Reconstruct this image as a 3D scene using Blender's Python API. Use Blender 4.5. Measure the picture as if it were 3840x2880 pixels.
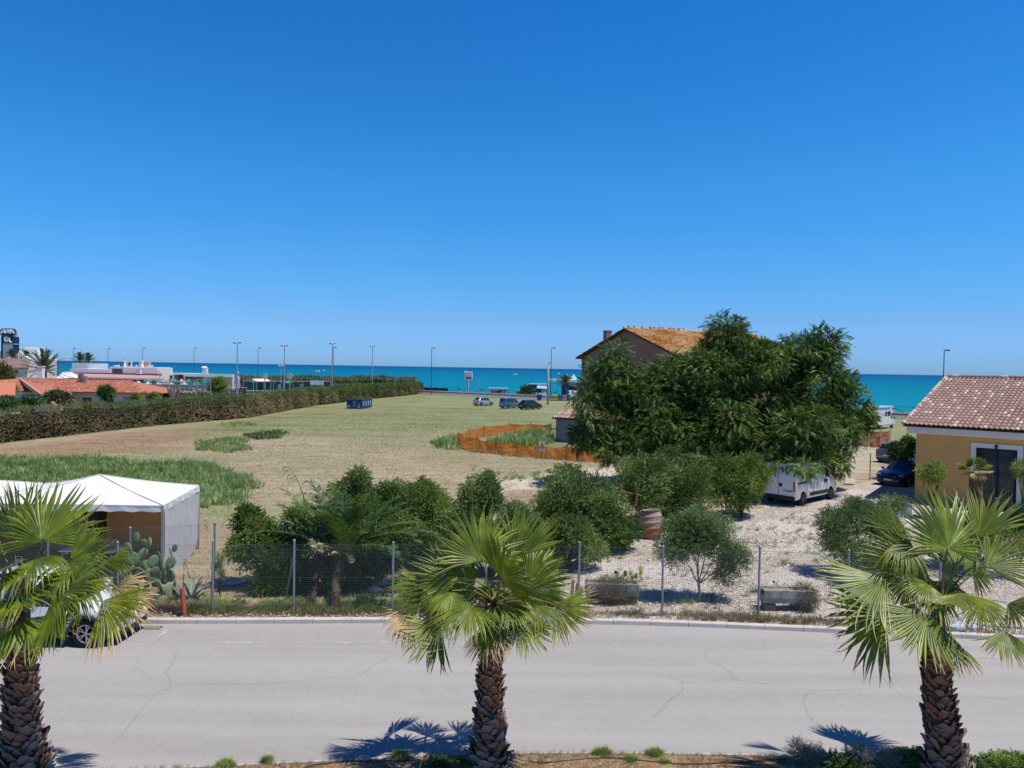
import bpy, math, random
import numpy as np
from mathutils import Vector, Matrix, Euler

for o in list(bpy.data.objects): bpy.data.objects.remove(o)
SC = bpy.context.scene
COL = SC.collection
R = math.radians
rng = np.random.default_rng(7)
random.seed(7)

# ------------------------------------------------------------ camera
FPX, CAM_H, PITCH, ROLL = 2850.0, 7.0, 1.2, 0.95
cam_d = bpy.data.cameras.new('camera'); cam = bpy.data.objects.new('camera', cam_d); COL.objects.link(cam)
cam_d.sensor_width = 36; cam_d.lens = FPX/3840*36; cam_d.clip_end = 200000; cam_d.clip_start = 0.1
CM = Matrix.Rotation(R(90-PITCH), 3, 'X') @ Matrix.Rotation(R(ROLL), 3, 'Z')
cam.location = (0, 0, CAM_H); cam.rotation_euler = CM.to_euler()
SC.camera = cam
# ------------------------------------------------------------ sky and sun
SUN_EL, SUN_AZ = 67.0, 112.0            # azimuth clockwise from +Y
w = bpy.data.worlds.new('World'); SC.world = w; w.use_nodes = True
nt = w.node_tree; nt.nodes.clear()
sky = nt.nodes.new('ShaderNodeTexSky'); sky.sky_type = 'NISHITA'; sky.sun_disc = False
sky.sun_elevation = R(SUN_EL); sky.sun_rotation = R(SUN_AZ)
sky.air_density = 1.0; sky.dust_density = 0.25; sky.ozone_density = 4.0; sky.altitude = 0
gm = nt.nodes.new('ShaderNodeGamma'); gm.inputs[1].default_value = 1.25
hs = nt.nodes.new('ShaderNodeHueSaturation'); hs.inputs['Saturation'].default_value = 1.12; hs.inputs['Hue'].default_value = 0.505
bg = nt.nodes.new('ShaderNodeBackground'); bg.inputs[1].default_value = 0.094
wo = nt.nodes.new('ShaderNodeOutputWorld')
nt.links.new(sky.outputs[0], gm.inputs[0]); nt.links.new(gm.outputs[0], hs.inputs['Color'])
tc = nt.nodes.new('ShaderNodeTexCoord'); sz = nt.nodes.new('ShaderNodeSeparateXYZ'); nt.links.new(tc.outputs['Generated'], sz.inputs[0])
tr_ = nt.nodes.new('ShaderNodeValToRGB'); nt.links.new(sz.outputs[2], tr_.inputs[0]); el_ = tr_.color_ramp.elements   # sky tint: no yellow horizon haze, darkened above the view to deepen shadows
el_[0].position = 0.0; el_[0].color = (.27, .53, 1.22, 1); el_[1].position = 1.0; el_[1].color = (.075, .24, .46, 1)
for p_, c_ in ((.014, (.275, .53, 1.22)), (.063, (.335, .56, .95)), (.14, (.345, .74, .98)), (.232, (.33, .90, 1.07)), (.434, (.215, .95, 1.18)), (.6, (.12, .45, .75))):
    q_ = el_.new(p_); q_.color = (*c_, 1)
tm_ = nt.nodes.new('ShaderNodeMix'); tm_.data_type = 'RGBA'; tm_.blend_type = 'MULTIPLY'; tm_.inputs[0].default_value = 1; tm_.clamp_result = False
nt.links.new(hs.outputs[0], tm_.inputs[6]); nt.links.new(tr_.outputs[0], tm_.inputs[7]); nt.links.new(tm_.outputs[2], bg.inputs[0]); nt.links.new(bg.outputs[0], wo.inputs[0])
sl = bpy.data.lights.new('sun', 'SUN'); sl.energy = 4.5; sl.angle = R(0.5); sl.color = (1.0, 0.95, 0.88)
so = bpy.data.objects.new('sun', sl); COL.objects.link(so); so.location = (30, 0, 60)
az, el = R(SUN_AZ), R(SUN_EL)
SDIR = Vector((math.sin(az)*math.cos(el), math.cos(az)*math.cos(el), math.sin(el)))
so.rotation_euler = SDIR.to_track_quat('Z', 'Y').to_euler()
SC.view_settings.view_transform = 'Standard'; SC.view_settings.look = 'None'
SC.view_settings.exposure = 0.0; SC.view_settings.gamma = 1.0
try:
    SC.cycles.transparent_max_bounces = 16; SC.cycles.max_bounces = 6
except Exception: pass

# ------------------------------------------------------------ helpers
def ray(px, py):
    return CM @ Vector(((px-1920)/FPX, (1440-py)/FPX, -1.0))
def G(px, py, z=0.0):                      # photo pixel -> point at height z
    d = ray(px, py); t = (z-CAM_H)/d.z
    return Vector((d.x*t, d.y*t, z))
def D(px, py, y):                          # photo pixel -> point at depth y
    d = ray(px, py); t = y/d.y
    return Vector((d.x*t, y, CAM_H+d.z*t))
def mpp(y): return y/FPX                   # metres per photo pixel
def V3(*a): return Vector(a)

def root_mat(p):
    m = Matrix.Identity(4)
    while p is not None:
        m = p.matrix_basis @ m; p = p.parent
    return m
def tag(o, label=None, cat=None, group=None, kind=None):
    if label: o['label'] = label
    if cat: o['category'] = cat
    if group: o['group'] = group
    if kind: o['kind'] = kind
    return o
def thing(name, label, cat, loc=(0, 0, 0), rz=0.0, group=None):
    o = bpy.data.objects.new(name, None); COL.objects.link(o)
    o.empty_display_size = 0.3; o.location = loc; o.rotation_euler = (0, 0, rz)
    return tag(o, label, cat, group)
def npmesh(name, V, F, mat, parent=None, world=False, tone=None, smooth=False, attrs=None):
    V = np.asarray(V, dtype=np.float32).reshape(-1, 3); me = bpy.data.meshes.new(name)
    if parent is not None and world:
        m = np.array(root_mat(parent).inverted(), dtype=np.float32)
        V = V @ m[:3, :3].T + m[:3, 3]
    if isinstance(F, np.ndarray):
        k = F.shape[1]; n = F.shape[0]
        me.vertices.add(len(V)); me.vertices.foreach_set('co', V.ravel())
        me.loops.add(n*k); me.loops.foreach_set('vertex_index', F.astype(np.int32).ravel())
        me.polygons.add(n); me.polygons.foreach_set('loop_start', np.arange(0, n*k, k, dtype=np.int32))
        me.polygons.foreach_set('loop_total', np.full(n, k, dtype=np.int32))
        me.update(calc_edges=True)
    else:
        me.from_pydata([tuple(float(c) for c in v) for v in V], [], F); me.update()
    if tone is not None:
        a = me.attributes.new('tone', 'FLOAT', 'POINT'); a.data.foreach_set('value', np.asarray(tone, dtype=np.float32))
    for nm, val in (attrs or {}).items():
        a = me.attributes.new(nm, 'FLOAT', 'POINT'); a.data.foreach_set('value', np.asarray(val, dtype=np.float32))
    if smooth: me.polygons.foreach_set('use_smooth', np.ones(len(me.polygons), dtype=bool))
    if mat is not None: me.materials.append(mat)
    o = bpy.data.objects.new(name, me); COL.objects.link(o)
    if parent is not None: o.parent = parent
    return o

class MB:
    """collects shapes, builds one mesh"""
    def __init__(s): s.v = []; s.f = []; s.t = []
    def add(s, V, F, tone=0.5):
        n = len(s.v); s.v += [tuple(p) for p in V]; s.f += [tuple(i+n for i in f) for f in F]
        s.t += list(tone) if hasattr(tone, '__len__') else [tone]*len(V)
        return s
    def box(s, c, size, rz=0.0, tone=0.5, rx=0.0, ry=0.0):
        hx, hy, hz = size[0]/2, size[1]/2, size[2]/2
        m = Euler((rx, ry, rz)).to_matrix(); c = Vector(c)
        P = [c + m @ Vector((x*hx, y*hy, z*hz)) for x in (-1, 1) for y in (-1, 1) for z in (-1, 1)]
        return s.add(P, [(0, 1, 3, 2), (4, 6, 7, 5), (0, 4, 5, 1), (2, 3, 7, 6), (0, 2, 6, 4), (1, 5, 7, 3)], tone)
    def beam(s, p0, p1, w, h=None, tone=0.5):          # box section bar between points
        p0, p1 = Vector(p0), Vector(p1); h = h or w
        d = (p1-p0).normalized(); up = Vector((0, 0, 1)) if abs(d.z) < .95 else Vector((0, 1, 0))
        a = d.cross(up).normalized()*w/2; b = a.cross(d).normalized()*h/2
        P = [p+x for p in (p0, p1) for x in (-a-b, a-b, a+b, -a+b)]
        return s.add(P, [(0, 1, 2, 3)[::-1], (4, 5, 6, 7), (0, 1, 5, 4), (1, 2, 6, 5), (2, 3, 7, 6), (3, 0, 4, 7)], tone)
    def tube(s, pts, rad, n=8, cap=True, tone=0.5):
        pts = [Vector(p) for p in pts]; rr = rad if hasattr(rad, '__len__') else [rad]*len(pts)
        P = []; a = None
        for i, p in enumerate(pts):
            d = (pts[min(i+1, len(pts)-1)]-pts[max(i-1, 0)]).normalized()
            if a is None:
                up = Vector((0, 0, 1)) if abs(d.z) < .9 else Vector((1, 0, 0)); a = d.cross(up).normalized()
            a = (a-d*a.dot(d)).normalized(); b = d.cross(a)
            P += [p+(a*math.cos(6.28318*k/n)+b*math.sin(6.28318*k/n))*rr[i] for k in range(n)]
        F = [(i*n+k, i*n+(k+1) % n, (i+1)*n+(k+1) % n, (i+1)*n+k) for i in range(len(pts)-1) for k in range(n)]
        if cap: F += [tuple(range(n))[::-1], tuple(range((len(pts)-1)*n, len(pts)*n))]
        return s.add(P, F, tone)
    def lathe(s, prof, c=(0, 0, 0), n=20, axis='z', tone=0.5):   # prof [(r,h)]
        P = []
        for r, h in prof:
            for k in range(n):
                a = 6.28318*k/n; q = (r*math.cos(a), r*math.sin(a), h)
                if axis == 'y': q = (q[0], q[2], q[1])
                if axis == 'x': q = (q[2], q[0], q[1])
                P.append((q[0]+c[0], q[1]+c[1], q[2]+c[2]))
        F = [(i*n+k, i*n+(k+1) % n, (i+1)*n+(k+1) % n, (i+1)*n+k) for i in range(len(prof)-1) for k in range(n)]
        return s.add(P, F, tone)
    def poly(s, pts, tone=0.5): return s.add(pts, [tuple(range(len(pts)))], tone)
    def prism(s, pts, d, tone=0.5):                    # polygon extruded by vector d
        n = len(pts); d = Vector(d); P = [Vector(p) for p in pts]; P += [p+d for p in P]
        F = [tuple(range(n))[::-1], tuple(range(n, 2*n))]+[(i, (i+1) % n, n+(i+1) % n, n+i) for i in range(n)]
        return s.add(P, F, tone)
    def ball(s, c, r, n=8, m=6, tone=0.5):
        r = r if hasattr(r, '__len__') else (r, r, r)
        P = []
        for i in range(m+1):
            t = math.pi*i/m
            for k in range(n):
                a = 6.28318*k/n; P.append((c[0]+r[0]*math.sin(t)*math.cos(a), c[1]+r[1]*math.sin(t)*math.sin(a), c[2]+r[2]*math.cos(t)))
        return s.add(P, [(i*n+k, (i+1)*n+k, (i+1)*n+(k+1) % n, i*n+(k+1) % n) for i in range(m) for k in range(n)], tone)
    def build(s, name, mat, parent=None, world=False, smooth=False, bevel=0.0):
        o = npmesh(name, s.v, s.f, mat, parent, world, s.t, smooth)
        if bevel:
            b = o.modifiers.new('bevel', 'BEVEL'); b.width = bevel; b.segments = 2; b.limit_method = 'ANGLE'; b.angle_limit = R(40)
        return o
def merged(s_obj): return s_obj

# ---- materials
def _nt(name):
    m = bpy.data.materials.new(name); m.use_nodes = True; n = m.node_tree; n.nodes.clear()
    o = n.nodes.new('ShaderNodeOutputMaterial'); return m, n, o
def _mixc(n, fac, a, b, bt='MIX'):
    x = n.nodes.new('ShaderNodeMix'); x.data_type = 'RGBA'; x.blend_type = bt
    if hasattr(fac, 'links') or hasattr(fac, 'node'): n.links.new(fac, x.inputs[0])
    else: x.inputs[0].default_value = fac
    for i, c in ((6, a), (7, b)):
        if hasattr(c, 'node'): n.links.new(c, x.inputs[i])
        else: x.inputs[i].default_value = (*c[:3], 1)
    return x.outputs[2]
def _math(n, op, a, b=0.0, c=None, clamp=False):
    x = n.nodes.new('ShaderNodeMath'); x.operation = op; x.use_clamp = clamp
    for i, v in enumerate((a, b) if c is None else (a, b, c)):
        if hasattr(v, 'node'): n.links.new(v, x.inputs[i])
        else: x.inputs[i].default_value = v
    return x.outputs[0]
def _pos(n, scale=(1, 1, 1), obj=False):
    if obj:
        g = n.nodes.new('ShaderNodeTexCoord'); out = g.outputs['Object']
    else:
        g = n.nodes.new('ShaderNodeNewGeometry'); out = g.outputs['Position']
    if scale == (1, 1, 1): return out
    mp = n.nodes.new('ShaderNodeMapping'); mp.inputs['Scale'].default_value = scale
    n.links.new(out, mp.inputs[0]); return mp.outputs[0]
def _noise(n, vec, scale, detail=4, rough=0.6):
    t = n.nodes.new('ShaderNodeTexNoise'); n.links.new(vec, t.inputs['Vector'])
    t.inputs['Scale'].default_value = scale; t.inputs['Detail'].default_value = detail; t.inputs['Roughness'].default_value = rough
    return t.outputs['Fac']
def _ramp(n, fac, stops):
    r = n.nodes.new('ShaderNodeValToRGB'); n.links.new(fac, r.inputs[0]); e = r.color_ramp.elements
    while len(e) > 1: e.remove(e[0])
    e[0].position = stops[0][0]; e[0].color = (*stops[0][1], 1)
    for p, c in stops[1:]:
        q = e.new(p); q.color = (*c, 1)
    return r.outputs[0]
def _mr(n, v, a, b, c=0.0, d=1.0):
    m = n.nodes.new('ShaderNodeMapRange'); m.clamp = True
    if hasattr(v, 'node'): n.links.new(v, m.inputs[0])
    for i, x in enumerate((a, b, c, d)): m.inputs[i+1].default_value = x
    return m.outputs[0]
def _attr(n, nm):
    a = n.nodes.new('ShaderNodeAttribute'); a.attribute_name = nm; return a.outputs['Fac']
def _prin(n, o, col, rough=.7, spec=.3, metal=0.0):
    p = n.nodes.new('ShaderNodeBsdfPrincipled')
    if hasattr(col, 'node'): n.links.new(col, p.inputs['Base Color'])
    else: p.inputs['Base Color'].default_value = (*col, 1)
    p.inputs['Roughness'].default_value = rough; p.inputs['Specular IOR Level'].default_value = spec; p.inputs['Metallic'].default_value = metal
    n.links.new(p.outputs[0], o.inputs[0]); return p
def _bump(n, p, h, strength=.3, dist=.02):
    b = n.nodes.new('ShaderNodeBump'); b.inputs['Strength'].default_value = strength; b.inputs['Distance'].default_value = dist
    n.links.new(h, b.inputs['Height']); n.links.new(b.outputs[0], p.inputs['Normal'])
_mc = {}
def mat(name, c1, c2=None, scale=3.0, rough=.7, spec=.3, metal=0.0, bump=0.0, bscale=30.0, c3=None, stretch=(1, 1, 1), coat=0.0, tone=None):
    """procedural paint / plaster / stone: two or three tones broken up by noise, optional bump"""
    if name in _mc: return _mc[name]
    m, n, o = _nt(name); c2 = c2 or tuple(x*.82 for x in c1)
    pv = _pos(n, stretch); f = _noise(n, pv, scale, 6, .65); f2 = _mr(n, f, .35, .65)
    col = _mixc(n, f2, c1, c2)
    if c3:
        g = _mr(n, _noise(n, pv, scale*4.3, 5, .7), .55, .68); col = _mixc(n, g, col, c3)
    if tone: col = _mixc(n, _attr(n, 'tone'), col, tone)
    p = _prin(n, o, col, rough, spec, metal); p.inputs['Coat Weight'].default_value = coat; p.inputs['Coat Roughness'].default_value = .05
    if bump: _bump(n, p, _noise(n, pv, bscale, 5, .7), bump, .02)
    _mc[name] = m; return m
def leafmat(name, c1, c2, trans=.3, dry=None, rough=.5, spec=.35, nscale=.7):
    if name in _mc: return _mc[name]
    m, n, o = _nt(name); t = _attr(n, 'tone')
    col = _mixc(n, t, c1, c2)
    col = _mixc(n, _mr(n, _noise(n, _pos(n), nscale, 3), .35, .65), col, tuple(x*.75 for x in c1))
    if dry is not None: col = _mixc(n, _attr(n, 'dry'), col, dry)
    p = _prin(n, o, col, rough, spec)
    tr = n.nodes.new('ShaderNodeBsdfTranslucent'); tc = _mixc(n, 1.0, col, (1.0, 1.0, .55), 'MULTIPLY')
    n.links.new(tc, tr.inputs[0])
    mx = n.nodes.new('ShaderNodeMixShader'); mx.inputs[0].default_value = trans
    n.links.new(p.outputs[0], mx.inputs[1]); n.links.new(tr.outputs[0], mx.inputs[2]); n.links.new(mx.outputs[0], o.inputs[0])
    _mc[name] = m; return m
def glassmat(name='window_glass', col=(.02, .03, .035), rough=.06):
    if name in _mc: return _mc[name]
    m, n, o = _nt(name); p = _prin(n, o, col, rough, .8); _mc[name] = m; return m
def netmat(name, col, cell=.06, wire=.35, base=.25, world_h=True):
    """woven net or shade cloth: threads cover part of each cell, the rest is open"""
    if name in _mc: return _mc[name]
    m, n, o = _nt(name); pv = _pos(n); sp = n.nodes.new('ShaderNodeSeparateXYZ'); n.links.new(pv, sp.inputs[0])
    u = _math(n, 'ADD', sp.outputs[0], sp.outputs[1])
    a = _math(n, 'LESS_THAN', _math(n, 'FRACT', _math(n, 'DIVIDE', u, cell)), wire)
    b = _math(n, 'LESS_THAN', _math(n, 'FRACT', _math(n, 'DIVIDE', sp.outputs[2], cell)), wire)
    f = _math(n, 'MAXIMUM', a, b)
    thick = _mr(n, _noise(n, _pos(n, (.5, .5, 6)), 1.2, 3), .35, .7, base, min(1, base+.5)); f = _math(n, 'MAXIMUM', f, thick)
    tr = n.nodes.new('ShaderNodeBsdfTransparent')
    df = n.nodes.new('ShaderNodeBsdfDiffuse'); c = _mixc(n, _mr(n, _noise(n, _pos(n, (1, 1, 5)), .9, 3), .3, .7), col, tuple(x*.55 for x in col))
    n.links.new(c, df.inputs[0]); tl = n.nodes.new('ShaderNodeBsdfTranslucent'); n.links.new(c, tl.inputs[0])
    ad = n.nodes.new('ShaderNodeMixShader'); ad.inputs[0].default_value = .45; n.links.new(df.outputs[0], ad.inputs[1]); n.links.new(tl.outputs[0], ad.inputs[2])
    mx = n.nodes.new('ShaderNodeMixShader'); n.links.new(f, mx.inputs[0]); n.links.new(tr.outputs[0], mx.inputs[1]); n.links.new(ad.outputs[0], mx.inputs[2])
    n.links.new(mx.outputs[0], o.inputs[0]); _mc[name] = m; return m

def text_mesh(name, body, size, loc, rot, matl, parent=None, world=False, extrude=.004, shear=0.0, width=None):
    cu = bpy.data.curves.new(name, 'FONT'); cu.body = body; cu.size = size; cu.extrude = extrude; cu.align_x = 'CENTER'; cu.align_y = 'CENTER'; cu.shear = shear
    t = bpy.data.objects.new(name, cu); COL.objects.link(t)
    dg = bpy.context.evaluated_depsgraph_get(); dg.update()
    me = bpy.data.meshes.new_from_object(t.evaluated_get(dg)); bpy.data.objects.remove(t)
    V = np.array([v.co[:] for v in me.vertices]); F = [tuple(p.vertices) for p in me.polygons]
    if width and len(V): V[:, 0] *= width/max(1e-6, (V[:, 0].max()-V[:, 0].min()))
    m = np.array(Euler(rot).to_matrix()); V = V @ m.T + np.array(loc)
    return npmesh(name, V, F, matl, parent, world)

# ---- scattering of templates (leaves, twigs, stones) into one mesh
def norm(a): return a/np.maximum(1e-9, np.linalg.norm(a, axis=-1, keepdims=True))
def scatter(T, TF, pos, fwd, up, scale, tone=None, ttone=None):
    n = len(pos); k = len(T); x = norm(fwd); y = norm(np.cross(up, x)+1e-6); z = np.cross(x, y)
    sc = np.asarray(scale).reshape(-1, 1, 1) if hasattr(scale, '__len__') else scale
    V = pos[:, None, :]+sc*(T[None, :, 0:1]*x[:, None, :]+T[None, :, 1:2]*y[:, None, :]+T[None, :, 2:3]*z[:, None, :])
    F = (TF[None]+(np.arange(n)*k)[:, None, None]).reshape(-1, TF.shape[1])
    tn = None
    if tone is not None:
        tn = np.repeat(tone, k)
        if ttone is not None: tn = np.clip(tn+np.tile(ttone, n), 0, 1)
    return V.reshape(-1, 3), F, tn
def rdir(n): return norm(rng.normal(size=(n, 3)))
def leafquad(p, d, s, L, W, fold=.15):
    """diamond leaf: base, side, tip, side"""
    p, d, s = map(np.array, (p, d, s)); nn = np.cross(d, s)
    return [p, p+d*L*.45+s*W/2+nn*fold*W, p+d*L, p+d*L*.45-s*W/2+nn*fold*W]
def twig_template(nl=9, L=.3, leaf=.07, wid=.03, seed=1):
    r = np.random.default_rng(seed); V = []; F = []
    for i in range(nl):
        t = (i+.5)/nl; p = np.array([t*L, 0, .04*math.sin(t*3)]); a = r.uniform(0, 6.28); e = r.uniform(.4, 1.0)
        d = np.array([math.cos(e), math.sin(e)*math.cos(a), math.sin(e)*math.sin(a)]); s = norm(np.cross(d, r.normal(size=3)))
        F.append([len(V)+j for j in range(4)]); V += leafquad(p, d, s, leaf*r.uniform(.7, 1.2), wid*r.uniform(.8, 1.2))
    return np.array(V), np.array(F)
def compound_template(pairs=8, L=1.0, leaf=.26, wid=.085):
    """drooping pinnate leaf of a tree of heaven"""
    V = []; F = []
    def ax(t): return np.array([t*L*.92, 0, .1*math.sin(t*2.2)-.42*t*t*L])
    for i in range(pairs):
        t = .16+.8*(i+.5)/pairs; p = ax(t); d0 = norm(ax(t+.03)-ax(t-.03))
        for sg in (-1, 1):
            d = norm(d0*.45+np.array([0, sg*.85, -.28])); s = norm(np.cross(d, np.array([0, 0, 1.])))
            F.append([len(V)+j for j in range(4)]); V += leafquad(p, d, s, leaf*(1-.35*abs(t-.45)), wid)
    p = ax(.97); F.append([len(V)+j for j in range(4)]); V += leafquad(p, norm(ax(1)-ax(.9)), np.array([0, 1., 0]), leaf*.8, wid)
    return np.array(V), np.array(F)
def blob_points(blobs, n, shell=.55):
    """points in a union of ellipsoids, most of them near the skin"""
    vol = np.array([b[3]*b[4]*b[5] for b in blobs])**(2/3); cnt = rng.multinomial(n, vol/vol.sum()); P = []; N = []; I = []
    for i, (b, c) in enumerate(zip(blobs, cnt)):
        d = rdir(c); r = shell+(1-shell)*rng.random(c)**.6; r = r*(1+.10*np.sin(d[:, 0]*7+i)*np.sin(d[:, 2]*6+2*i)+.08*np.sin(d[:, 1]*11+d[:, 2]*9))
        P.append(np.array(b[:3])+d*r[:, None]*np.array(b[3:6])); N.append(d); I += [i]*c
    return np.concatenate(P), np.concatenate(N), np.array(I)
# ============================================================ TERRAIN
CX = [-2500, -800, -171, -151, -129, -104, -77, -48.6, -20, 12, 40, 62, 100, 200, 600, 2500]
CY = [1700, 680, 297, 285, 266, 249, 232, 210, 190.5, 166.5, 140, 119.5, 92, 25, -200, -1300]
def coast(x): return np.interp(x, CX, CY)
def gz(x, y):
    t = y-coast(x); s = np.clip((t-9)/26, 0, 1)
    return -3.2*s*s*(3-2*s)
def inpoly(X, Y, P):
    c = np.zeros(X.shape, bool); j = len(P)-1
    for i in range(len(P)):
        xi, yi, xj, yj = *P[i], *P[j]
        k = ((yi > Y) != (yj > Y)) & (X < (xj-xi)*(Y-yi)/(yj-yi+1e-12)+xi); c ^= k; j = i
    return c
def polydist(X, Y, P):
    d = np.full(X.shape, 1e9)
    for i in range(len(P)):
        a = np.array(P[i]); b = np.array(P[(i+1) % len(P)]); ab = b-a
        t = np.clip(((X-a[0])*ab[0]+(Y-a[1])*ab[1])/(ab@ab+1e-9), 0, 1)
        d = np.minimum(d, np.hypot(X-a[0]-t*ab[0], Y-a[1]-t*ab[1]))
    return d
def wn(X, Y, s=1.0, seed=0):
    v = 0
    for k in range(1, 5):
        a = seed*1.7+k*2.1; v = v+np.sin((X*math.cos(a)+Y*math.sin(a))*s*k*1.3+a*3)*np.sin((-X*math.sin(a*1.3)+Y*math.cos(a*1.3))*s*k*1.1+a)/k
    return v*.5
def mask(X, Y, pix, soft=1.0, nz=.6, s=1.1, seed=0):
    P = [tuple(G(*p)[:2]) for p in pix]; ins = inpoly(X, Y, P); d = polydist(X, Y, P); sd = np.where(ins, d, -d)
    return np.clip(.5+(sd+nz*wn(X, Y, s, seed))/(2*soft), 0, 1)
GRAVEL = [(1930, 2316), (2040, 2130), (2330, 2035), (2600, 1965), (2760, 1935), (2860, 1900), (2790, 1830), (3040, 1842), (3190, 1822), (3280, 1800), (3330, 1760), (3840, 1760), (3840, 2400), (3100, 2352), (2400, 2326)]
XS = np.concatenate([[-2500, -1500, -900, -600, -420, -320, -260], np.arange(-220, -40, 4), np.arange(-40, 44, .5), np.arange(44, 220, 4), [240, 300, 420, 600, 900, 1500, 2500]])
TS = np.concatenate([[-60, -30, -10, 0, 6, 10], np.arange(11, 66, .5), np.arange(66, 150, 1.5)])
# rows follow the depth, the last rows follow the coast
nx = len(XS); rows = []
for t in TS: rows.append(np.full(nx, float(t)))
cst = coast(XS)
for k in np.concatenate([np.linspace(0, 1, 40)[1:]]): rows.append(150+(np.maximum(cst+9, 152)-150)*k)
for k in (3, 7, 12, 18, 26, 40): rows.append(np.maximum(cst+9, 152)+k)
YY = np.array(rows); XX = np.tile(XS, (len(rows), 1))
late = cst+9 < 152
for i in range(len(rows)):                    # right-hand side: the coast comes nearer than the field rows
    YY[i] = np.where(late, np.minimum(YY[i], np.maximum(cst+35, -58+i*.02)), YY[i])
ZZ = gz(XX, YY)+.03*wn(XX, YY, .35, 3)*(YY > 24)
PATH = [(1440, 1880), (1500, 1760), (1800, 1735), (2120, 1770), (2330, 1745), (2345, 1850), (2200, 1880), (1880, 1850), (1700, 1900)]
g_grav = mask(XX, YY, GRAVEL, .5, .45, 2.2, 1)
g_path = np.maximum(mask(XX, YY, [(1880, 1805), (2010, 1778), (2330, 1748), (2400, 1800), (2330, 1850), (1900, 1835)], 1.2, 1.0, 1.3, 2)*.95,
         mask(XX, YY, [(2860, 1830), (3040, 1700), (3200, 1640), (3420, 1640), (3420, 1760), (3100, 1850)], 2.5, 1.2, .8, 5)*.5)
g_green = np.clip(.28+.62*np.clip((YY-50)/45, 0, 1)+.55*wn(XX, YY, .075, 9)+.25*wn(XX, YY, .2, 12), 0, 1)
for P_, a in (([(380, 1700), (900, 1720), (1000, 1930), (740, 1990), (380, 1900)], .7), ([(1500, 1690), (2300, 1740), (2300, 1765), (1500, 1730)], .5), ([(1300, 1560), (2000, 1545), (1700, 1600), (1250, 1640), (1000, 1620)], .35), ([(760, 1890), (1180, 1890), (1180, 2060), (760, 2040)], .55)):
    g_green = np.maximum(g_green, a*mask(XX, YY, P_, 2.0, 2.0, .5, 4))
g_brown = np.clip(.3+mask(XX, YY, [(0, 1675), (640, 1605), (1100, 1550), (1330, 1510), (1600, 1482), (1600, 1500), (1350, 1535), (1000, 1600), (500, 1690), (0, 1730)], 2.0, 2.0, .4, 6)+.45*wn(XX, YY, .16, 2), 0, 1)
g_soil = np.clip(mask(XX, YY, [(-400, 2345), (-400, 2290), (500, 2262), (1100, 2262), (1500, 2262), (1960, 2262), (2200, 2290), (3000, 2322), (4200, 2392), (4200, 2420), (2000, 2330)], .35, .2, 3, 8), 0, 1)
ncol = nx; F = np.array([(i*ncol+j, i*ncol+j+1, (i+1)*ncol+j+1, (i+1)*ncol+j) for i in range(len(rows)-1) for j in range(ncol-1)])

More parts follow.
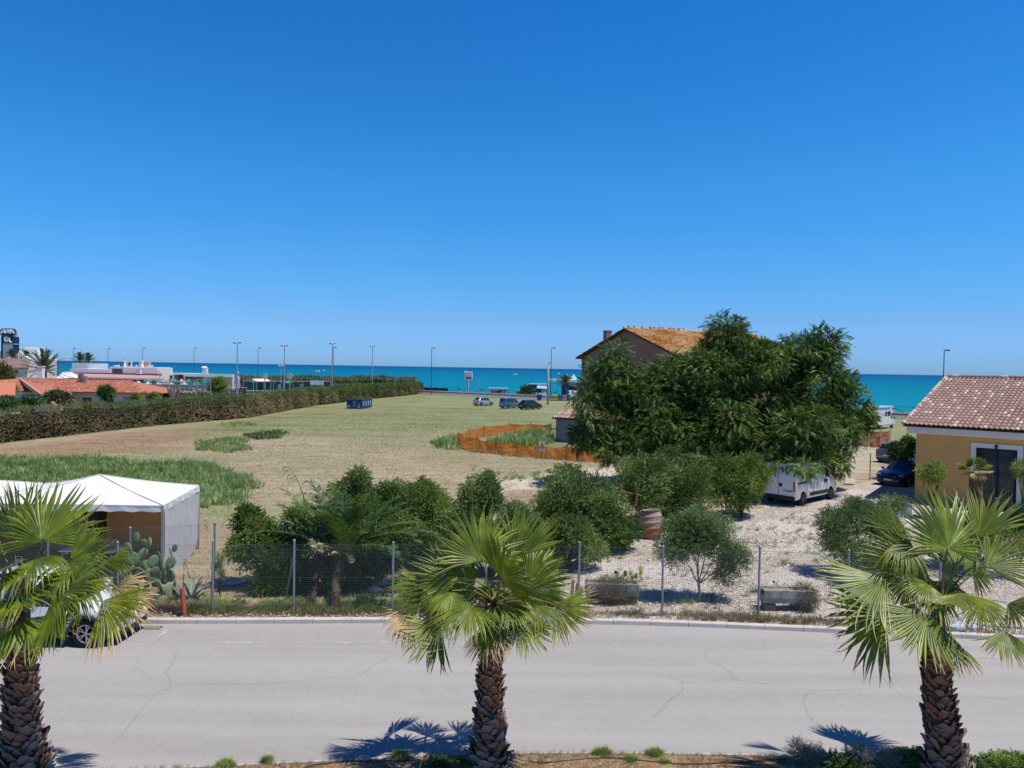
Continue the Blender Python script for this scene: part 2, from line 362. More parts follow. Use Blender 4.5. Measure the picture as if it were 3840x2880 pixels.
def ground_material():
    m, n, o = _nt('dry_field'); pos = _pos(n)
    big = _noise(n, pos, .12, 5, .6); fine = _noise(n, pos, 6.0, 6, .75); med = _noise(n, _pos(n, (.5, 1.6, 1)), 1.1, 5, .7)
    dry = _ramp(n, med, [(.25, (.20, .15, .09)), (.48, (.31, .24, .15)), (.62, (.39, .31, .205)), (.8, (.50, .42, .30))])
    dry = _mixc(n, _mr(n, fine, .3, .7), dry, _mixc(n, .5, dry, (.60, .52, .36)))
    brown = _mixc(n, _mr(n, med, .3, .7), (.25, .145, .08), (.39, .26, .16))
    streak = _noise(n, _pos(n, (.16, 1.5, 1)), .8, 6, .75); dry = _mixc(n, _mr(n, streak, .48, .68, 0, .7), dry, (.15, .125, .06)); dry = _mixc(n, _mr(n, _noise(n, _pos(n, (.3, 1.0, 1)), .45, 6, .8), .56, .70, 0, .75), dry, (.52, .46, .33)); brown = _mixc(n, _mr(n, streak, .5, .7, 0, .6), brown, (.13, .085, .05))
    gr = _mixc(n, _mr(n, fine, .3, .7), (.12, .185, .055), (.26, .32, .13))
    gm_ = _mr(n, _math(n, 'ADD', _attr(n, 'green'), _math(n, 'MULTIPLY', _math(n, 'SUBTRACT', med, .5), 1.0)), .25, .85, 0, .75)
    bm = _mr(n, _math(n, 'ADD', _attr(n, 'brown'), _math(n, 'MULTIPLY', _math(n, 'SUBTRACT', big, .5), 1.6)), .35, .95, 0, .8)
    gr = _mixc(n, _mr(n, streak, .45, .65, 0, .7), gr, (.30, .29, .15)); gr = _mixc(n, _mr(n, _noise(n, _pos(n, (.2, .7, 1)), .35, 5, .7), .5, .62, 0, .65), gr, (.075, .115, .04)); col = _mixc(n, bm, dry, brown); col = _mixc(n, gm_, col, gr)
    pale = _mixc(n, _mr(n, fine, .35, .7), (.50, .42, .31), (.70, .63, .52))
    col = _mixc(n, _mr(n, _math(n, 'ADD', _attr(n, 'path'), _math(n, 'MULTIPLY', _math(n, 'SUBTRACT', med, .5), .7)), .3, .8), col, pale)
    soil = _mixc(n, _mr(n, fine, .35, .65), (.16, .10, .065), (.42, .34, .26)); soil = _mixc(n, _mr(n, _noise(n, pos, 20, 3), .6, .7), soil, (.62, .57, .50))
    col = _mixc(n, _mr(n, _math(n, 'ADD', _attr(n, 'soil'), _math(n, 'MULTIPLY', _math(n, 'SUBTRACT', fine, .5), .8)), .3, .6), col, soil)
    # white limestone gravel: cells of single stones
    vo = n.nodes.new('ShaderNodeTexVoronoi'); n.links.new(pos, vo.inputs['Vector']); vo.inputs['Scale'].default_value = 13
    stone = _ramp(n, vo.outputs['Color'], [(.1, (.45, .40, .34)), (.4, (.60, .555, .50)), (.8, (.74, .70, .65))])
    stone = _mixc(n, _mr(n, vo.outputs['Distance'], .35, .75), stone, (.28, .22, .16))
    dirt = _mixc(n, _mr(n, fine, .3, .7), (.30, .21, .14), (.50, .42, .33))
    gcol = _mixc(n, _mr(n, _noise(n, _pos(n, (.7, 2.2, 1)), 1.1, 6, .75), .47, .60), stone, dirt)
    tracks = _mr(n, _noise(n, _pos(n, (.6, .6, 1)), .35, 2), .5, .62); gcol = _mixc(n, _math(n, 'MULTIPLY', tracks, .7), gcol, (.60, .55, .49))
    col = _mixc(n, _mr(n, _math(n, 'ADD', _attr(n, 'gravel'), _math(n, 'MULTIPLY', _math(n, 'SUBTRACT', med, .5), .6)), .35, .65), col, gcol)
    p = _prin(n, o, col, .95, .1); _bump(n, p, _math(n, 'ADD', fine, _math(n, 'MULTIPLY', med, 1.5)), .6, .06)
    return m
gnd = npmesh('ground', np.stack([XX, YY, ZZ], -1).reshape(-1, 3), F, ground_material(), smooth=True,
             attrs=dict(green=g_green.ravel(), brown=g_brown.ravel(), path=g_path.ravel(), gravel=g_grav.ravel(), soil=g_soil.ravel()))
tag(gnd, kind='structure')
def gravel_at(x, y):
    return inpoly(x, y, [tuple(G(*p)[:2]) for p in GRAVEL])

# ---- sea
m, n, o = _nt('sea_water'); pos = _pos(n)
sp = n.nodes.new('ShaderNodeSeparateXYZ'); n.links.new(pos, sp.inputs[0])
dist = _math(n, 'SQRT', _math(n, 'ADD', _math(n, 'POWER', sp.outputs[0], 2.0), _math(n, 'POWER', sp.outputs[1], 2.0)))
q = _math(n, 'DIVIDE', 24000.0, dist)       # shallow and turquoise near the shore, deep blue far out
bands = _math(n, 'MULTIPLY', _math(n, 'SUBTRACT', _noise(n, _pos(n, (.0006, .003, 1)), 1.0, 5, .6), .5), 14.0)
q = _math(n, 'ADD', q, bands)
deep = _ramp(n, _mr(n, q, 0, 100), [(0, (.003, .075, .215)), (.05, (.002, .085, .23)), (.14, (.002, .13, .26)), (.4, (.002, .19, .285)), (1, (.006, .235, .30))])
wv = _noise(n, _pos(n, (.10, .45, 1)), 1.0, 8, .75); deep = _mixc(n, _mr(n, wv, .3, .7, 0, .45), deep, (.002, .12, .27))
caps = _mr(n, _noise(n, _pos(n, (.05, .16, 1)), 1.0, 10, .8), .72, .76, 0, .6); deep = _mixc(n, caps, deep, (.6, .75, .8))
df = n.nodes.new('ShaderNodeBsdfDiffuse'); n.links.new(deep, df.inputs[0])
gl = n.nodes.new('ShaderNodeBsdfGlossy'); gl.inputs['Roughness'].default_value = .35
bp = n.nodes.new('ShaderNodeBump'); bp.inputs['Strength'].default_value = .6; bp.inputs['Distance'].default_value = .3; n.links.new(wv, bp.inputs['Height']); n.links.new(bp.outputs[0], gl.inputs['Normal']); n.links.new(bp.outputs[0], df.inputs['Normal'])
mx = n.nodes.new('ShaderNodeMixShader'); mx.inputs[0].default_value = .03; n.links.new(df.outputs[0], mx.inputs[1]); n.links.new(gl.outputs[0], mx.inputs[2]); n.links.new(mx.outputs[0], o.inputs[0])
Vw, Fw = [], []
ys = [-400, 0, 120, 200, 300, 500, 1000, 2500, 6000, 15000, 40000, 90000]; xs = [-90000, -20000, -5000, -1500, -400, 0, 400, 1500, 5000, 20000, 90000]
for y in ys:
    for x in xs: Vw.append((x, y, -1.5))
Fw = np.array([(i*11+j, i*11+j+1, (i+1)*11+j+1, (i+1)*11+j) for i in range(11) for j in range(10)])
tag(npmesh('sea', np.array(Vw), Fw, m), kind='structure')

# ---- near road
KERB_PX = [(-900, 2338), (-400, 2330), (0, 2334), (538, 2341), (1000, 2341), (1440, 2339), (1800, 2338), (2180, 2342), (2600, 2353), (3135, 2376), (3480, 2391), (3840, 2408), (4300, 2433), (4900, 2470)]
kerb_pts = [G(*p) for p in KERB_PX]                                  # foot of the far kerb, road side
NEAR_PX = [(-900, 2925), (-200, 2912), (300, 2894), (781, 2877), (1302, 2853), (1736, 2833), (2250, 2827), (2918, 2836), (3700, 2854), (4200, 2870), (4900, 2900)]
near_pts = [G(*p) for p in NEAR_PX]
def smooth_line(P, n=90):
    P = [Vector(p) for p in P]; out = []
    for i in range(len(P)-1):
        p0, p1, p2, p3 = P[max(i-1, 0)], P[i], P[i+1], P[min(i+2, len(P)-1)]
        k = max(2, n//(len(P)-1))
        for j in range(k):
            t = j/k; out.append(.5*((2*p1)+(p2-p0)*t+(2*p0-5*p1+4*p2-p3)*t*t+(3*p1-p0-3*p2+p3)*t**3))
    return out+[P[-1]]
kl = smooth_line(kerb_pts, 130); nl_ = smooth_line(near_pts, 130)
def resample(L, n):
    d = np.concatenate([[0], np.cumsum([(L[i+1]-L[i]).length for i in range(len(L)-1)])]); t = np.linspace(0, d[-1], n)
    A = np.array([p[:] for p in L]); return np.stack([np.interp(t, d, A[:, k]) for k in range(3)], -1)
A, B = resample(kl, 120), resample(nl_, 120)
m, n, o = _nt('worn_asphalt'); pos = _pos(n)
f1 = _noise(n, _pos(n, (.25, 1.4, 1)), .8, 5, .6); f2 = _noise(n, pos, 90, 3, .8); f3 = _noise(n, pos, 2.2, 6, .7)
col = _mixc(n, _mr(n, f1, .35, .65), (.505, .478, .435), (.45, .425, .39)); col = _mixc(n, _mr(n, f3, .4, .7, 0, .4), col, (.39, .36, .315))
col = _mixc(n, _mr(n, _noise(n, _pos(n, (.12, .5, 1)), 1.0, 4, .6), .5, .68, 0, .35), col, (.36, .33, .29)); col = _mixc(n, _mr(n, _noise(n, pos, 28, 4, .9), .48, .66, 0, .8), col, (.31, .285, .255)); col = _mixc(n, _mr(n, _noise(n, _pos(n, (.05, 2.2, 1)), .55, 2, .5), .42, .62, 0, .4), col, (.56, .53, .485)); col = _mixc(n, _mr(n, f2, .3, .72, 0, .75), col, (.22, .205, .19)); col = _mixc(n, _mr(n, _noise(n, pos, 60, 2), .66, .72, 0, .5), col, (.55, .53, .5))
p = _prin(n, o, col, .9, .2); _bump(n, p, f2, .35, .01)
nrow = 9; V = np.concatenate([(A*(1-k/(nrow-1))+B*k/(nrow-1)) for k in range(nrow)]); V[:, 2] = .012
F = np.array([(i*120+j, (i+1)*120+j, (i+1)*120+j+1, i*120+j+1) for i in range(nrow-1) for j in range(119)])
tag(npmesh('road', V, F, m), kind='structure')
# far kerb: stones with open joints
kb = MB(); ks = resample(kl, int(sum((kl[i+1]-kl[i]).length for i in range(len(kl)-1))/1.0)+1)
for i in range(len(ks)-1):
    a, b = Vector(ks[i]), Vector(ks[i+1]); d = (b-a).normalized(); nrm = Vector((-d.y, d.x, 0)); a = a+d*.006; b = b-d*.006
    dz = random.uniform(-.004, .004)
    prof = [(0, .0), (0.0, .115+dz), (.018, .135+dz), (.15, .14+dz), (.15, 0)]
    P = [q+nrm*u+Vector((0, 0, z)) for q in (a, b) for u, z in prof]
    kb.add(P, [(0, 1, 2, 3, 4), (9, 8, 7, 6, 5), (0, 5, 6, 1), (1, 6, 7, 2), (2, 7, 8, 3), (3, 8, 9, 4)])
tag(kb.build('kerb', mat('kerb_concrete', (.62, .57, .50), (.50, .46, .40), 2.5, .9, .2, bump=.3, bscale=60, c3=(.56, .53, .48))), kind='structure')
# near edge: thin flush concrete edging, then planting strip
eb = MB(); es = resample(nl_, 60)
for i in range(59):
    a, b = Vector(es[i]), Vector(es[i+1]); d = (b-a).normalized(); nrm = Vector((d.y, -d.x, 0))
    P = [q+nrm*u+Vector((0, 0, z)) for q in (a, b) for u, z in ((-.01, 0), (-.01, .035), (.06, .04), (.06, 0))]
    eb.add(P, [(0, 1, 5, 4), (1, 2, 6, 5), (2, 3, 7, 6)])
tag(eb.build('edging', mat('edging_concrete', (.52, .48, .42), (.40, .36, .31), 4, .9)), kind='structure')
C_ = B.copy(); C_[:, 1] -= 9; rowsS = []
for k, t in enumerate(np.linspace(0, 1, 40)):
    q = B+(C_-B)*t*t*1.0; q[:, 1] -= .06; q[:, 2] = .02+.035*wn(q[:, 0]*2, q[:, 1]*2, 1.1, k*0+4)*min(1, t*8)+.05*min(1, t*6); rowsS.append(q)
V = np.concatenate(rowsS); F = np.array([(i*120+j, (i+1)*120+j, (i+1)*120+j+1, i*120+j+1) for i in range(39) for j in range(119)])
m, n, o = _nt('dry_planting_soil'); pos = _pos(n); f = _noise(n, pos, 18, 6, .8); f2 = _noise(n, pos, 2.5, 4)
col = _ramp(n, f, [(.3, (.13, .08, .045)), (.5, (.33, .22, .12)), (.62, (.50, .37, .20)), (.75, (.66, .53, .33))]); col = _mixc(n, _mr(n, f2, .5, .7, 0, .6), col, (.22, .12, .065))
p = _prin(n, o, col, .95, .1); _bump(n, p, f, .8, .03)
tag(npmesh('planting_strip', V, F, m, smooth=True), kind='structure')

# markings and cracks lie a few millimetres above the road
def ribbon(mb, pts, w, z, jit=0.0, sub=1):
    P = [Vector(p) for p in pts]
    if sub > 1:
        Q = []
        for i in range(len(P)-1):
            for k in range(sub):
                t = k/sub; q = P[i].lerp(P[i+1], t)
                if k or i: q = q+Vector((random.uniform(-jit, jit), random.uniform(-jit, jit), 0))
                Q.append(q)
        P = Q+[P[-1]]
    L = []
    for i, p_ in enumerate(P):
        d = (P[min(i+1, len(P)-1)]-P[max(i-1, 0)]).normalized(); s = Vector((-d.y, d.x, 0)); ww = w*(random.uniform(.5, 1.3) if jit else 1)
        L.append((p_+s*ww/2, p_-s*ww/2))
    for i in range(len(L)-1):
        q = [L[i][0], L[i][1], L[i+1][1], L[i+1][0]]; mb.poly([(v.x, v.y, z) for v in q])
def wornpaint(name, cover):
    m, n, o = _nt(name); pos = _pos(n); f = _math(n, 'ADD', _noise(n, pos, 14, 6, .8), _math(n, 'MULTIPLY', _math(n, 'SUBTRACT', _noise(n, pos, 1.3, 3), .5), .7))
    a = _mr(n, f, .62-cover*.35, .74-cover*.35)
    df = n.nodes.new('ShaderNodeBsdfDiffuse'); df.inputs[0].default_value = (.50, .485, .46, 1); tr = n.nodes.new('ShaderNodeBsdfTransparent')
    mx = n.nodes.new('ShaderNodeMixShader'); n.links.new(a, mx.inputs[0]); n.links.new(df.outputs[0], mx.inputs[2]); n.links.new(tr.outputs[0], mx.inputs[1]); n.links.new(mx.outputs[0], o.inputs[0]); return m
mk = MB(); ribbon(mk, [G(*q) for q in ((470, 2399), (572, 2414))], .11, .0175); ribbon(mk, [G(*q) for q in ((572, 2414), (900, 2413), (1500, 2411))], .11, .0165); ribbon(mk, [G(*q) for q in ((640, 2352), (572, 2417))], .12, .019)
tag(mk.build('parking_lines', wornpaint('worn_white_paint', .5)), kind='structure')
mk = MB(); ribbon(mk, [G(*q) for q in ((1500, 2411), (2080, 2413), (2500, 2420), (3130, 2441), (3840, 2476))], .11, .0165)
tag(mk.build('faded_parking_line', wornpaint('faded_white_paint', .28)), kind='structure')
Z7 = lambda L: [G(x/1.152, 2280+y/1.152) for x, y in L]
Z8 = lambda L: [G(1920+x/1.152, 2280+y/1.152) for x, y in L]
ck = MB(); ck2 = MB()
for L, big in ((Z7([(490, 590), (575, 490), (650, 390), (740, 345), (735, 305), (715, 285), (740, 250), (768, 190)]), 1), (Z7([(150, 303), (330, 298), (545, 300), (600, 260)]), 0), (Z7([(170, 395), (420, 382), (620, 380), (740, 372)]), 0),
             (Z7([(760, 335), (900, 330), (1170, 328), (1340, 315), (1480, 298), (1570, 285), (1610, 250), (1680, 215)]), 1), (Z7([(1570, 285), (1650, 300)]), 0), (Z7([(1120, 330), (1150, 290)]), 0), (Z7([(1215, 330), (1165, 362)]), 0), (Z7([(600, 265), (590, 215), (680, 190)]), 0), (Z7([(600, 265), (640, 300), (700, 330)]), 0),
             (Z8([(680, 295), (735, 320), (740, 360), (690, 395), (650, 440), (615, 475)]), 1), (Z8([(745, 325), (880, 315), (970, 310), (930, 270), (880, 240), (830, 212), (850, 170)]), 1), (Z8([(970, 310), (1040, 325), (1100, 330), (1240, 350), (1320, 360), (1470, 355), (1600, 345)]), 1),
             (Z8([(1320, 360), (1265, 380), (1260, 410), (1275, 450), (1300, 495)]), 1), (Z8([(1600, 300), (1640, 350), (1690, 385), (1770, 415)]), 1), (Z8([(50, 212), (500, 220), (1000, 235), (1500, 270), (1800, 300)]), 0), (Z8([(1640, 270), (1670, 320), (1720, 380)]), 0), (Z8([(850, 332), (1240, 370)]), 0), (Z8([(1020, 100), (1085, 135), (1100, 178)]), 0), (Z8([(1780, 375), (2200, 396)]), 0), (Z8([(480, 125), (500, 165)]), 0), (Z7([(860, 150), (900, 140), (1290, 130)]), 0), (Z7([(1320, 105), (1380, 120), (1370, 150)]), 0), (Z7([(1680, 210), (2100, 212)]), 0)):
    ribbon(ck if big else ck2, L, .0065 if big else .004, .0225 if big else .0205, .03 if big else .02, 14)
ckm = mat('crack_dark', (.27, .245, .22), (.35, .32, .29), 8, .95, .1)
tag(ck.build('road_cracks', ckm), kind='structure'); tag(ck2.build('fine_road_cracks', ckm), kind='structure')
# storm drain grate
dg = thing('drain_grate', 'slotted metal drain grate in the asphalt at the kerb by the parked white car', 'drain grate', tuple(G(570, 2356)))
b = MB(); b.box((0, 0, .018), (.5, .26, .008)); b.build('frame', mat('grate_iron', (.10, .075, .06), (.17, .12, .09), 9, .7), dg)
b = MB()
for i in range(9): b.box((-.2+i*.05, 0, .0255), (.022, .2, .005), rz=.5)
b.build('bars', mat('grate_bars', (.45, .42, .38), (.33, .3, .27), 9, .7), dg)
# ---- coast road with guard rail
def offs(xs_, dt): 
    out = []
    for x in xs_:
        out.append(Vector((x, float(coast(x)), 0)))
    Q = []
    for i, p in enumerate(out):
        d = (out[min(i+1, len(out)-1)]-out[max(i-1, 0)]).normalized(); nrm = Vector((-d.y, d.x, 0)); Q.append(p+nrm*dt)
    return Q
xr = [-700, -500, -300]+list(range(-171, 112, 3))+[130, 160, 200]
def strip(name, d0, d1, z, m_):
    a, b_ = offs(xr, d0), offs(xr, d1); k = len(xr); V = [(p.x, p.y, z) for p in a]+[(p.x, p.y, z) for p in b_]
    return tag(npmesh(name, np.array(V), np.array([(j, j+1, k+j+1, k+j) for j in range(k-1)]), m_), kind='structure')
strip('coast_road', .9, 7.2, .05, mat('grey_asphalt', (.20, .195, .19), (.16, .155, .15), 1.5, .9))
strip('coast_pavement', 7.2, 8.8, .09, mat('pale_paving', (.50, .46, .40), (.42, .38, .33), 2, .9))
strip('road_verge_kerb', -.1, .35, .12, mat('pale_kerb', (.66, .62, .55), (.55, .5, .44), 2, .9))
# ============================================================ VEHICLES
M_TYRE = mat('tyre_rubber', (.018, .018, .018), (.03, .028, .026), 20, .85, .2)
M_RIM = mat('alloy_rim', (.55, .55, .56), (.42, .42, .43), 9, .35, .5, metal=.7)
M_BLACKPL = mat('black_plastic', (.022, .022, .024), (.035, .034, .034), 14, .6, .3)
M_UNDER = mat('underbody_black', (.008, .008, .009), (.014, .014, .014), 9, .9, .05)
M_REDLAMP = mat('red_lamp', (.45, .012, .01), (.3, .01, .01), 9, .2, .6, coat=.6)
M_CLEARLAMP = mat('clear_lamp', (.55, .57, .6), (.3, .31, .33), 12, .12, .7, coat=.6)
M_PLATE = mat('number_plate', (.72, .74, .78), (.62, .64, .7), 30, .5)
M_CHROME = mat('chrome', (.7, .7, .7), (.55, .55, .55), 9, .2, .5, metal=1)
M_GLASS = glassmat('car_glass', (.012, .016, .02), .04)
def paint(name, c, metal=.15): return mat(name, c, tuple(x*.93 for x in c), 2.5, .28, .5, metal=metal, coat=.7)
def wheel(parent, x, y, r, wid, spokes=5, rimmat=None, out=1, hub=.66):
    b = MB(); w = wid/2
    b.lathe([(r*hub, -w), (r*.9, -w*1.02), (r*.985, -w*.8), (r, -w*.45), (r, w*.45), (r*.985, w*.8), (r*.9, w*1.02), (r*hub, w), (r*hub, -w)], (0, 0, 0), 28, 'y')
    o = b.build('wheel', M_TYRE, parent, smooth=True); o.location = (x, y, r)
    q = MB(); ys = out*w*.75
    q.lathe([(r*hub, ys*.2), (r*hub, ys*1.2), (r*hub*.9, ys*1.12), (r*hub*.86, ys*.3)], (0, 0, 0), 28, 'y')
    q.lathe([(.001, ys*.95), (r*.13, ys*.95), (r*.15, ys*.6)], (0, 0, 0), 12, 'y')
    for k in range(spokes):
        for dd in ((-.09, .09) if spokes <= 5 else (0,)):
            a = 6.28318*k/spokes+dd; a2 = 6.28318*k/spokes+dd*2.1
            p0 = Vector((math.cos(a)*r*.1, ys*.86, math.sin(a)*r*.1)); p1 = Vector((math.cos(a2)*r*hub*.9, ys*1.02, math.sin(a2)*r*hub*.9)); q.beam(p0, p1, r*.10 if spokes <= 5 else r*.07, .02)
    rm = q.build('rim', rimmat or M_RIM, o)
    d = MB(); d.lathe([(.001, ys*.15), (r*hub*.88, ys*.15)], (0, 0, 0), 20, 'y'); d.build('brake_disc', M_UNDER, o)
    return o
def car(name, label, loc, rz, s, cat='car', group=None):
    P = thing(name, label, cat, loc, rz, group); K = np.array(s['keys'], dtype=float); x0, x1 = K[0, 0], K[-1, 0]; wx = s['wheels']; wr = s['r']; ra = wr*1.17; sill = s.get('sill', .24)
    xs_ = set(np.linspace(x0, x1, 46).round(3)) | set(K[:, 0].round(3))
    for c in wx: xs_ |= set((c+ra*np.sin(np.linspace(-1.5708, 1.5708, 13))).round(3))
    for a_, b_ in s['side']: xs_ |= {round(a_, 3), round(b_, 3)}
    xs_ = sorted(v for v in xs_ if x0 <= v <= x1); xs_ = [v for i, v in enumerate(xs_) if i == 0 or v-xs_[i-1] > .004 or v in K[:, 0]]
    n = len(xs_); belt, top, w_, wt = (np.interp(xs_, K[:, 0], K[:, k]) for k in (1, 2, 3, 4)); NP = 8; V = []
    for i, x in enumerate(xs_):
        zb = sill
        for c in wx:
            if abs(x-c) < ra: zb = max(zb, wr+math.sqrt(max(0, ra*ra-(x-c)**2)))
        if x < x0+.18 or x > x1-.18: zb = max(zb, sill+.0)
        zb = min(zb, belt[i]-.06); z1 = min(zb+.10, belt[i]-.04); W = w_[i]; T_ = wt[i]; tp = max(top[i], belt[i]+.012)
        half = [(W*.93, zb), (W*1.0, z1), (W*1.0, z1+(belt[i]-z1)*.55), (W*.965, belt[i]), (T_+(W*.965-T_)*.12, max(belt[i]+.004, tp-.075)), (T_*.90, tp-.018), (T_*.5, tp+.006), (0, tp+.014)]
        V += [(x, -y, z) for y, z in half]+[(x, y, z) for y, z in half[:-1][::-1]]
    M = 2*NP-1; body, ws, rw, sg = MB(), MB(), MB(), MB()
    for i in range(n-1):
        xm = (xs_[i]+xs_[i+1])/2
        for j in range(M-1):
            jj = j if j < NP-1 else M-2-j; tgt = body; q = [V[i*M+j], V[(i+1)*M+j], V[(i+1)*M+j+1], V[i*M+j+1]]
            if jj == 3 and any(a_ <= xm <= b_ for a_, b_ in s['side']): tgt = sg
            if jj >= 5 and s['ws'][0] <= xm <= s['ws'][1]: tgt = ws
            if jj >= 5 and s.get('rw') and s['rw'][0] <= xm <= s['rw'][1]: tgt = rw
            tgt.add(q, [(0, 1, 2, 3)])
    for e in (0, n-1):
        q = V[e*M:(e+1)*M]; body.poly(q if e else q[::-1])
    ob = body.build('body', s['paint'], P, smooth=True)
    me = ob.data
    import bmesh
    bm = bmesh.new(); bm.from_mesh(me); bmesh.ops.remove_doubles(bm, verts=bm.verts, dist=.001)
    for e in bm.edges:
        if len(e.link_faces) == 2 and e.calc_face_angle(0) > R(38): e.smooth = False
    bm.to_mesh(me); bm.free()
    for mb_, nm in ((ws, 'windscreen'), (rw, 'rear_window')):
        if mb_.f: mb_.build(nm, M_GLASS, P, smooth=True)
    for a_, b_ in s['side']:
        for sgn in (-1, 1):
            m2 = MB()
            for f in sg.f:
                q = [sg.v[k] for k in f]; xm = sum(p[0] for p in q)/4
                if a_ <= xm <= b_ and q[0][1]*sgn > 0: m2.add(q, [(0, 1, 2, 3)])
            if m2.f: m2.build('side_window', M_GLASS, P)
    u = MB(); u.box(((x0+x1)/2, 0, sill+.13), ((x1-x0)*.93, 2*w_.max()*.80, .26)); u.box(((x0+x1)/2, 0, wr+.12), ((x1-x0)*.8, 2*w_.max()*.62, .5))
    u.build('underbody', M_UNDER, P)
    W = float(w_.max())
    for c in wx:
        for sgn in (-1, 1): wheel(P, c, sgn*(W-.13), wr, .21, s.get('spokes', 5), s.get('rimmat'), sgn)
    for p_, sz_, nm, m_ in s.get('bits', []):
        b = MB(); b.box((0, 0, 0), sz_); o = b.build(nm, m_, P, bevel=min(sz_)*.3); o.location = p_
    for sgn in (-1, 1):                                    # mirrors
        mx_, mz_ = s['mirror']; b = MB(); b.ball((0, 0, 0), (.09, .12, .085), 10, 8); o = b.build('mirror', s.get('mirmat', s['paint']), P, smooth=True); o.location = (mx_, sgn*(W+.07), mz_)
    return P
def lights(x0, x1, wf, wr_, zf, zr, W, big=(.16, .3, .14), tail=(.12, .16, .3)):
    L = []
    for sg in (-1, 1):
        L += [((x1-wf, sg*(W-.17), zf), big, 'headlight', M_CLEARLAMP), ((x0+wr_, sg*(W-.10), zr), tail, 'tail_light', M_REDLAMP)]
    return L
def hatch(paint_, L=4.3, H=1.47, W=.90, tall=0.0, **kw):
    h = L/2; b = .93+tall*.5; t = H
    k = [(-h, .62, .66, W*.78, W*.6), (-h+.04, .80, .84, W*.88, W*.7), (-h+.12, b, b+.03, W*.94, W*.74), (-h+.22, b+.02, b+.12, W*.96, W*.74), (-h+.62, b+.02, t-.05, W, W*.72), (-h+1.0, b, t, W, W*.74), (-.1, b-.02, t+.01, W, W*.76), (.45, b-.03, t-.04, W, W*.73), (h-1.02, b-.03, b+.05, W, W*.80), (h-.65, .88+tall*.4, .93+tall*.4, W*.99, W*.80), (h-.2, .76+tall*.35, .80+tall*.35, W*.93, W*.74), (h-.05, .62+tall*.2, .68+tall*.25, W*.84, W*.68), (h, .50, .56, W*.74, W*.6)]
    s = dict(keys=k, wheels=(-h+.78, h-.86), r=.32, paint=paint_, ws=(.45, h-1.02), rw=(-h+.22, -h+.62), side=[(-h+.72, -h+1.22), (-h+1.3, -.02), (.06, h-1.25)], mirror=(h-1.28, b+.06))
    s['bits'] = lights(-h, h, .20, .13, .70+tall*.3, .88+tall*.4, W*.93)+[((h-.02, 0, .42), (.05, .5, .12), 'front_plate', M_PLATE), ((-h+.03, 0, .62), (.07, .5, .12), 'rear_plate', M_PLATE), ((h-.1, 0, .30), (.22, W*1.5, .16), 'front_bumper', M_BLACKPL), ((-h+.1, 0, .34), (.24, W*1.6, .18), 'rear_bumper', kw.pop('rb', M_BLACKPL))]
    for sg in (-1, 1): s['bits'] += [((-h+1.45, sg*W*.99, b-.08), (.16, .03, .03), 'door_handle', paint_), ((.0, sg*W*.99, b-.08), (.16, .03, .03), 'door_handle', paint_)]
    s.update(kw); return s
# white SUV in the parking bay behind the left palm
P_WHITE = paint('white_car_paint', (.74, .76, .77), 0)
loc = G(345, 2430); s = hatch(P_WHITE, 4.12, 1.63, .90, .16); s['wheels'] = (-1.30, 1.33); s['r'] = .345; s['sill'] = .38; s['spokes'] = 5
s['bits'] += [((0, sg*.905, .36), (1.85, .05, .14), 'side_trim', M_BLACKPL) for sg in (-1, 1)]+[((0, sg*.62, 1.655), (1.9, .035, .035), 'roof_rail', M_BLACKPL) for sg in (-1, 1)]
suv = car('parked_car', 'white compact SUV in the parking bay, half hidden by the left palm', (loc.x-1.42, loc.y+.86, .014), R(-2.5), s, group='parked cars')
for x in (-.45, .55):
    b = MB(); b.box((x, -.903, .80), (.008, .006, .62)); b.build('door_seam', M_UNDER, suv)
for k in range(2):
    c = (-1.30, 1.33)[k]; b = MB()
    for a, a2 in zip(np.linspace(.15, 2.8, 14), np.linspace(.34, 2.99, 14)):
        b.beam((c+.425*math.cos(a), -.89, .345+.425*math.sin(a)), (c+.425*math.cos(a2), -.89, .345+.425*math.sin(a2)), .05, .06)
    b.build('arch_trim', M_BLACKPL, suv)
# dark blue hatchback beside the yellow house
loc = G(3322, 1826); f = Vector((-.80, -.60, 0)); c = Vector((loc.x, loc.y, 0))-f*2.0+Vector((.35, .3, 0))
s = hatch(paint('navy_car_paint', (.010, .018, .075), .3), 4.36, 1.47, .91); 
s['bits'] += [((2.13, 0, .60), (.06, .95, .14), 'grille', M_CHROME), ((2.145, 0, .60), (.05, .88, .10), 'grille_opening', M_UNDER), ((2.10, .62, .38), (.08, .22, .10), 'fog_light', M_UNDER), ((2.10, -.62, .38), (.08, .22, .10), 'fog_light', M_UNDER)]
car('parked_car', 'dark navy blue hatchback parked nose out beside the yellow house', c, math.atan2(f.y, f.x), s, group='parked cars')
# grey SUV beyond the wire fence
loc = G(3352, 1740); car('parked_car', 'grey SUV beyond the wire fence, partly behind the bush by the yellow house', (loc.x+1.2, loc.y+1.6, 0), R(38), hatch(paint('slate_car_paint', (.13, .15, .18), .4), 4.3, 1.56, .93, .15, r=.35), group='parked cars')
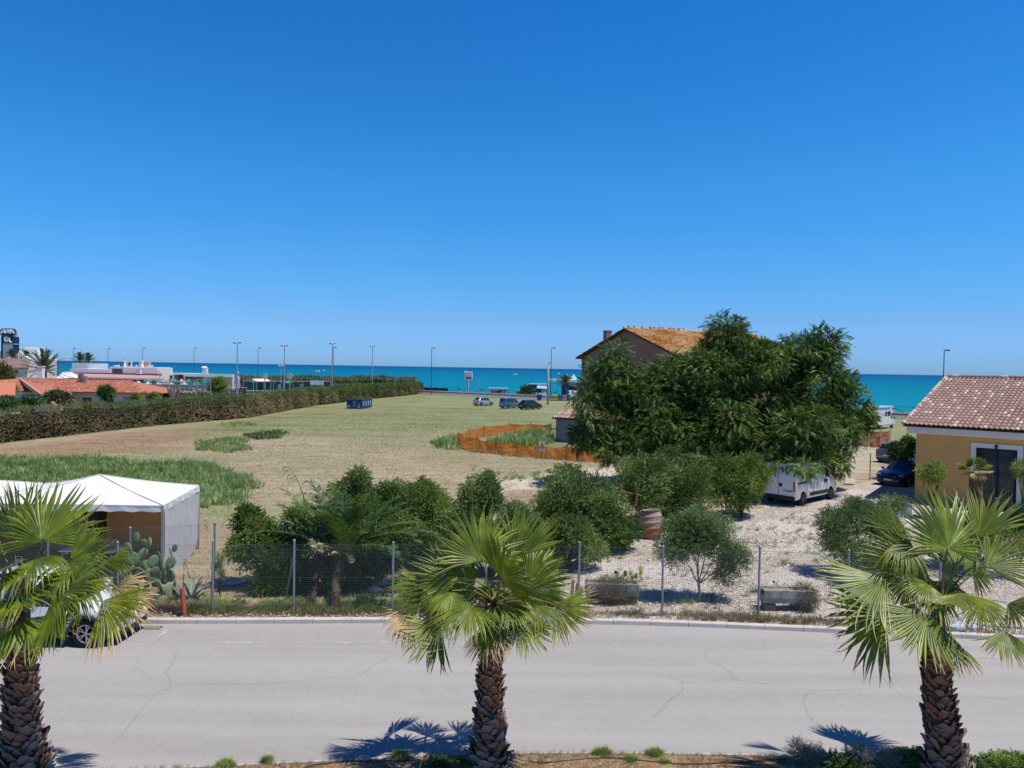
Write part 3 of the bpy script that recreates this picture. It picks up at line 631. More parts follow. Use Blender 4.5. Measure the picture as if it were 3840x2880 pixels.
# three cars on the far grass
loc = G(1792, 1522); car('parked_car', 'silver small hatchback, leftmost of the three cars parked on the far grass', (loc.x+1.0, loc.y+1.3, 0), R(42), hatch(paint('silver_car_paint', (.42, .46, .50), .4), 3.95, 1.55, .86, .12), group='cars parked on the far grass')
def vanlike(paint_):
    s = hatch(paint_, 4.25, 1.83, .88, .30); h = 2.125
    s['keys'] = [(-h, .62, .66, .76, .6), (-h+.03, .9, .94, .84, .7), (-h+.06, 1.10, 1.15, .86, .74), (-h+.14, 1.1, 1.72, .87, .74), (-h+.3, 1.1, 1.81, .88, .74), (-.3, 1.08, 1.83, .88, .75), (.40, 1.06, 1.78, .88, .73), (1.05, 1.04, 1.10, .88, .76), (1.5, .98, 1.02, .87, .74), (h-.12, .80, .86, .82, .68), (h, .55, .6, .7, .6)]
    s['ws'] = (.40, 1.05); s['rw'] = (-h+.06, -h+.14); s['side'] = [(-h+.25, -1.05), (-.98, -.12), (-.02, .85)]; s['mirror'] = (.9, 1.15); return s
loc = G(1895, 1532); car('parked_car', 'grey blue boxy family van, middle one of the three cars on the far grass', (loc.x+1.0, loc.y+1.3, 0), R(42), vanlike(paint('bluegrey_car_paint', (.16, .22, .29), .4)), group='cars parked on the far grass')
loc = G(1965, 1536); car('parked_car', 'black people carrier, rightmost of the three cars on the far grass', (loc.x+1.1, loc.y+1.3, 0), R(42), hatch(paint('black_car_paint', (.010, .012, .018), .2), 4.3, 1.62, .88, .16), group='cars parked on the far grass')
# white panel van under the big tree
P_VAN = paint('white_van_paint', (.70, .72, .73), 0)
a0, a1 = G(2996, 1897), G(3116, 1870); hd = math.atan2((a1-a0).y, (a1-a0).x); mid = (a0+a1)/2; off = Vector((-math.sin(hd), math.cos(hd), 0))*.85
s = dict(keys=[(-2.45, 1.0, 1.05, .90, .80), (-2.43, 1.35, 2.1, .97, .82), (-2.38, 1.36, 2.20, 1.0, .84), (-1.0, 1.36, 2.25, 1.0, .85), (.85, 1.36, 2.23, 1.0, .84), (1.1, 1.30, 2.12, .99, .82), (1.75, 1.22, 1.30, .98, .84), (2.05, 1.14, 1.19, .97, .82), (2.35, .88, .95, .90, .74), (2.45, .60, .68, .80, .66)],
         wheels=(-1.60, 1.60), r=.34, paint=P_VAN, ws=(1.1, 1.75), rw=None, side=[(.85, 1.42)], mirror=(1.5, 1.52), mirmat=M_BLACKPL, sill=.34, spokes=8, rimmat=mat('steel_rim', (.22, .22, .22), (.30, .30, .30), 20, .5, .4, metal=.5))
s['bits'] = lights(-2.45, 2.45, .22, .06, .80, 1.05, .97, tail=(.16, .10, .52))+[((-2.38, 0, .42), (.26, 1.86, .26), 'rear_bumper', M_BLACKPL), ((2.36, 0, .45), (.26, 1.8, .3), 'front_bumper', M_BLACKPL), ((-2.46, -.12, 1.08), (.05, .16, .18), 'rear_door_handle', M_BLACKPL), ((-2.455, .0, 1.25), (.02, .012, 1.7), 'rear_door_seam', M_UNDER)]
for sg in (-1, 1):
    s['bits'] += [((0.1, sg*1.0, .55), (2.1, .04, .20), 'side_trim', M_BLACKPL), ((-1.7, sg*1.0, 1.22), (1.25, .04, .07), 'door_rail', M_BLACKPL), ((.72, sg*1.0, 1.13), (.12, .04, .17), 'door_handle', M_BLACKPL), ((.98, sg*1.0, 1.13), (.12, .04, .17), 'door_handle', M_BLACKPL), ((.84, sg*1.0, 1.2), (.012, .012, 1.5), 'door_seam', M_UNDER), ((-.98, sg*1.0, 1.3), (.012, .012, 1.4), 'door_seam', M_UNDER)]
van = car('panel_van', 'white panel van parked under the big tree in dappled shade', mid+off, hd, s, 'van')
text_mesh('badge', 'CITROEN', .14, (-2.47, -.55, .80), (R(90), 0, R(-90)), mat('badge_navy', (.03, .05, .14)), van, width=.52)
# motorhome on the far grass to the right
M_CAMP = paint('white_camper_paint', (.70, .72, .74), 0); M_CAMPD = mat('shaded_panel_grey', (.42, .44, .47), (.36, .38, .4), 3, .5)
p0 = G(3292, 1612); f = Vector((.74, .67, 0)); rt = Vector((.67, -.74, 0)); cc = Vector((p0.x, p0.y, 0))+f*2.6-rt*1.12
P = thing('motorhome', 'white motorhome with sleeping pod over the cab on dry grass by the coast road', 'motorhome', cc, math.atan2(f.y, f.x))
b = MB(); b.prism([(-2.6, -1.1, .55), (-2.6, -1.1, 2.85), (1.0, -1.1, 2.95), (2.1, -1.1, 2.9), (2.45, -1.1, 2.55), (2.3, -1.1, 2.1), (1.5, -1.1, 1.95), (1.35, -1.1, .55)], (0, 2.2, 0)); b.build('body', M_CAMP, P, bevel=.04)
b = MB(); b.prism([(1.36, -.95, .45), (1.36, -.95, 1.94), (1.7, -.95, 1.94), (2.35, -.95, 1.25), (2.95, -.95, 1.05), (3.05, -.95, .45)], (0, 1.9, 0)); b.build('cab', M_CAMP, P, bevel=.04)
b = MB(); b.prism([(1.72, -.96, 1.9), (2.36, -.96, 1.27), (1.5, -.96, 1.27), (1.5, -.96, 1.9)], (0, .012, 0)); b.build('cab_window', M_GLASS, P)
for x, z, wd, h in ((-.2, 1.95, .55, .55), (.75, 1.95, .95, .6), (2.0, 2.55, .5, .3)):
    b = MB(); b.box((x, -1.115, z), (wd, .03, h)); b.build('window', M_GLASS, P, bevel=.01)
b = MB(); b.box((-.6, -1.12, 2.72), (3.6, .12, .14)); b.build('awning_roll', M_CHROME, P)
b = MB(); b.box((-2.615, 0, 1.9), (.03, 1.2, .6)); b.build('rear_window', M_GLASS, P)
b = MB(); b.box((-2.63, 0, .62), (.06, 2.1, .25)); b.build('rear_bumper', M_BLACKPL, P)
for sg in (-1, 1):
    b = MB(); b.box((-2.62, sg*.95, .95), (.04, .12, .3)); b.build('tail_light', M_REDLAMP, P); b = MB(); b.ball((2.5, sg*1.12, 1.4), (.07, .08, .16)); b.build('mirror', M_BLACKPL, P)
    wheel(P, -1.5, sg*.92, .34, .22, 8, None, sg); wheel(P, 2.35, sg*.85, .34, .22, 8, None, sg)
b = MB(); b.beam((-2.66, -.8, 1.3), (-2.66, .8, 1.3), .04); b.beam((-2.9, -.6, .8), (-2.66, -.6, 1.5), .04); b.beam((-2.9, .4, .8), (-2.66, .4, 1.5), .04); b.build('bike_rack', mat('red_rack', (.5, .06, .07)), P)
# ============================================================ BUILDINGS
def wall(parent, name, p0, p1, h, openings, m_, th=.25, z0=0.0, inset=None):
    """wall from p0 to p1 (seen face on the right-hand side of travel reversed: face towards nrm), real openings [(u0,u1,z0,z1)]"""
    p0, p1 = Vector(p0), Vector(p1); L = (p1-p0).length; d = (p1-p0)/L; n_ = Vector((d.y, -d.x, 0)); b = MB()
    us = sorted({0, L} | {u for o in openings for u in o[:2]}); zs = sorted({z0, h} | {z for o in openings for z in o[2:4]})
    for i in range(len(us)-1):
        for k in range(len(zs)-1):
            um, zm = (us[i]+us[i+1])/2, (zs[k]+zs[k+1])/2
            if any(o[0] < um < o[1] and o[2] < zm < o[3] for o in openings): continue
            c = p0+d*um-n_*th/2; b.box((c.x, c.y, zm), (us[i+1]-us[i], th, zs[k+1]-zs[k]), rz=math.atan2(d.y, d.x))
    return b.build(name, m_, parent, world=True)
def roof_tiles(name, A, e, p, Lx, run, rise, m_, parent, cw=.22, tl=.36, mess=0.0, tonef=None, lift=.0, clip=None, seed=1):
    """pantile field: A = eave corner, e along the eave, p up the slope (horizontal), real half-round tiles"""
    rn = np.random.default_rng(seed); sl = math.hypot(run, rise); nc = int(Lx/cw); nr = int(sl/tl)+1; up = (Vector(p)*run+Vector((0, 0, rise)))/sl; e = Vector(e); nn = e.cross(up); V = []; F = []; T = []
    if nn.z < 0: nn = -nn
    A = Vector(A); Q = 5
    for c in range(nc):
        for r in range(nr):
            u0 = c*cw; v0 = r*tl; v1 = min(sl, v0+tl*1.06)
            if clip and not clip((u0+cw/2), (v0+v1)/2): continue
            j = rn.normal(size=3)*mess; t = tonef(rn, c, r, nc, nr) if tonef else rn.random(); n0 = len(V)
            for v, hh in ((v0, .045), (v1, .0)):
                for q in range(Q):
                    a = math.pi*q/(Q-1); s = (1-math.cos(a))/2
                    w_ = cw*.72
                    P = A+e*(u0+cw*.14+w_*s+j[0]*.5)+up*(v+j[1])+nn*(lift+hh+abs(j[2])*.5+math.sin(a)*cw*.27)
                    V.append(P[:]); T.append(t)
            for q in range(Q-1): F.append((n0+q, n0+q+1, n0+Q+q+1, n0+Q+q))
            F.append((n0, n0+1, n0+2, n0+3)); F[-1] = (n0, n0+1, n0+3, n0+4)
            n1 = len(V)                                       # channel tile between the covers
            for v, hh in ((v0, .03), (v1, -.005)):
                for s in (-.16, .5-.36, .30-.14, .16+.0):
                    pass
                for s, z in ((-.14, .03), (0, -.005), (.14, .03)):
                    V.append((A+e*(u0+cw*s)+up*v+nn*(lift+hh+z))[:]); T.append(t*.6)
            F += [(n1, n1+1, n1+4, n1+3), (n1+1, n1+2, n1+5, n1+4)]
    return npmesh(name, np.array(V), F, m_, parent, world=True, tone=T)
def tilemat(name, c1, c2, c3=None, nscale=2.0):
    m, n, o = _nt(name); t = _attr(n, 'tone'); col = _ramp(n, t, [(0, c1), (.70, c2), (.78, c3 or c2), (1, tuple(x*.9 for x in (c3 or c2)))])
    col = _mixc(n, _mr(n, _noise(n, _pos(n), 14, 5, .75), .4, .7, 0, .5), col, tuple(x*.6 for x in c1)); p = _prin(n, o, col, .9, .15); _bump(n, p, _noise(n, _pos(n), 40, 4), .4, .01); return m
# ---- yellow house on the right
th = R(42); e = Vector((math.cos(th), -math.sin(th), 0)); pp = Vector((math.sin(th), math.cos(th), 0))
A0 = D(3386, 1590, 42.0); EZ = A0.z
H = thing('yellow_house', 'ochre yellow house with mottled pantile roof at the right edge', 'house', (A0.x, A0.y, 0), 0)
RUN, RISE, LEN = 9.5, 2.62, 16.0
W0 = A0+e*.55+pp*.55; W0.z = 0; W1 = W0+e*(LEN-1.1)
M_OCH = mat('ochre_render', (.72, .42, .155), (.64, .365, .13), .6, .9, .15, bump=.15, bscale=40)
M_WHT = mat('white_trim', (.80, .76, .70), (.70, .67, .62), 1.5, .8, .2)
# opening for the glazed door: project the photo's frame on to the facade line
def on_line(px, py, P0, d):
    r = ray(px, py); den = r.x*d.y-r.y*d.x; t = (P0.x*d.y-P0.y*d.x)/den
    u = (Vector((r.x*t, r.y*t, 0))-P0).dot(d); return u, CAM_H+r.z*t
u0, _z = on_line(3660, 1700, W0, e); u1, _z = on_line(3816, 1700, W0, e); _u, zt = on_line(3740, 1683, W0, e); u0f, _ = on_line(3642, 1700, W0, e); u1f, _ = on_line(3836, 1700, W0, e)
WH = EZ-.35
wall(H, 'front_wall', W0, W1, WH, [(u0, u1, .02, zt)], M_OCH, .3)
wall(H, 'left_wall', W0+pp*2*RUN, W0+pp*.31, WH, [], M_OCH, .3)
wall(H, 'rear_wall', W1+pp*2*(RUN-.5), W0+pp*2*(RUN-.5), WH, [], M_OCH, .3)
b = MB(); g0 = W0+Vector((0, 0, WH)); b.prism([g0+pp*.05, g0+pp*(2*RUN-1.1), g0+pp*(RUN-.55)+Vector((0, 0, RISE*.93))], e*.28); b.build('gable', M_OCH, H, world=True)
def trimbox(name, ua, ub, za, zb, out, m_, parent=H, d0=0.0):
    c = W0+e*((ua+ub)/2)-pp*(out/2+d0); b = MB(); b.box((c.x, c.y, (za+zb)/2), (ub-ua, out, zb-za), rz=-th); return b.build(name, m_, parent, world=True)
fr = trimbox('door_surround', u0f, u1f, zt+.0, zt+.24, .06, M_WHT)
trimbox('left_jamb', u0f, u0, .02, zt, .06, M_WHT, fr); trimbox('right_jamb', u1, u1f, .02, zt, .06, M_WHT, fr)
M_DARK = mat('dark_blue_frame', (.012, .014, .05), (.018, .02, .06), 5, .5, .4)
dr = trimbox('glazed_door', u0+.01, u1-.01, .03, zt-.02, .02, mat('reflecting_pane', (.022, .045, .045), (.05, .08, .075), 1.6, .08, .8, c3=(.02, .03, .035)), d0=-.22)
for k, (a, b_) in enumerate(((0, .09), (.47, .55), (.91, 1.0))): trimbox('door_frame', u0+(u1-u0)*a+.012, u0+(u1-u0)*b_-.012, .03, zt-.10, .06, M_DARK, dr, -.20)
trimbox('door_head', u0+.012, u1-.012, zt-.10, zt-.02, .07, M_DARK, dr, -.20)
gr = MB()
for k in range(15):
    q = W0+e*(u0+.06+(u1-u0-.12)*k/14)+pp*.04; gr.beam((q.x, q.y, .1), (q.x, q.y, zt-.14), .02)
for z in (.12, .9, 1.9, zt-.5, zt-.14):
    q0, q1 = W0+e*(u0+.04)+pp*.04, W0+e*(u1-.04)+pp*.04; gr.beam((q0.x, q0.y, z), (q1.x, q1.y, z), .025)
gr.build('security_grille', M_DARK, H, world=True)
q = W0+e*((u0+u1)/2)-pp*.12; b = MB(); b.tube([(q.x, q.y, zt-.06), (q.x, q.y, zt+.12)], .025, 8); b.ball((q.x, q.y, zt+.14), (.10, .06, .07)); b.ball((q.x, q.y, zt+.0), (.06, .06, .09)); b.build('wall_lantern', mat('black_iron', (.02, .02, .022), rough=.5), H, world=True)
# soffit, fascia and gutter line, roof
b = MB(); s0 = A0.copy(); s0.z = 0
for (o0, o1, za, zb) in ((.10, .62, WH-.0, WH+.06), (.10, .16, WH+.06, EZ-.10), (.30, .60, WH-.14, WH)):
    c = s0+e*(LEN/2)+pp*((o0+o1)/2); b.box((c.x, c.y, (za+zb)/2), (LEN-.3, o1-o0, zb-za), rz=-th)
b.build('cornice', M_WHT, H, world=True)
b = MB(); a_ = A0+Vector((0, 0, -.06)); v_ = pp*RUN+Vector((0, 0, RISE))
b.prism([a_, a_+v_, a_+pp*2*RUN, ][:3] if False else [a_, a_+v_, a_+pp*2*RUN, a_+pp*2*RUN-Vector((0, 0, .1)), a_+v_-Vector((0, 0, .12)), a_-Vector((0, 0, .06))], e*LEN)
b.build('roof_deck', mat('roof_deck_dark', (.09, .045, .03), (.06, .03, .02), 3, .9), H, world=True)
M_PAN = tilemat('mottled_pantile', (.33, .215, .175), (.46, .315, .26), (.74, .60, .47))
def tf(rn, c, r, nc, nr): return .8+.2*rn.random() if rn.random() < .15 else rn.random()*.66
roof_tiles('roof_tiles', A0+Vector((0, 0, -.02)), e, pp, LEN, RUN, RISE, M_PAN, H, .235, .50, .004, tf)
b = MB(); rdg = A0+v_+Vector((0, 0, .05))
for k in range(int(LEN/.38)):
    q0 = rdg+e*(k*.38); b.tube([q0, q0+e*.40], [.135, .115], 10, tone=random.choice((.3, .5, .6, .9)))
b.build('ridge_tiles', M_PAN, H, world=True)
b = MB()
for k in range(int(math.hypot(RUN, RISE)/.4)+1):
    t = k*.4/math.hypot(RUN, RISE); q0 = A0+v_*min(1, t)+Vector((0, 0, .05)); q1 = A0+v_*min(1, t+.42/math.hypot(RUN, RISE))+Vector((0, 0, .04)); b.tube([q0, q1], [.10, .085], 8, tone=random.choice((.3, .5, .85, .9)))
b.build('verge_tiles', M_PAN, H, world=True)
# ---- old farmhouse
rg = Vector((.866, .5, 0)); gd = Vector((.5, -.866, 0))
Pk = D(2348, 1232, 80.0); EZo = 8.45; WW = 8.3
OH = thing('old_farmhouse', 'derelict two storey farmhouse with orange tiled roof and shaded grey brown gable', 'house', (Pk.x, Pk.y, 0))
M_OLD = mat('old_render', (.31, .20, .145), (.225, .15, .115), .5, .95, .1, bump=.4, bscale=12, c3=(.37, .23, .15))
rise = Pk.z-EZo; pk0 = Vector((Pk.x, Pk.y, 0)); LL = 19.0
zw = EZo-.15; gl = pk0-gd*(WW-.45); gr_ = pk0+gd*(WW-.45)
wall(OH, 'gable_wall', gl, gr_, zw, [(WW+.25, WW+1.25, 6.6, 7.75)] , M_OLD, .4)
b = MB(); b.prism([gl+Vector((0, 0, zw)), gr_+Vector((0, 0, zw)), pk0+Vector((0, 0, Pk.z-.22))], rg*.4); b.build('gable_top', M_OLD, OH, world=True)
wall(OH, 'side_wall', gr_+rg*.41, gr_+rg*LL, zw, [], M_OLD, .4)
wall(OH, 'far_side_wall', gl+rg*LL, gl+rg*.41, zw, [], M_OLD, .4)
q = pk0-rg*.02+gd*(2.55-.0); b = MB(); b.box((q.x+rg.x*.3, q.y+rg.y*.3, 7.18), (.2, 1.1, 1.2), rz=math.atan2(rg.y, rg.x)); b.build('window', mat('dark_opening', (.01, .009, .008), rough=.95), OH, world=True)
for du, z0_, z1_, wd in ((4.6, 6.6, 8.0, 1.3), (-5.2, 6.1, 8.0, 1.1)):
    q = pk0+gd*du-rg*.012; b = MB(); b.box((q.x, q.y, (z0_+z1_)/2), (.03, wd, z1_-z0_), rz=math.atan2(rg.y, rg.x)); b.build('blocked_window', mat('patched_render', (.26, .205, .175), (.20, .16, .14), 2, .95), OH, world=True)
b = MB(); dk = .10
for sg in (-1, 1):
    p0_ = Vector((Pk.x, Pk.y, Pk.z))-rg*.35; p1_ = p0_+gd*sg*WW*1.05-Vector((0, 0, rise*1.05)); b.prism([p0_, p1_, p1_-Vector((0, 0, .14)), p0_-Vector((0, 0, .14))], rg*(LL+.6))
b.build('roof_deck', mat('old_deck', (.16, .075, .045), (.10, .05, .035), 3, .95), OH, world=True)
M_OLDT = tilemat('lichened_old_tile', (.36, .13, .03), (.62, .33, .10), (.66, .50, .30))
def tfo(rn, c, r, nc, nr): return np.clip(.55*rn.random()+.3*math.sin(c*.31)*math.sin(r*.4)+.25+(.35 if rn.random() < .10 else 0), 0, 1)
p1_ = Vector((Pk.x, Pk.y, Pk.z))-rg*.35+gd*WW*1.05-Vector((0, 0, rise*1.05))
roof_tiles('roof_tiles', p1_+Vector((0, 0, .03)), rg, -gd, LL+.6, WW*1.05, rise*1.05, M_OLDT, OH, .30, .42, .035, tfo, seed=5)
p2_ = Vector((Pk.x, Pk.y, Pk.z))-rg*.35+rg*(LL+.6)-gd*WW*1.05-Vector((0, 0, rise*1.05))
roof_tiles('far_roof_tiles', p2_+Vector((0, 0, .03)), -rg, gd, LL+.6, WW*1.05, rise*1.05, M_OLDT, OH, .30, .42, .04, lambda rn, c, r, nc, nr: rn.random()*.45, seed=6)
b = MB()
for k in range(46):
    q0 = Vector((Pk.x, Pk.y, Pk.z+.06))-rg*.3+rg*k*.42; b.tube([q0, q0+rg*.44+Vector((0, 0, random.uniform(-.04, .04)))], [.16, .13], 8, tone=random.choice((.5, .9, 1, .7)))
    if random.random() < .45: b.box(q0+Vector((random.uniform(-.2, .2), 0, .2)), (.25, .2, .14), rz=random.random()*3, tone=1.0)
b.build('ridge_tiles', M_OLDT, OH, world=True)
q = pk0-gd*3.6+rg*.3; zc = Pk.z-rise*3.6/WW; b = MB(); b.box((q.x, q.y, zc+.35), (.7, .6, 1.5), rz=.5); b.box((q.x, q.y, zc+1.14), (.8, .7, .1), rz=.5); b.build('chimney', mat('chimney_stone', (.25, .20, .17), (.18, .14, .12), 3, .95), OH, world=True)
# broken corner bricks
b = MB()
for k in range(60):
    q = gl+Vector((0, 0, EZo-random.random()*.2-.1-random.random()**2*1.6))-rg*.02+gd*random.uniform(.0, .5); b.box(q, (.1, .26, .06), rz=math.atan2(rg.y, rg.x))
b.build('exposed_bricks', mat('old_brick', (.30, .11, .06), (.22, .08, .05), 6, .95), OH, world=True)
# ---- low outbuilding in front of it
E0, E1 = D(2069, 1566, 72.5), D(2470, 1584, 68.0); E1.z = E0.z
OB = thing('outbuilding', 'low plastered outbuilding with pale old tile roof behind the orange net', 'shed', (E0.x, E0.y, 0)); ed = (E1-E0); ed.z = 0; LB = 22.0; ed.normalize(); bd = Vector((-ed.y, ed.x, 0))
c0 = Vector((E0.x, E0.y, 0))+ed*.3+bd*.35; M_OB = mat('shed_render', (.30, .275, .27), (.22, .20, .20), .45, .95, .1, bump=.3, bscale=10, c3=(.36, .31, .27))
wall(OB, 'front_wall', c0, c0+ed*(LB-.6), E0.z-.05, [], M_OB, .3); wall(OB, 'left_wall', c0+bd*6, c0+bd*.31, E0.z-.05, [], M_OB, .3)
b = MB(); g0 = c0+Vector((0, 0, E0.z-.05)); b.prism([g0, g0+bd*5.7, g0+bd*5.7+Vector((0, 0, 1.15)), ], ed*.3); b.build('side_gable', M_OB, OB, world=True)
b = MB(); q0 = Vector(E0)-Vector((0, 0, .04)); b.prism([q0, q0+bd*6.4+Vector((0, 0, 1.3)), q0+bd*6.4+Vector((0, 0, 1.2)), q0-Vector((0, 0, .08))], ed*LB); b.build('roof_deck', mat('old_deck', (.16, .075, .045)), OB, world=True)
M_PALE = tilemat('sunbleached_tile', (.34, .19, .12), (.58, .42, .31), (.70, .62, .52))
roof_tiles('roof_tiles', Vector(E0), ed, bd, LB, 6.4, 1.3, M_PALE, OB, .27, .40, .02, lambda rn, c, r, nc, nr: rn.random(), seed=9)
# ---- terracotta roofed houses behind the hedge
M_TERRA = tilemat('terracotta_tile', (.40, .135, .085), (.60, .25, .165), (.66, .34, .24)); M_PLAS = mat('pale_plaster', (.60, .56, .55), (.54, .50, .49), .8, .9, .1); M_SHUT = mat('brown_shutter', (.19, .085, .045), (.15, .065, .035), 4, .7)
def gable_house(name, label, ridgeL, ridgeR, eaveL, eaveR, depth_e, ez, rz_, depthr, gcol=M_PLAS):
    pass
YE, YR = 102.0, 107.5
rl, rr_ = D(74, 1425, YR), D(494, 1424, YR); rz0 = (rl.z+rr_.z)/2; el_, er_ = D(203, 1515, YE-5), D(562, 1475, YE); ez0 = er_.z
TH = thing('terracotta_house', 'low house with long terracotta roof behind the hedge, left of the tennis courts', 'house', (rl.x, YE, 0))
x0, x1 = rl.x+.6, er_.x-.6; xs0 = D(269, 1476, YE).x
b = MB(); k_ = (rz0-ez0)/(YR-YE)
zl = lambda y: rz0-k_*(YR-y)
ylow = YE-3.2
Yb = 2*YR-YE; zd = .05
for q in ([(rl.x, YE, ez0-zd), (er_.x, YE, ez0-zd), (rr_.x, YR, rz0-zd), (rl.x, YR, rz0-zd)], [(er_.x, YE, ez0-zd), (er_.x, Yb, ez0-zd), (rr_.x, YR, rz0-zd)], [(er_.x, Yb, ez0-zd), (rl.x, Yb, ez0-zd), (rl.x, YR, rz0-zd), (rr_.x, YR, rz0-zd)]): b.prism(q, (0, 0, -.1))
b.build('roof_deck', mat('terra_deck', (.50, .19, .12), (.40, .15, .095), 6, .9, bump=.6, bscale=9), TH, world=True)
SL = (er_.x-rr_.x)                      # the right hand rake runs outwards down the slope
LT = er_.x-rl.x; slen = math.hypot(YR-YE, rz0-ez0)
roof_tiles('roof_tiles', (rl.x, YE, ez0), Vector((1, 0, 0)), Vector((0, 1, 0)), LT, YR-YE, rz0-ez0, M_TERRA, TH, .30, .40, .006, lambda rn, c, r, nc, nr: rn.random()*.9, clip=lambda u, v: u < LT-SL*v/slen-.15, seed=3)
PKp = Vector((rl.x, YR, rz0)); Cc = D(203, 1515, 86); Ev = Vector((xs0, YE, ez0)); Rc = D(32, 1468, 116)
b = MB(); b.prism([PKp, Cc, Ev], (0, 0, -.12)); b.prism([PKp, Ev, Cc+(Ev-Cc)*.5+Vector((0, 0, -.1))], (0, 0, -.1)); b.build('wing_roof', mat('terra_deck', (.50, .19, .12)), TH, world=True)
b = MB(); b.beam((rl.x, YR, rz0+.06), (rr_.x+.3, YR, rz0+.06), .26, .14, tone=.3); b.build('ridge_cap', M_TERRA, TH, world=True)
b = MB(); b.beam(PKp+Vector((0, 0, .04)), Cc+Vector((0, 0, .04)), .28, .16, tone=.8); b.beam(PKp+Vector((0, 0, .04)), Rc+Vector((0, 0, .04)), .28, .16, tone=.8); b.build('verge', M_TERRA, TH, world=True)
D1 = D(308, 1484, YE+.6).x; D2 = D(343, 1484, YE+.6).x; D3 = D(404, 1484, YE+.6).x; D4 = D(427, 1484, YE+.6).x; D5, D6 = D(462, 1484, YE+.6).x, D(500, 1484, YE+.6).x
wall(TH, 'front_wall', (xs0-.3, YE+.6, 0), (x1, YE+.6, 0), ez0-.1, [(D1-xs0+.3, D2-xs0+.3, 0, 2.15), (D3-xs0+.3, D4-xs0+.3, 0, 2.15)], M_PLAS, .25)
for a_, b_ in ((D1, D2), (D3, D4)):
    bb = MB(); bb.box(((a_+b_)/2, YE+.78, 1.06), (b_-a_, .06, 2.12)); bb.build('shutter_door', M_SHUT, TH, world=True)
bb = MB(); bb.box(((D5+D6)/2, YE+.56, 1.1), (D6-D5, .06, 2.2)); bb.build('porch_recess', mat('grey_plaster', (.33, .31, .33), (.28, .27, .29), 1.5, .9), TH, world=True)
gw = [Vector((Rc.x, Rc.y, 0)), Vector((Cc.x, Cc.y, 0)), Cc-Vector((0, 0, .2)), PKp-Vector((0, 0, .2)), Rc-Vector((0, 0, .2))]; gw = [q+Vector((.5, .35, 0)) for q in gw]; b = MB(); b.prism(gw[::-1], (.2, .2, 0)); b.build('gable_wall', mat('lilac_grey_plaster', (.56, .53, .57), (.50, .48, .52), .8, .9), TH, world=True)
b = MB(); b.prism([PKp-Vector((0, 0, .12)), Cc-Vector((0, 0, .12)), Cc-Vector((0, 0, .42)), PKp-Vector((0, 0, .45))], (.3, .2, 0)); b.prism([PKp-Vector((0, 0, .12)), Rc-Vector((0, 0, .12)), Rc-Vector((0, 0, .5)), PKp-Vector((0, 0, .5))], (.3, .2, 0)); b.build('bargeboard', mat('cream_board', (.60, .47, .25), (.52, .40, .2), 3, .8), TH, world=True)
cx_ = D(314, 1420, YR-1).x; b = MB(); b.box((cx_-.4, YR-1, rz0+.25), (.5, .6, 1.3)); b.box((cx_+.25, YR-1.3, rz0+.1), (.55, .5, 1.0)); b.build('chimney', mat('chimney_brown', (.17, .10, .09), (.38, .33, .30), 1.2, .9), TH, world=True)
b = MB(); b.tube([(cx_, YR-1, rz0+.5), (cx_, YR-1, rz0+3.2)], .025, 5); b.build('aerial', mat('aerial_grey', (.4, .4, .4)), TH, world=True)
# second terracotta roof behind
T2 = thing('terracotta_house', 'terracotta roofed house behind the long low house, with a white chimney on its roof', 'house', (D(100, 1440, 116).x, 114, 0))
a_, b_, c_, d_ = D(-260, 1456, 114), D(240, 1436, 114), D(64, 1414, 120), D(225, 1418, 120)
m_ = MB(); m_.poly([(a_.x, 114, 3.6), (b_.x, 114, 3.6), (d_.x, 120, d_.z), (c_.x, 120, d_.z)]); m_.build('roof_front', mat('terracotta_far', (.60, .22, .13), (.52, .18, .10), 3, .9, bump=.4, bscale=6), T2, world=True)
m_ = MB(); m_.poly([(d_.x, 120, d_.z), (b_.x, 126, 3.6), (a_.x, 126, 3.6), (c_.x, 120, d_.z)]); m_.poly([(b_.x, 114, 3.6), (b_.x, 126, 3.6), (d_.x, 120, d_.z)]); m_.poly([(a_.x, 114, 3.6), (c_.x, 120, d_.z), (a_.x, 126, 3.6)]); m_.build('roof_rear', mat('terracotta_far', (.60, .22, .13)), T2, world=True)
m_ = MB(); m_.box(((a_.x+b_.x)/2, 120, 1.75), (b_.x-a_.x-1.2, 10.8, 3.5)); m_.build('walls', M_PLAS, T2, world=True)
q = D(153, 1412, 117); m_ = MB(); m_.box((q.x, 117, 4.9), (.85, .7, 2.2)); m_.box((q.x, 117, 6.05), (1.05, .9, .12)); m_.build('chimney', mat('white_masonry', (.78, .77, .75), (.7, .69, .67), 1.5, .85), T2, world=True)
# third: small eave at the left edge
q = D(0, 1480, 84); T3 = thing('terracotta_house', 'corner of a white house with terracotta eave at the left edge of the view', 'house', (q.x-3, 86, 0))
a_ = D(57, 1483, 84); b_ = D(-10, 1460, 89)
m_ = MB(); m_.prism([(a_.x, 84, a_.z), (a_.x-3.2, 89, a_.z+1.3), (a_.x-3.2, 89, a_.z+1.2), (a_.x, 84, a_.z-.12)], (-7, 0, 0)); m_.build('roof', mat('terracotta_far', (.60, .22, .13)), T3, world=True)
m_ = MB(); m_.prism([(a_.x-.8, 84.6, 0), (a_.x-.8, 84.6, a_.z-.12), (a_.x-3.5, 89, a_.z+1.1), (a_.x-3.5, 89, 0)], (-6, 0, 0)); m_.build('walls', M_PLAS, T3, world=True)
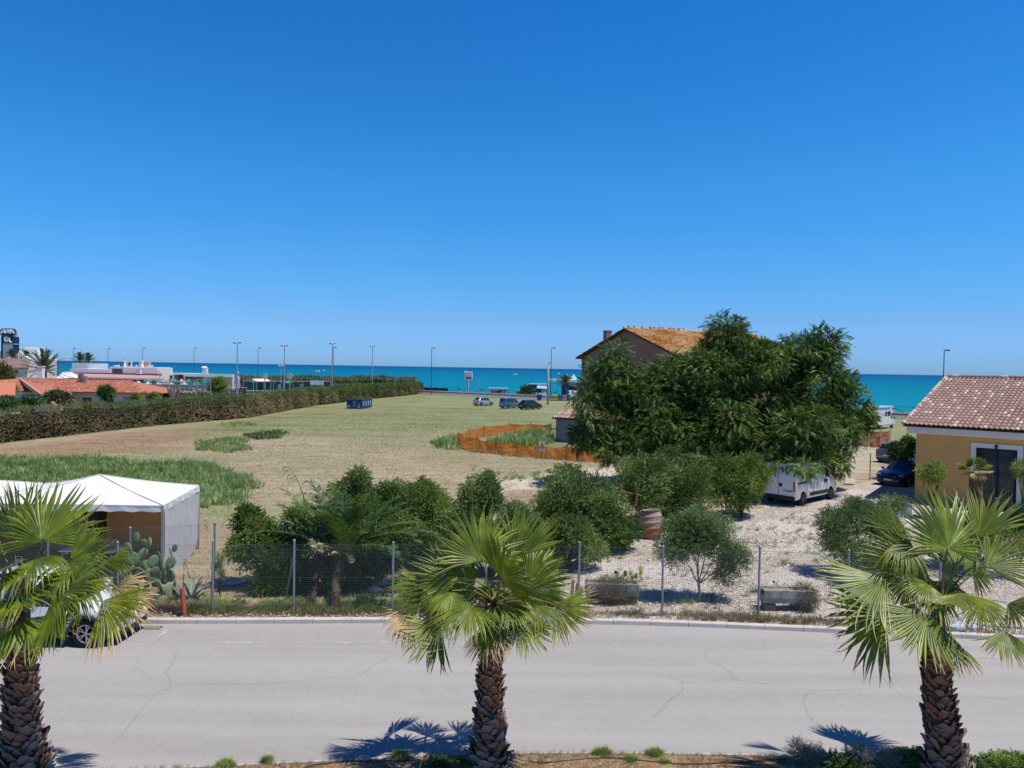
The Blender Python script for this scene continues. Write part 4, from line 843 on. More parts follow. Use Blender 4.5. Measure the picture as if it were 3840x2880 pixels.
# ============================================================ FAN PALMS BY THE ROAD
M_FAN = leafmat('fan_leaf_green', (.125, .185, .010), (.40, .46, .035), trans=.24, dry=(.60, .40, .20), rough=.38, spec=.5, nscale=3.0)
M_TRUNK = mat('palm_trunk_fibre', (.085, .045, .028), (.16, .09, .055), 22, .95, .1, bump=.6, bscale=70)
M_BOOT = mat('palm_leaf_base', (.30, .155, .085), (.20, .11, .07), 9, .85, .2, tone=(.36, .29, .24), bump=.4, bscale=50, c3=(.11, .07, .05))
def fan_leaf(hub, tip, base, spread, droop, brown, rnd, up=None, nseg=None, thread=True, petw=.028):
    hub = np.array(hub); ax = (np.array(tip)-hub)*1.0; Rl = np.linalg.norm(ax); a = ax/Rl
    v = np.array((0, -1.0, .55))+rnd.normal(size=3)*.30 if up is None else np.array(up)
    nn = v-a*(v@a); nn /= np.linalg.norm(nn)+1e-9; b = np.cross(nn, a)
    nseg = nseg or int(23+spread*.10); dphi = 2*R(spread)/nseg; V = []; F = []; T = []; Dr = []
    rows = (.03, .22, .42, .56, .70, .83, .93, 1.0); fuse = rnd.uniform(.52, .64); fold = rnd.uniform(.03, .14); wave = rnd.uniform(0, 6)
    for i in range(nseg):
        ph = -R(spread)+dphi*(i+.5)+rnd.normal()*.012; L = Rl*(.78+.22*math.cos(ph*.8))*rnd.uniform(.92, 1.05)
        d0 = a*math.cos(ph)+b*math.sin(ph); sd = -a*math.sin(ph)+b*math.cos(ph); dr = droop*rnd.uniform(.6, 1.35); kink = rnd.normal()*.05; t0 = .5*rnd.random()+.25*math.sin(i*.9); br = brown*rnd.uniform(.7, 1.3)
        n0 = len(V); side = rnd.normal()*.09
        for s in rows:
            hw = s*L*math.tan(dphi/2)*1.02 if s < fuse else fuse*L*math.tan(dphi/2)*1.02*max(.03, 1-((s-fuse)/(1.001-fuse))**1.25)
            p = hub+d0*L*s-nn*fold*abs(math.sin(ph))*L*s+nn*.05*L*math.sin(s*3+wave)
            g = max(0, (s-.42)/.58); p = p+np.array((0, 0, -1.0))*dr*L*.62*g*g+sd*side*L*g*g
            p = p-d0*dr*L*.22*g**3
            h = hw*.95
            V += [p-sd*hw-nn*h*.5, p+nn*h*.5, p+sd*hw-nn*h*.5]
            q = float(np.clip((s-(1-br))*7, 0, 1)); T += [t0*.9+.05, t0+.15, t0*.9]; Dr += [q, q*.9, q]
        for r in range(len(rows)-1):
            for c in (0, 1): F.append((n0+r*3+c, n0+r*3+c+1, n0+r*3+c+4, n0+r*3+c+3))
        if thread and rnd.random() < .45:
            p = hub+(a*math.cos(ph+dphi/2)+b*math.sin(ph+dphi/2))*L*fuse*rnd.uniform(.95, 1.3)-nn*fold*abs(math.sin(ph))*L*fuse; q = d0+rnd.normal(size=3)*.6; n1 = len(V)
            for k in range(5):
                V += [p, p+sd*.0035]; T += [.5, .5]; Dr += [1, 1]; p = p+q*.045; q = q+rnd.normal(size=3)*.5+np.array((0, 0, -.28*k)); q /= np.linalg.norm(q)
            for k in range(4): F.append((n1+2*k, n1+2*k+1, n1+2*k+3, n1+2*k+2))
    # petiole, thicker at the trunk
    c = np.array(base); n1 = len(V); K = 7
    for k in range(K+1):
        t = k/K; p = c*(1-t)+hub*t+np.array((0, 0, .10*math.sin(math.pi*t)*np.linalg.norm(hub-c))); w = petw*(1.25-.6*t); dv = hub-c; sx = np.cross(dv, (0, 0, 1.0)); sx = sx/(np.linalg.norm(sx)+1e-6); sz = np.cross(sx, dv); sz /= np.linalg.norm(sz)+1e-6
        V += [p-sx*w, p+sz*w*.45, p+sx*w, p-sz*w*.45]; T += [.45]*4; Dr += [.05+.35*(1-t)]*4
    for k in range(K):
        for j in range(4): F.append((n1+4*k+j, n1+4*k+(j+1) % 4, n1+4*k+4+(j+1) % 4, n1+4*k+4+j))
    return np.array(V), np.array(F), np.clip(T, 0, 1), np.array(Dr)
BT = np.array([(-.11, -.10, -.01), (-.045, -.115, .02), (-.035, -.03, .045), (.03, -.04, .045), (-.11, .10, -.01), (-.045, .115, .02), (-.035, .03, .045), (.03, .04, .045), (.115, -.033, .10), (.115, .033, .10), (.10, -.03, .066), (.10, .03, .066), (-.07, 0, -.02), (-.14, -.09, -.03), (-.14, .09, -.03)])
BF = np.array([(0, 2, 3, 1), (4, 5, 7, 6), (2, 6, 7, 3), (3, 7, 9, 8), (8, 9, 11, 10), (0, 13, 12, 2), (4, 6, 12, 14), (3, 8, 10, 1), (7, 5, 11, 9)])
def road_palm(label, depth, base_px, top_px, crown_px, rbase, rtop, fronds, seed):
    rnd = np.random.default_rng(seed); b0 = D(base_px[0], base_px[1], depth); b0.z = 0
    top = D(*top_px, depth); crown = np.array(D(*crown_px, depth)); P = thing('fan_palm', label, 'palm', tuple(b0), 0, 'fan palms along the planting strip')
    zt = top.z; mb = MB(); pts = []; rad = []
    for k in range(15):
        t = k/14; q = b0.lerp(top, t); q.x += .03*math.sin(t*5+seed); pts.append(q-b0 if False else q); z = t
        rad.append(rtop+(rbase-rtop)*math.exp(-t*3.6)+.012*math.sin(k*2.3))
    pts.append(Vector(crown)); rad.append(rtop*.45)
    mb.tube(pts, rad, 18); mb.build('trunk', M_TRUNK, P, world=True, smooth=True)
    nb = int(zt/.0105); i = np.arange(nb); t = i/nb; ang = i*2.39996+rnd.normal(size=nb)*.12; rr = rtop+(rbase-rtop)*np.exp(-t*3.6)
    cx = b0.x+(top.x-b0.x)*t; cy = b0.y+(top.y-b0.y)*t; out = np.stack([np.cos(ang), np.sin(ang), np.zeros(nb)], -1)
    pos = np.stack([cx, cy, t*zt], -1)+out*(rr-.01)[:, None]
    fw = norm(np.tile([0, 0, 1.0], (nb, 1))+out*rnd.uniform(.0, .25, nb)[:, None]+np.cross(out, [0, 0, 1.0])*rnd.normal(size=nb)[:, None]*.42); y = np.cross(out, fw)
    V, Fb, tn = scatter(BT, BF, pos, fw, out, rnd.uniform(.62, 1.3, nb)*(.85+.55*(rr-rtop)/max(.01, rbase-rtop)), np.clip((1-t)*.9-.15+rnd.normal(size=nb)*.25, 0, 1))
    npmesh('leaf_bases', V, Fb, M_BOOT, P, True, tn)
    cx_, cy_ = crown_px; fill = []
    for k in range(5):                                   # inner and rear fronds that close the crown
        a = k*2.4+seed; hx, hy = cx_+85*math.cos(a), cy_-20+75*math.sin(a); fill.append((hx, hy, rnd.uniform(.1, .6), hx+120*math.cos(a)+rnd.normal()*20, hy+95*math.sin(a)+50, rnd.uniform(-.3, .8), 85, rnd.uniform(.3, .8), rnd.uniform(.03, .15)))
    for qi, f in enumerate(list(fronds)+fill):
        if f[2] >= .4 and qi % 2: continue
        hx, hy, dh, tx, ty, dt, sp, dr, br = f
        dr *= .5; dt = dt-.45 if (ty > hy+40 and dh < -.15) else dt; sp = sp*.86 if ty > hy else sp*.95; hub = D(hx, hy, depth+dh); tip = D(tx, ty, depth+dt); V, Ff, tn, dry = fan_leaf(hub, tip, crown+rnd.normal(size=3)*.05+np.array((0, 0, -.05)), sp, dr, br, rnd)
        npmesh('frond', V, Ff, M_FAN, P, True, tn, attrs={'dry': dry})
    return P
CEN = [(1840, 2195, .1, 1832, 2330, .1, 90, .5, .05), (1905, 2215, .2, 1935, 2335, .3, 80, .6, .05), (1807, 2102, -.15, 1797, 1868, .25, 108, .08, .06), (1934, 2091, .3, 2020, 1900, .5, 52, .06, .04), (1885, 2163, -.55, 1925, 2060, -1.2, 105, .15, .05), (1712, 2182, -.25, 1535, 2085, -.15, 78, .18, .05),
       (1974, 2209, -.2, 2155, 2140, -.05, 80, .15, .06), (1590, 2195, -.1, 1450, 2228, -.35, 72, .2, .08), (1767, 2260, -.75, 1718, 2430, -1.0, 80, .3, .04), (1653, 2345, -.5, 1515, 2465, -.6, 72, .25, .14),
       (1953, 2313, -.6, 2035, 2465, -.72, 85, .2, .12), (1839, 2361, -.75, 1822, 2490, -.8, 98, .5, .42), (2083, 2268, -.3, 2238, 2322, -.42, 80, .25, .32), (1540, 2306, -.2, 1470, 2405, -.2, 95, .9, 1.1),
       (1695, 2215, -.45, 1668, 2335, -.5, 90, .8, .1), (1900, 2250, -.6, 1935, 2355, -.8, 70, .8, .08), (2040, 2225, .1, 2105, 2305, .2, 85, .6, .25), (1600, 2215, .3, 1515, 2290, .4, 80, .6, .15), (1870, 2130, .5, 1880, 1985, 1.0, 70, .1, .05),
       (1750, 2140, .4, 1625, 2010, .8, 60, .1, .06), (1990, 2150, .5, 2120, 2080, 1.0, 65, .15, .06), (1810, 2200, .7, 1800, 2240, 1.6, 90, .3, .1), (1700, 2240, .6, 1630, 2290, 1.3, 80, .5, .1), (1960, 2240, .6, 2050, 2300, 1.3, 80, .5, .1), (2010, 2270, -.5, 2060, 2370, -.5, 70, .9, .2), (1640, 2290, .1, 1600, 2400, .1, 70, .9, .5)]
LEF = [(110, 2170, 0, 95, 2290, 0, 90, .5, .05), (166, 2030, -.2, 190, 1780, .2, 112, .08, .06), (50, 2040, .1, 25, 1790, .4, 55, .06, .1), (263, 2100, -.25, 425, 1985, -.2, 66, .2, .05), (193, 2213, -.9, 330, 2285, -1.2, 82, .25, .05), (106, 2326, -.9, 132, 2470, -1.1, 88, .25, .28),
       (386, 2258, -.4, 525, 2350, -.5, 72, .5, .35), (420, 2200, -.1, 548, 2272, -.1, 70, .5, .8), (0, 2130, -.7, -90, 2180, -1.0, 80, .4, .1), (400, 2105, .1, 520, 2100, .1, 45, 1.0, .1), (250, 2110, -.5, 240, 2235, -.7, 100, .8, .06),
       (130, 2100, -.6, 60, 2220, -.9, 90, .7, .08), (320, 2125, 0, 370, 2220, 0, 80, .9, .08), (-20, 2250, -.6, -60, 2390, -.8, 80, .4, .3), (0, 2050, .3, -130, 1960, .5, 70, .1, .05), (150, 2100, .6, 160, 1970, 1.2, 80, .1, .05),
       (250, 2150, .6, 340, 2120, 1.3, 80, .4, .1), (40, 2150, .6, 0, 2150, 1.4, 90, .4, .1), (20, 2400, -.5, -30, 2500, -.6, 80, .5, .4), (60, 2230, -.9, 20, 2330, -1.2, 90, .6, .12), (300, 2190, -.5, 330, 2300, -.6, 70, .9, .2), (450, 2215, 0, 520, 2330, 0, 60, .9, .6)]
RIG = [(3530, 2180, .1, 3515, 2310, .1, 90, .5, .05), (3553, 2058, -.25, 3520, 1805, .15, 112, .07, .06), (3667, 2020, .3, 3735, 1812, .6, 50, .06, .05), (3378, 2001, .2, 3250, 1876, .4, 34, .04, .05), (3455, 2136, -.2, 3222, 2012, -.1, 50, .15, .05), (3320, 2170, -.35, 3145, 2272, -.6, 72, .25, .12),
       (3308, 2309, -.4, 3145, 2430, -.5, 76, .3, .22), (3481, 2300, -.9, 3420, 2478, -1.1, 88, .25, .12), (3609, 2222, -.8, 3720, 2285, -1.1, 100, .5, .06), (3570, 2410, -.6, 3632, 2530, -.7, 68, .35, .35), (3763, 2372, -.5, 3835, 2505, -.6, 84, .35, .28),
       (3780, 2261, -.3, 3895, 2320, -.4, 80, .4, .12), (3700, 2125, -.1, 3865, 2040, -.1, 66, .15, .06), (3400, 2180, .1, 3330, 2265, .1, 85, .7, .15), (3480, 2190, -.5, 3450, 2300, -.6, 90, .8, .1), (3640, 2140, .2, 3745, 2165, .3, 80, .5, .1), (3580, 2130, .6, 3600, 1990, 1.2, 80, .1, .05),
       (3450, 2100, .5, 3350, 2060, 1.1, 80, .2, .05), (3500, 2180, .7, 3470, 2200, 1.5, 90, .4, .1), (3650, 2200, .6, 3730, 2235, 1.3, 80, .5, .1), (3382, 2020, -.2, 3400, 2150, -.35, 50, .9, .05), (3680, 2250, -.2, 3720, 2380, -.2, 70, .9, .2), (3530, 2350, -.5, 3540, 2480, -.5, 80, .8, .8)]
road_palm('middle fan palm of the near roadside, one dead brown frond hanging at its left', 13.25, (1832, 2905), (1843, 2420), (1845, 2250), .33, .145, CEN, 3)
road_palm('leftmost fan palm at the near roadside, its fronds hiding the white car', 12.8, (90, 2990), (72, 2400), (90, 2240), .35, .185, LEF, 5)
road_palm('rightmost fan palm at the near roadside, in front of the yellow house', 13.0, (3552, 2945), (3502, 2430), (3520, 2260), .37, .165, RIG, 8)
# ============================================================ PLANTS
M_BARK = mat('rough_bark', (.105, .075, .055), (.06, .045, .035), 6, .95, .1, bump=.6, bscale=25)
L_TREE = leafmat('tree_of_heaven_leaf', (.045, .105, .016), (.25, .37, .07), trans=.2, dry=(.55, .32, .07), rough=.5, spec=.3)
L_BUSH = leafmat('evergreen_bush_leaf', (.10, .18, .04), (.42, .51, .17), trans=.2, rough=.55, spec=.22)
L_BUSH2 = leafmat('fresh_bush_leaf', (.13, .22, .035), (.48, .57, .15), trans=.22, rough=.55, spec=.22)
L_OLIVE = leafmat('olive_leaf', (.13, .20, .06), (.34, .43, .19), trans=.2, rough=.55)
L_DARK = leafmat('dark_leaf', (.05, .115, .025), (.19, .30, .075), trans=.2, rough=.4)
L_WEED = leafmat('weed_blade', (.20, .32, .10), (.50, .60, .28), trans=.45, dry=(.5, .42, .22))
L_DRYG = leafmat('dry_grass_blade', (.32, .245, .15), (.50, .41, .27), trans=.3)
L_HEDGE = leafmat('hedge_leaf', (.08, .14, .035), (.24, .32, .09), trans=.2, dry=(.47, .34, .22), rough=.65, spec=.2)
L_DATE = leafmat('date_palm_leaflet', (.05, .125, .02), (.19, .33, .07), trans=.25, dry=(.45, .36, .18), rough=.4, spec=.5)
TW, TWF = twig_template(9, .26, .085, .050, 1); TW2, TWF2 = twig_template(9, .26, .075, .026, 2)
CT, CTF = compound_template(9, 1.0, .25, .09)
def px_blobs(L):
    """photo ellipses at a depth -> real ellipsoids: (cx, cy, rx, ry, depth, half thickness in m)"""
    out = []
    for cx, cy, rx, ry, dep, rd in L:
        c = D(cx, cy, dep); out.append((c.x, c.y, c.z, rx*mpp(dep), rd, ry*mpp(dep)))
    return out
def lumpy(blobs, k=6, f=.50, seed=3):
    r = np.random.default_rng(seed+int(abs(blobs[0][0]*13))); out = []
    for b in blobs:
        out.append((*b[:3], b[3]*.86, b[4]*.86, b[5]*.86))
        for j in range(k):
            d = rdir(1)[0] if False else norm(r.normal(size=3)); g = r.uniform(.34, .60)*f/.5; out.append((b[0]+d[0]*b[3]*.70, b[1]+d[1]*b[4]*.70, b[2]+d[2]*b[5]*.70, b[3]*g, b[4]*g, b[5]*g))
    return out
def foliage(name, parent, blobs, n, m_, T, TF, size, shell=.5, up=.35, tone=(.0, 1.0), minz=.03, dryp=0.0, down=0.0, lump=True):
    if lump: blobs = lumpy(blobs)
    P, N, I = blob_points(blobs, n, shell); k = P[:, 2] > minz; P, N = P[k], N[k]; n = len(P)
    fw = norm(N+rng.normal(size=(n, 3))*.55+np.array((0, 0, up))); fw[:, 2] -= down*rng.random(n); fw = norm(fw); upv = norm(np.array((0, 0, 1.0))+rng.normal(size=(n, 3))*.35)
    cl = .5+.35*np.sin(P[:, 0]*2.1+P[:, 2]*1.7)*np.sin(P[:, 1]*1.9+P[:, 2]*2.3)+rng.normal(size=n)*.2; tn = np.clip(tone[0]+(tone[1]-tone[0])*np.clip(cl, 0, 1), 0, 1)
    V, F, t = scatter(T, TF, P, fw, upv, size*rng.uniform(.65, 1.25, n), tn); at = None
    if dryp is not None:
        dz = (rng.random(n) < dryp).astype(float)*rng.random(n) if np.isscalar(dryp) else dryp(P, n)
        at = {'dry': np.repeat(dz, len(T))}
    return npmesh(name, V, F, m_, parent, True, t, attrs=at)
def stems(parent, name, base, tops, r0, m_=None, bend=.15, n=6):
    """one mesh of branching wood from a base to the crown points"""
    b = MB(); base = Vector(base)
    for t in tops:
        t = Vector(t); P = []
        for k in range(n+1):
            u = k/n; q = base.lerp(t, u); q.z = base.z+(t.z-base.z)*(u**.8); q += Vector((math.sin(u*7+t.x), math.cos(u*5+t.y), 0))*bend*math.sin(u*3.14)*.5; P.append(q)
        b.tube(P, [r0*(1-.8*k/n) for k in range(n+1)], 7)
    return b.build(name, m_ or M_BARK, parent, world=True, smooth=True)
def shrub(label, blobs, n, m_=None, T=None, TF=None, size=1.0, cat='bush', group=None, name='bush', shell=.45, r0=.05, tone=(.0, 1.0), minz=.03, dryp=0.0, up=.35, base=None):
    T, TF = (TW, TWF) if T is None else (T, TF); B = px_blobs(blobs); bx = sum(b[0] for b in B)/len(B); by = sum(b[1] for b in B)/len(B)
    if base: g = G(*base); bx, by = g.x, g.y
    P = thing(name, label, cat, (bx, by, 0), 0, group)
    foliage('foliage', P, B, n, m_ or L_BUSH, T, TF, size, shell, up, tone, minz, dryp)
    tops = []
    for b in B:
        for k in range(3): tops.append((b[0]+random.uniform(-.5, .5)*b[3], b[1]+random.uniform(-.5, .5)*b[4], max(.2, b[2]+random.uniform(-.2, .5)*b[5])))
    if 'olive' in name:
        zf = min(b[2]-b[5] for b in B)*.55+.35; bb = MB(); bb.tube([(bx, by, 0), (bx+.03, by, zf*.5), (bx-.02, by, zf)], [r0*1.25, r0, r0*.9], 8); bb.build('trunk', mat('olive_bark', (.26, .24, .21), (.17, .155, .135), 9, .95, bump=.5), P, world=True, smooth=True); stems(P, 'stems', (bx-.02, by, zf-.03), tops[::3], r0*.5, mat('olive_bark', (.26, .24, .21)))
    else: stems(P, 'stems', (bx, by, 0), tops, r0)
    return P
# ---- the big tree
TREE = [(2900, 1735, 95, 35, 40.6, 1.0), (3000, 1745, 70, 32, 40.2, .9), (3010, 1610, 120, 80, 41.5, 2), (2305, 1405, 100, 100, 46, 1.9), (2340, 1480, 120, 70, 46, 2.3), (2235, 1560, 95, 120, 45, 1.8), (2190, 1640, 50, 60, 45, 1.0), (2450, 1490, 140, 125, 46, 2.6), (2550, 1400, 110, 100, 47, 2.2), (2715, 1280, 85, 84, 47, 1.6), (2655, 1335, 75, 70, 47, 1.5), (2820, 1330, 95, 72, 46.5, 1.8), (2770, 1225, 26, 34, 47, .7), (2690, 1410, 140, 120, 46, 3),
        (2850, 1370, 135, 95, 46, 2.8), (2990, 1325, 110, 80, 47, 2.2), (3090, 1330, 75, 85, 46, 1.5), (3050, 1470, 130, 120, 46, 2.6), (3180, 1520, 80, 110, 45.5, 1.8), (3235, 1560, 50, 60, 45.5, 1.0), (3150, 1640, 75, 95, 44, 1.6), (3120, 1730, 60, 50, 43, 1.0),
        (2950, 1590, 160, 120, 45, 2.6), (2750, 1560, 180, 140, 45, 3), (2550, 1600, 170, 110, 45, 2.8), (2400, 1630, 120, 75, 44.5, 2), (2290, 1690, 70, 50, 44, 1.2), (2900, 1690, 140, 55, 42.5, 1.6), (3040, 1715, 90, 50, 42, 1.3), (2960, 1745, 60, 45, 41.5, .8), (2640, 1700, 150, 70, 44, 2)]
BT_ = G(2795, 1915); BT_ = Vector((D(2790, 1700, 46).x, 46.0, 0))
P = thing('broadleaf_tree', 'huge spreading broadleaf tree with drooping feathery leaves over the white van', 'tree', tuple(BT_))
BL = px_blobs(TREE)
def tree_dry(Pn, n):
    right = np.clip((Pn[:, 0]-19.0)/3, 0, 1)*np.clip((7.2-Pn[:, 2])/3, 0, 1); return (rng.random(n) < .05*right+.003)*rng.uniform(.4, 1, n)
foliage('foliage', P, BL, 40000, L_TREE, CT, CTF, .46, .48, .3, (-.3, 1.3), .9, tree_dry, down=.5)
b = MB(); b.tube([BT_, BT_+Vector((.1, 0, 1.2)), BT_+Vector((-.1, 0, 2.6)), BT_+Vector((0, .1, 3.6))], [.42, .34, .30, .26], 12); b.build('trunk', M_BARK, P, world=True, smooth=True)
for q in BL:
    t = Vector(q[:3]); s0_ = BT_+Vector((0, 0, random.uniform(1.8, 3.6)))
    if t.z < 1.5: continue
    bb = MB(); pts = [s0_.lerp(t, k/6)+Vector((0, 0, .9*math.sin(3.14*k/6)))+Vector((random.uniform(-.15, .15), random.uniform(-.15, .15), 0)) for k in range(7)]; bb.tube(pts, [.17*(1-.8*k/6) for k in range(7)], 7)
    for k in range(7):
        q0 = pts[2+k % 5]; q1 = t+Vector((random.uniform(-1, 1)*q[3], random.uniform(-1, 1)*q[4], random.uniform(-.8, .8)*q[5])); bb.tube([q0, q0.lerp(q1, .5)+Vector((0, 0, .3)), q1], [.05, .03, .012], 5)
    bb.build('limb', M_BARK, P, world=True, smooth=True)
# ---- bushes of the garden behind the fence (far ones first)
GB = 'bushes of the garden behind the wire fence'
shrub('broad evergreen bush directly left of the white van, the rightmost of the tall garden bushes', [(2800, 1790, 95, 90, 36.5, 1.3), (2720, 1830, 100, 95, 36.5, 1.4), (2830, 1760, 45, 50, 36.5, .8)], 6200, L_BUSH2, size=.85, group=GB)
shrub('tall wide evergreen bush behind the terracotta jar, under the big tree', [(2430, 1800, 120, 110, 34.5, 1.6), (2530, 1780, 110, 90, 35, 1.6), (2580, 1860, 110, 110, 34.5, 1.5), (2450, 1900, 90, 80, 34, 1.1)], 9500, L_BUSH, size=.9, group=GB)
shrub('big rounded evergreen bush left of the bamboo canes and jar', [(2160, 1850, 150, 100, 30.5, 1.5), (2250, 1900, 120, 110, 30, 1.4), (2100, 1920, 100, 100, 30, 1.2), (2300, 1980, 80, 60, 29, .8)], 9500, L_BUSH, size=.85, group=GB)
shrub('low leafy bush at the foot of the big rounded bush, left of the bare gravel', [(2120, 2030, 120, 90, 26.5, .9), (2050, 2090, 70, 70, 26, .7), (2210, 2050, 70, 60, 26.5, .7)], 5200, L_BUSH, size=.75, group=GB)
shrub('low spreading vine with fresh leaves between the bamboo canes and the jar', [(2330, 2000, 75, 50, 29, .7), (2370, 1980, 30, 35, 29.5, .4)], 2200, L_DARK, size=.7, group=GB)
shrub('tall loose evergreen bush right behind the top of the middle fan palm', [(1790, 1870, 80, 90, 27, .9), (1830, 1820, 35, 45, 27, .5), (1740, 1960, 80, 90, 26.5, .9)], 5200, L_BUSH, size=.75, group=GB)
shrub('light green loose bush between the date palm and the middle fan palm', [(1620, 1900, 75, 75, 27, .9), (1590, 1850, 45, 50, 27, .5), (1650, 1990, 80, 80, 26.5, .9)], 4800, L_BUSH2, size=.75, group=GB)
shrub('grey green bush right of the middle fan palm crown, before the gravel', [(1940, 1960, 65, 75, 25.5, .7), (1990, 2010, 50, 70, 25.5, .6)], 2600, L_OLIVE, size=.75, group=GB)
shrub('bushy shrub directly behind the date palm crown', [(1320, 1850, 75, 70, 26.5, .8), (1350, 1800, 35, 40, 26.5, .5), (1480, 1890, 85, 70, 26.5, .8), (1540, 1930, 50, 60, 26.5, .7)], 5200, L_BUSH, size=.75, group=GB)
shrub('shaggy mixed bush leaning on the fence at the left of the date palm', [(980, 2060, 95, 110, 23.8, .9), (930, 1960, 45, 65, 24, .5), (1080, 2090, 100, 90, 23.6, .8), (1030, 2180, 90, 70, 23.2, .7), (910, 2050, 50, 60, 23.6, .6), (1120, 1960, 60, 60, 24.3, .6)], 9500, L_BUSH2, size=.72, group=GB, tone=(0, .9))
shrub('low shaded shrub under the date palm fronds', [(1340, 2130, 110, 70, 23.6, .7), (1200, 2170, 80, 80, 23.3, .6), (1460, 2080, 80, 50, 24, .6)], 4200, L_DARK, size=.7, group=GB)
shrub('dark shrub in the shade between the date palm and the middle fan palm', [(1620, 2070, 90, 60, 24.5, .8), (1720, 2090, 70, 60, 24.5, .7)], 3400, L_DARK, size=.7, group=GB)
shrub('wide loose bush filling in behind the date palm fronds', [(1440, 2000, 120, 80, 25.5, .9), (1260, 1960, 90, 70, 25.8, .8), (1380, 1930, 70, 60, 26, .7)], 5600, L_BUSH2, size=.75, group=GB)
shrub('bush in the dip right of the middle fan palm crown, below the big rounded bush', [(1930, 2090, 90, 60, 24.8, .8), (1860, 2020, 70, 70, 25.5, .7), (1700, 2040, 80, 60, 25.6, .7)], 4200, L_BUSH, size=.72, group=GB)
# olive and feathery shrubs on the gravel
shrub('small olive tree with thin grey trunk standing on the gravel behind the fence', [(2560, 2000, 90, 50, 23.1, .6), (2650, 2010, 110, 60, 23.1, .7), (2620, 1960, 60, 45, 23.1, .5), (2730, 2080, 70, 55, 23.1, .5), (2510, 2070, 60, 40, 23.1, .45), (2710, 2150, 45, 50, 23.1, .35), (2600, 2060, 90, 45, 23.1, .6)], 3900, L_OLIVE, TW2, TWF2, 1.05, 'olive tree', name='olive_tree', shell=.2, r0=.045, base=(2620, 2258), up=.5)
shrub('airy olive shrub on the gravel left of the right fan palm', [(3130, 1960, 80, 50, 26.5, .7), (3220, 1950, 100, 60, 26.5, .8), (3300, 1990, 90, 60, 26, .7), (3160, 2040, 90, 50, 26, .7), (3240, 2090, 110, 60, 25.5, .7), (3190, 2160, 50, 40, 25, .4), (3340, 1910, 60, 40, 27, .5)], 5200, L_OLIVE, TW2, TWF2, 1.05, 'olive tree', name='olive_shrub', shell=.15, r0=.035, base=(3230, 2170), up=.5)
shrub('bright green bush between the yellow house and the wire fence posts', [(3385, 1700, 38, 40, 50, 1.0), (3410, 1670, 22, 30, 50, .7)], 1500, L_DARK, size=1.1, group='shrubs round the yellow house')
shrub('small round lemon tree against the yellow wall, left of the glazed door', [(3500, 1772, 48, 34, 37.0, .55)], 1300, L_BUSH2, size=.85, cat='lemon tree', name='lemon_tree', tone=(.5, 1), base=(3500, 1935))
shrub('leafy shrub at the right edge in front of the glazed door', [(3838, 1765, 28, 45, 34, .5)], 500, L_BUSH2, size=.8, group='shrubs round the yellow house', tone=(.4, 1))
shrub('dark rounded shrub at the right edge below the glazed door', [(3830, 1960, 50, 70, 28, .7)], 1500, L_DARK, size=.7, group='shrubs round the yellow house')
shrub('low mixed planting behind the crown of the right fan palm', [(3640, 2010, 120, 50, 27, .8), (3760, 2040, 90, 50, 26.5, .7), (3560, 1985, 90, 45, 28, .7), (3700, 1960, 80, 30, 29, .6)], 4200, L_BUSH, size=.7, group='shrubs round the yellow house')
shrub('scrubby dark weed clump on the gravel left of the broken concrete', [(3215, 1905, 35, 26, 33, .5)], 450, L_DARK, size=.8, cat='weed', name='weed_clump')
# ---- pinnate palm fronds
def pinnate(base, tip, lift, m_, parent, leaf=.36, nl=34, wid=.022, dry=0.0, name='frond', sag=.25, start=.14):
    base, tip = np.array(base, float), np.array(tip, float); L = np.linalg.norm(tip-base); c = base*.45+tip*.55+np.array((0, 0, lift)); V = []; F = []; T = []; Dr = []
    def pt(t): return (1-t)**2*base+2*t*(1-t)*c+t*t*tip
    prev = None
    for k in range(13):                                  # rachis
        t = k/12; p = pt(t); d = norm(pt(min(1, t+.02))-pt(max(0, t-.02))); s = norm(np.cross(d, (0, 0, 1.0)));  w = .03*(1-t*.85)*min(1, L); n0 = len(V)
        V += [p-s*w, p+s*w, p+np.cross(s, d)*w]; T += [.9]*3; Dr += [.3+dry]*3
        if prev is not None: F += [(prev, prev+1, n0+1, n0), (prev+1, prev+2, n0+2, n0+1), (prev+2, prev, n0, n0+2)]
        prev = n0
    for k in range(nl):
        t = start+(1-start)*k/nl; p = pt(t); d = norm(pt(min(1, t+.02))-pt(t-.02)); s = norm(np.cross(d, (0, 0, 1.0))); u = np.cross(s, d)
        ll = leaf*(math.sin(math.pi*min(1, (t*.86+.12)))**.6)*rng.uniform(.85, 1.1); t0 = rng.random()
        for sg in (-1, 1):
            dd = norm(d*rng.uniform(.5, .8)+s*sg*.80+u*rng.uniform(-.05, .55)); q1 = p+dd*ll*.55+np.array((0, 0, -sag*ll*.12)); q2 = p+dd*ll+np.array((0, 0, -sag*ll*.55)); n0 = len(V); ww = d*wid
            V += [p-ww*.5, p+ww*.5, q1+ww*.6, q1-ww*.6, q2]; T += [t0*.8, t0*.8, t0, t0, min(1, t0+.2)]; Dr += [dry, dry, dry, dry, min(1, dry+.35*(rng.random() < .3))]
            F += [(n0, n0+1, n0+2, n0+3), (n0+3, n0+2, n0+4, n0+4)]
    F = [f if len(set(f)) == 4 else f[:3] for f in F]
    return npmesh(name, np.array(V), F, m_, parent, True, np.clip(T, 0, 1), attrs={'dry': np.clip(Dr, 0, 1)})
dc = D(1285, 2075, 22.9); g0 = G(1235, 2312); dp = thing('date_palm', 'dark green feathery date palm leaning behind the wire fence', 'palm', (g0.x, 22.4, 0))
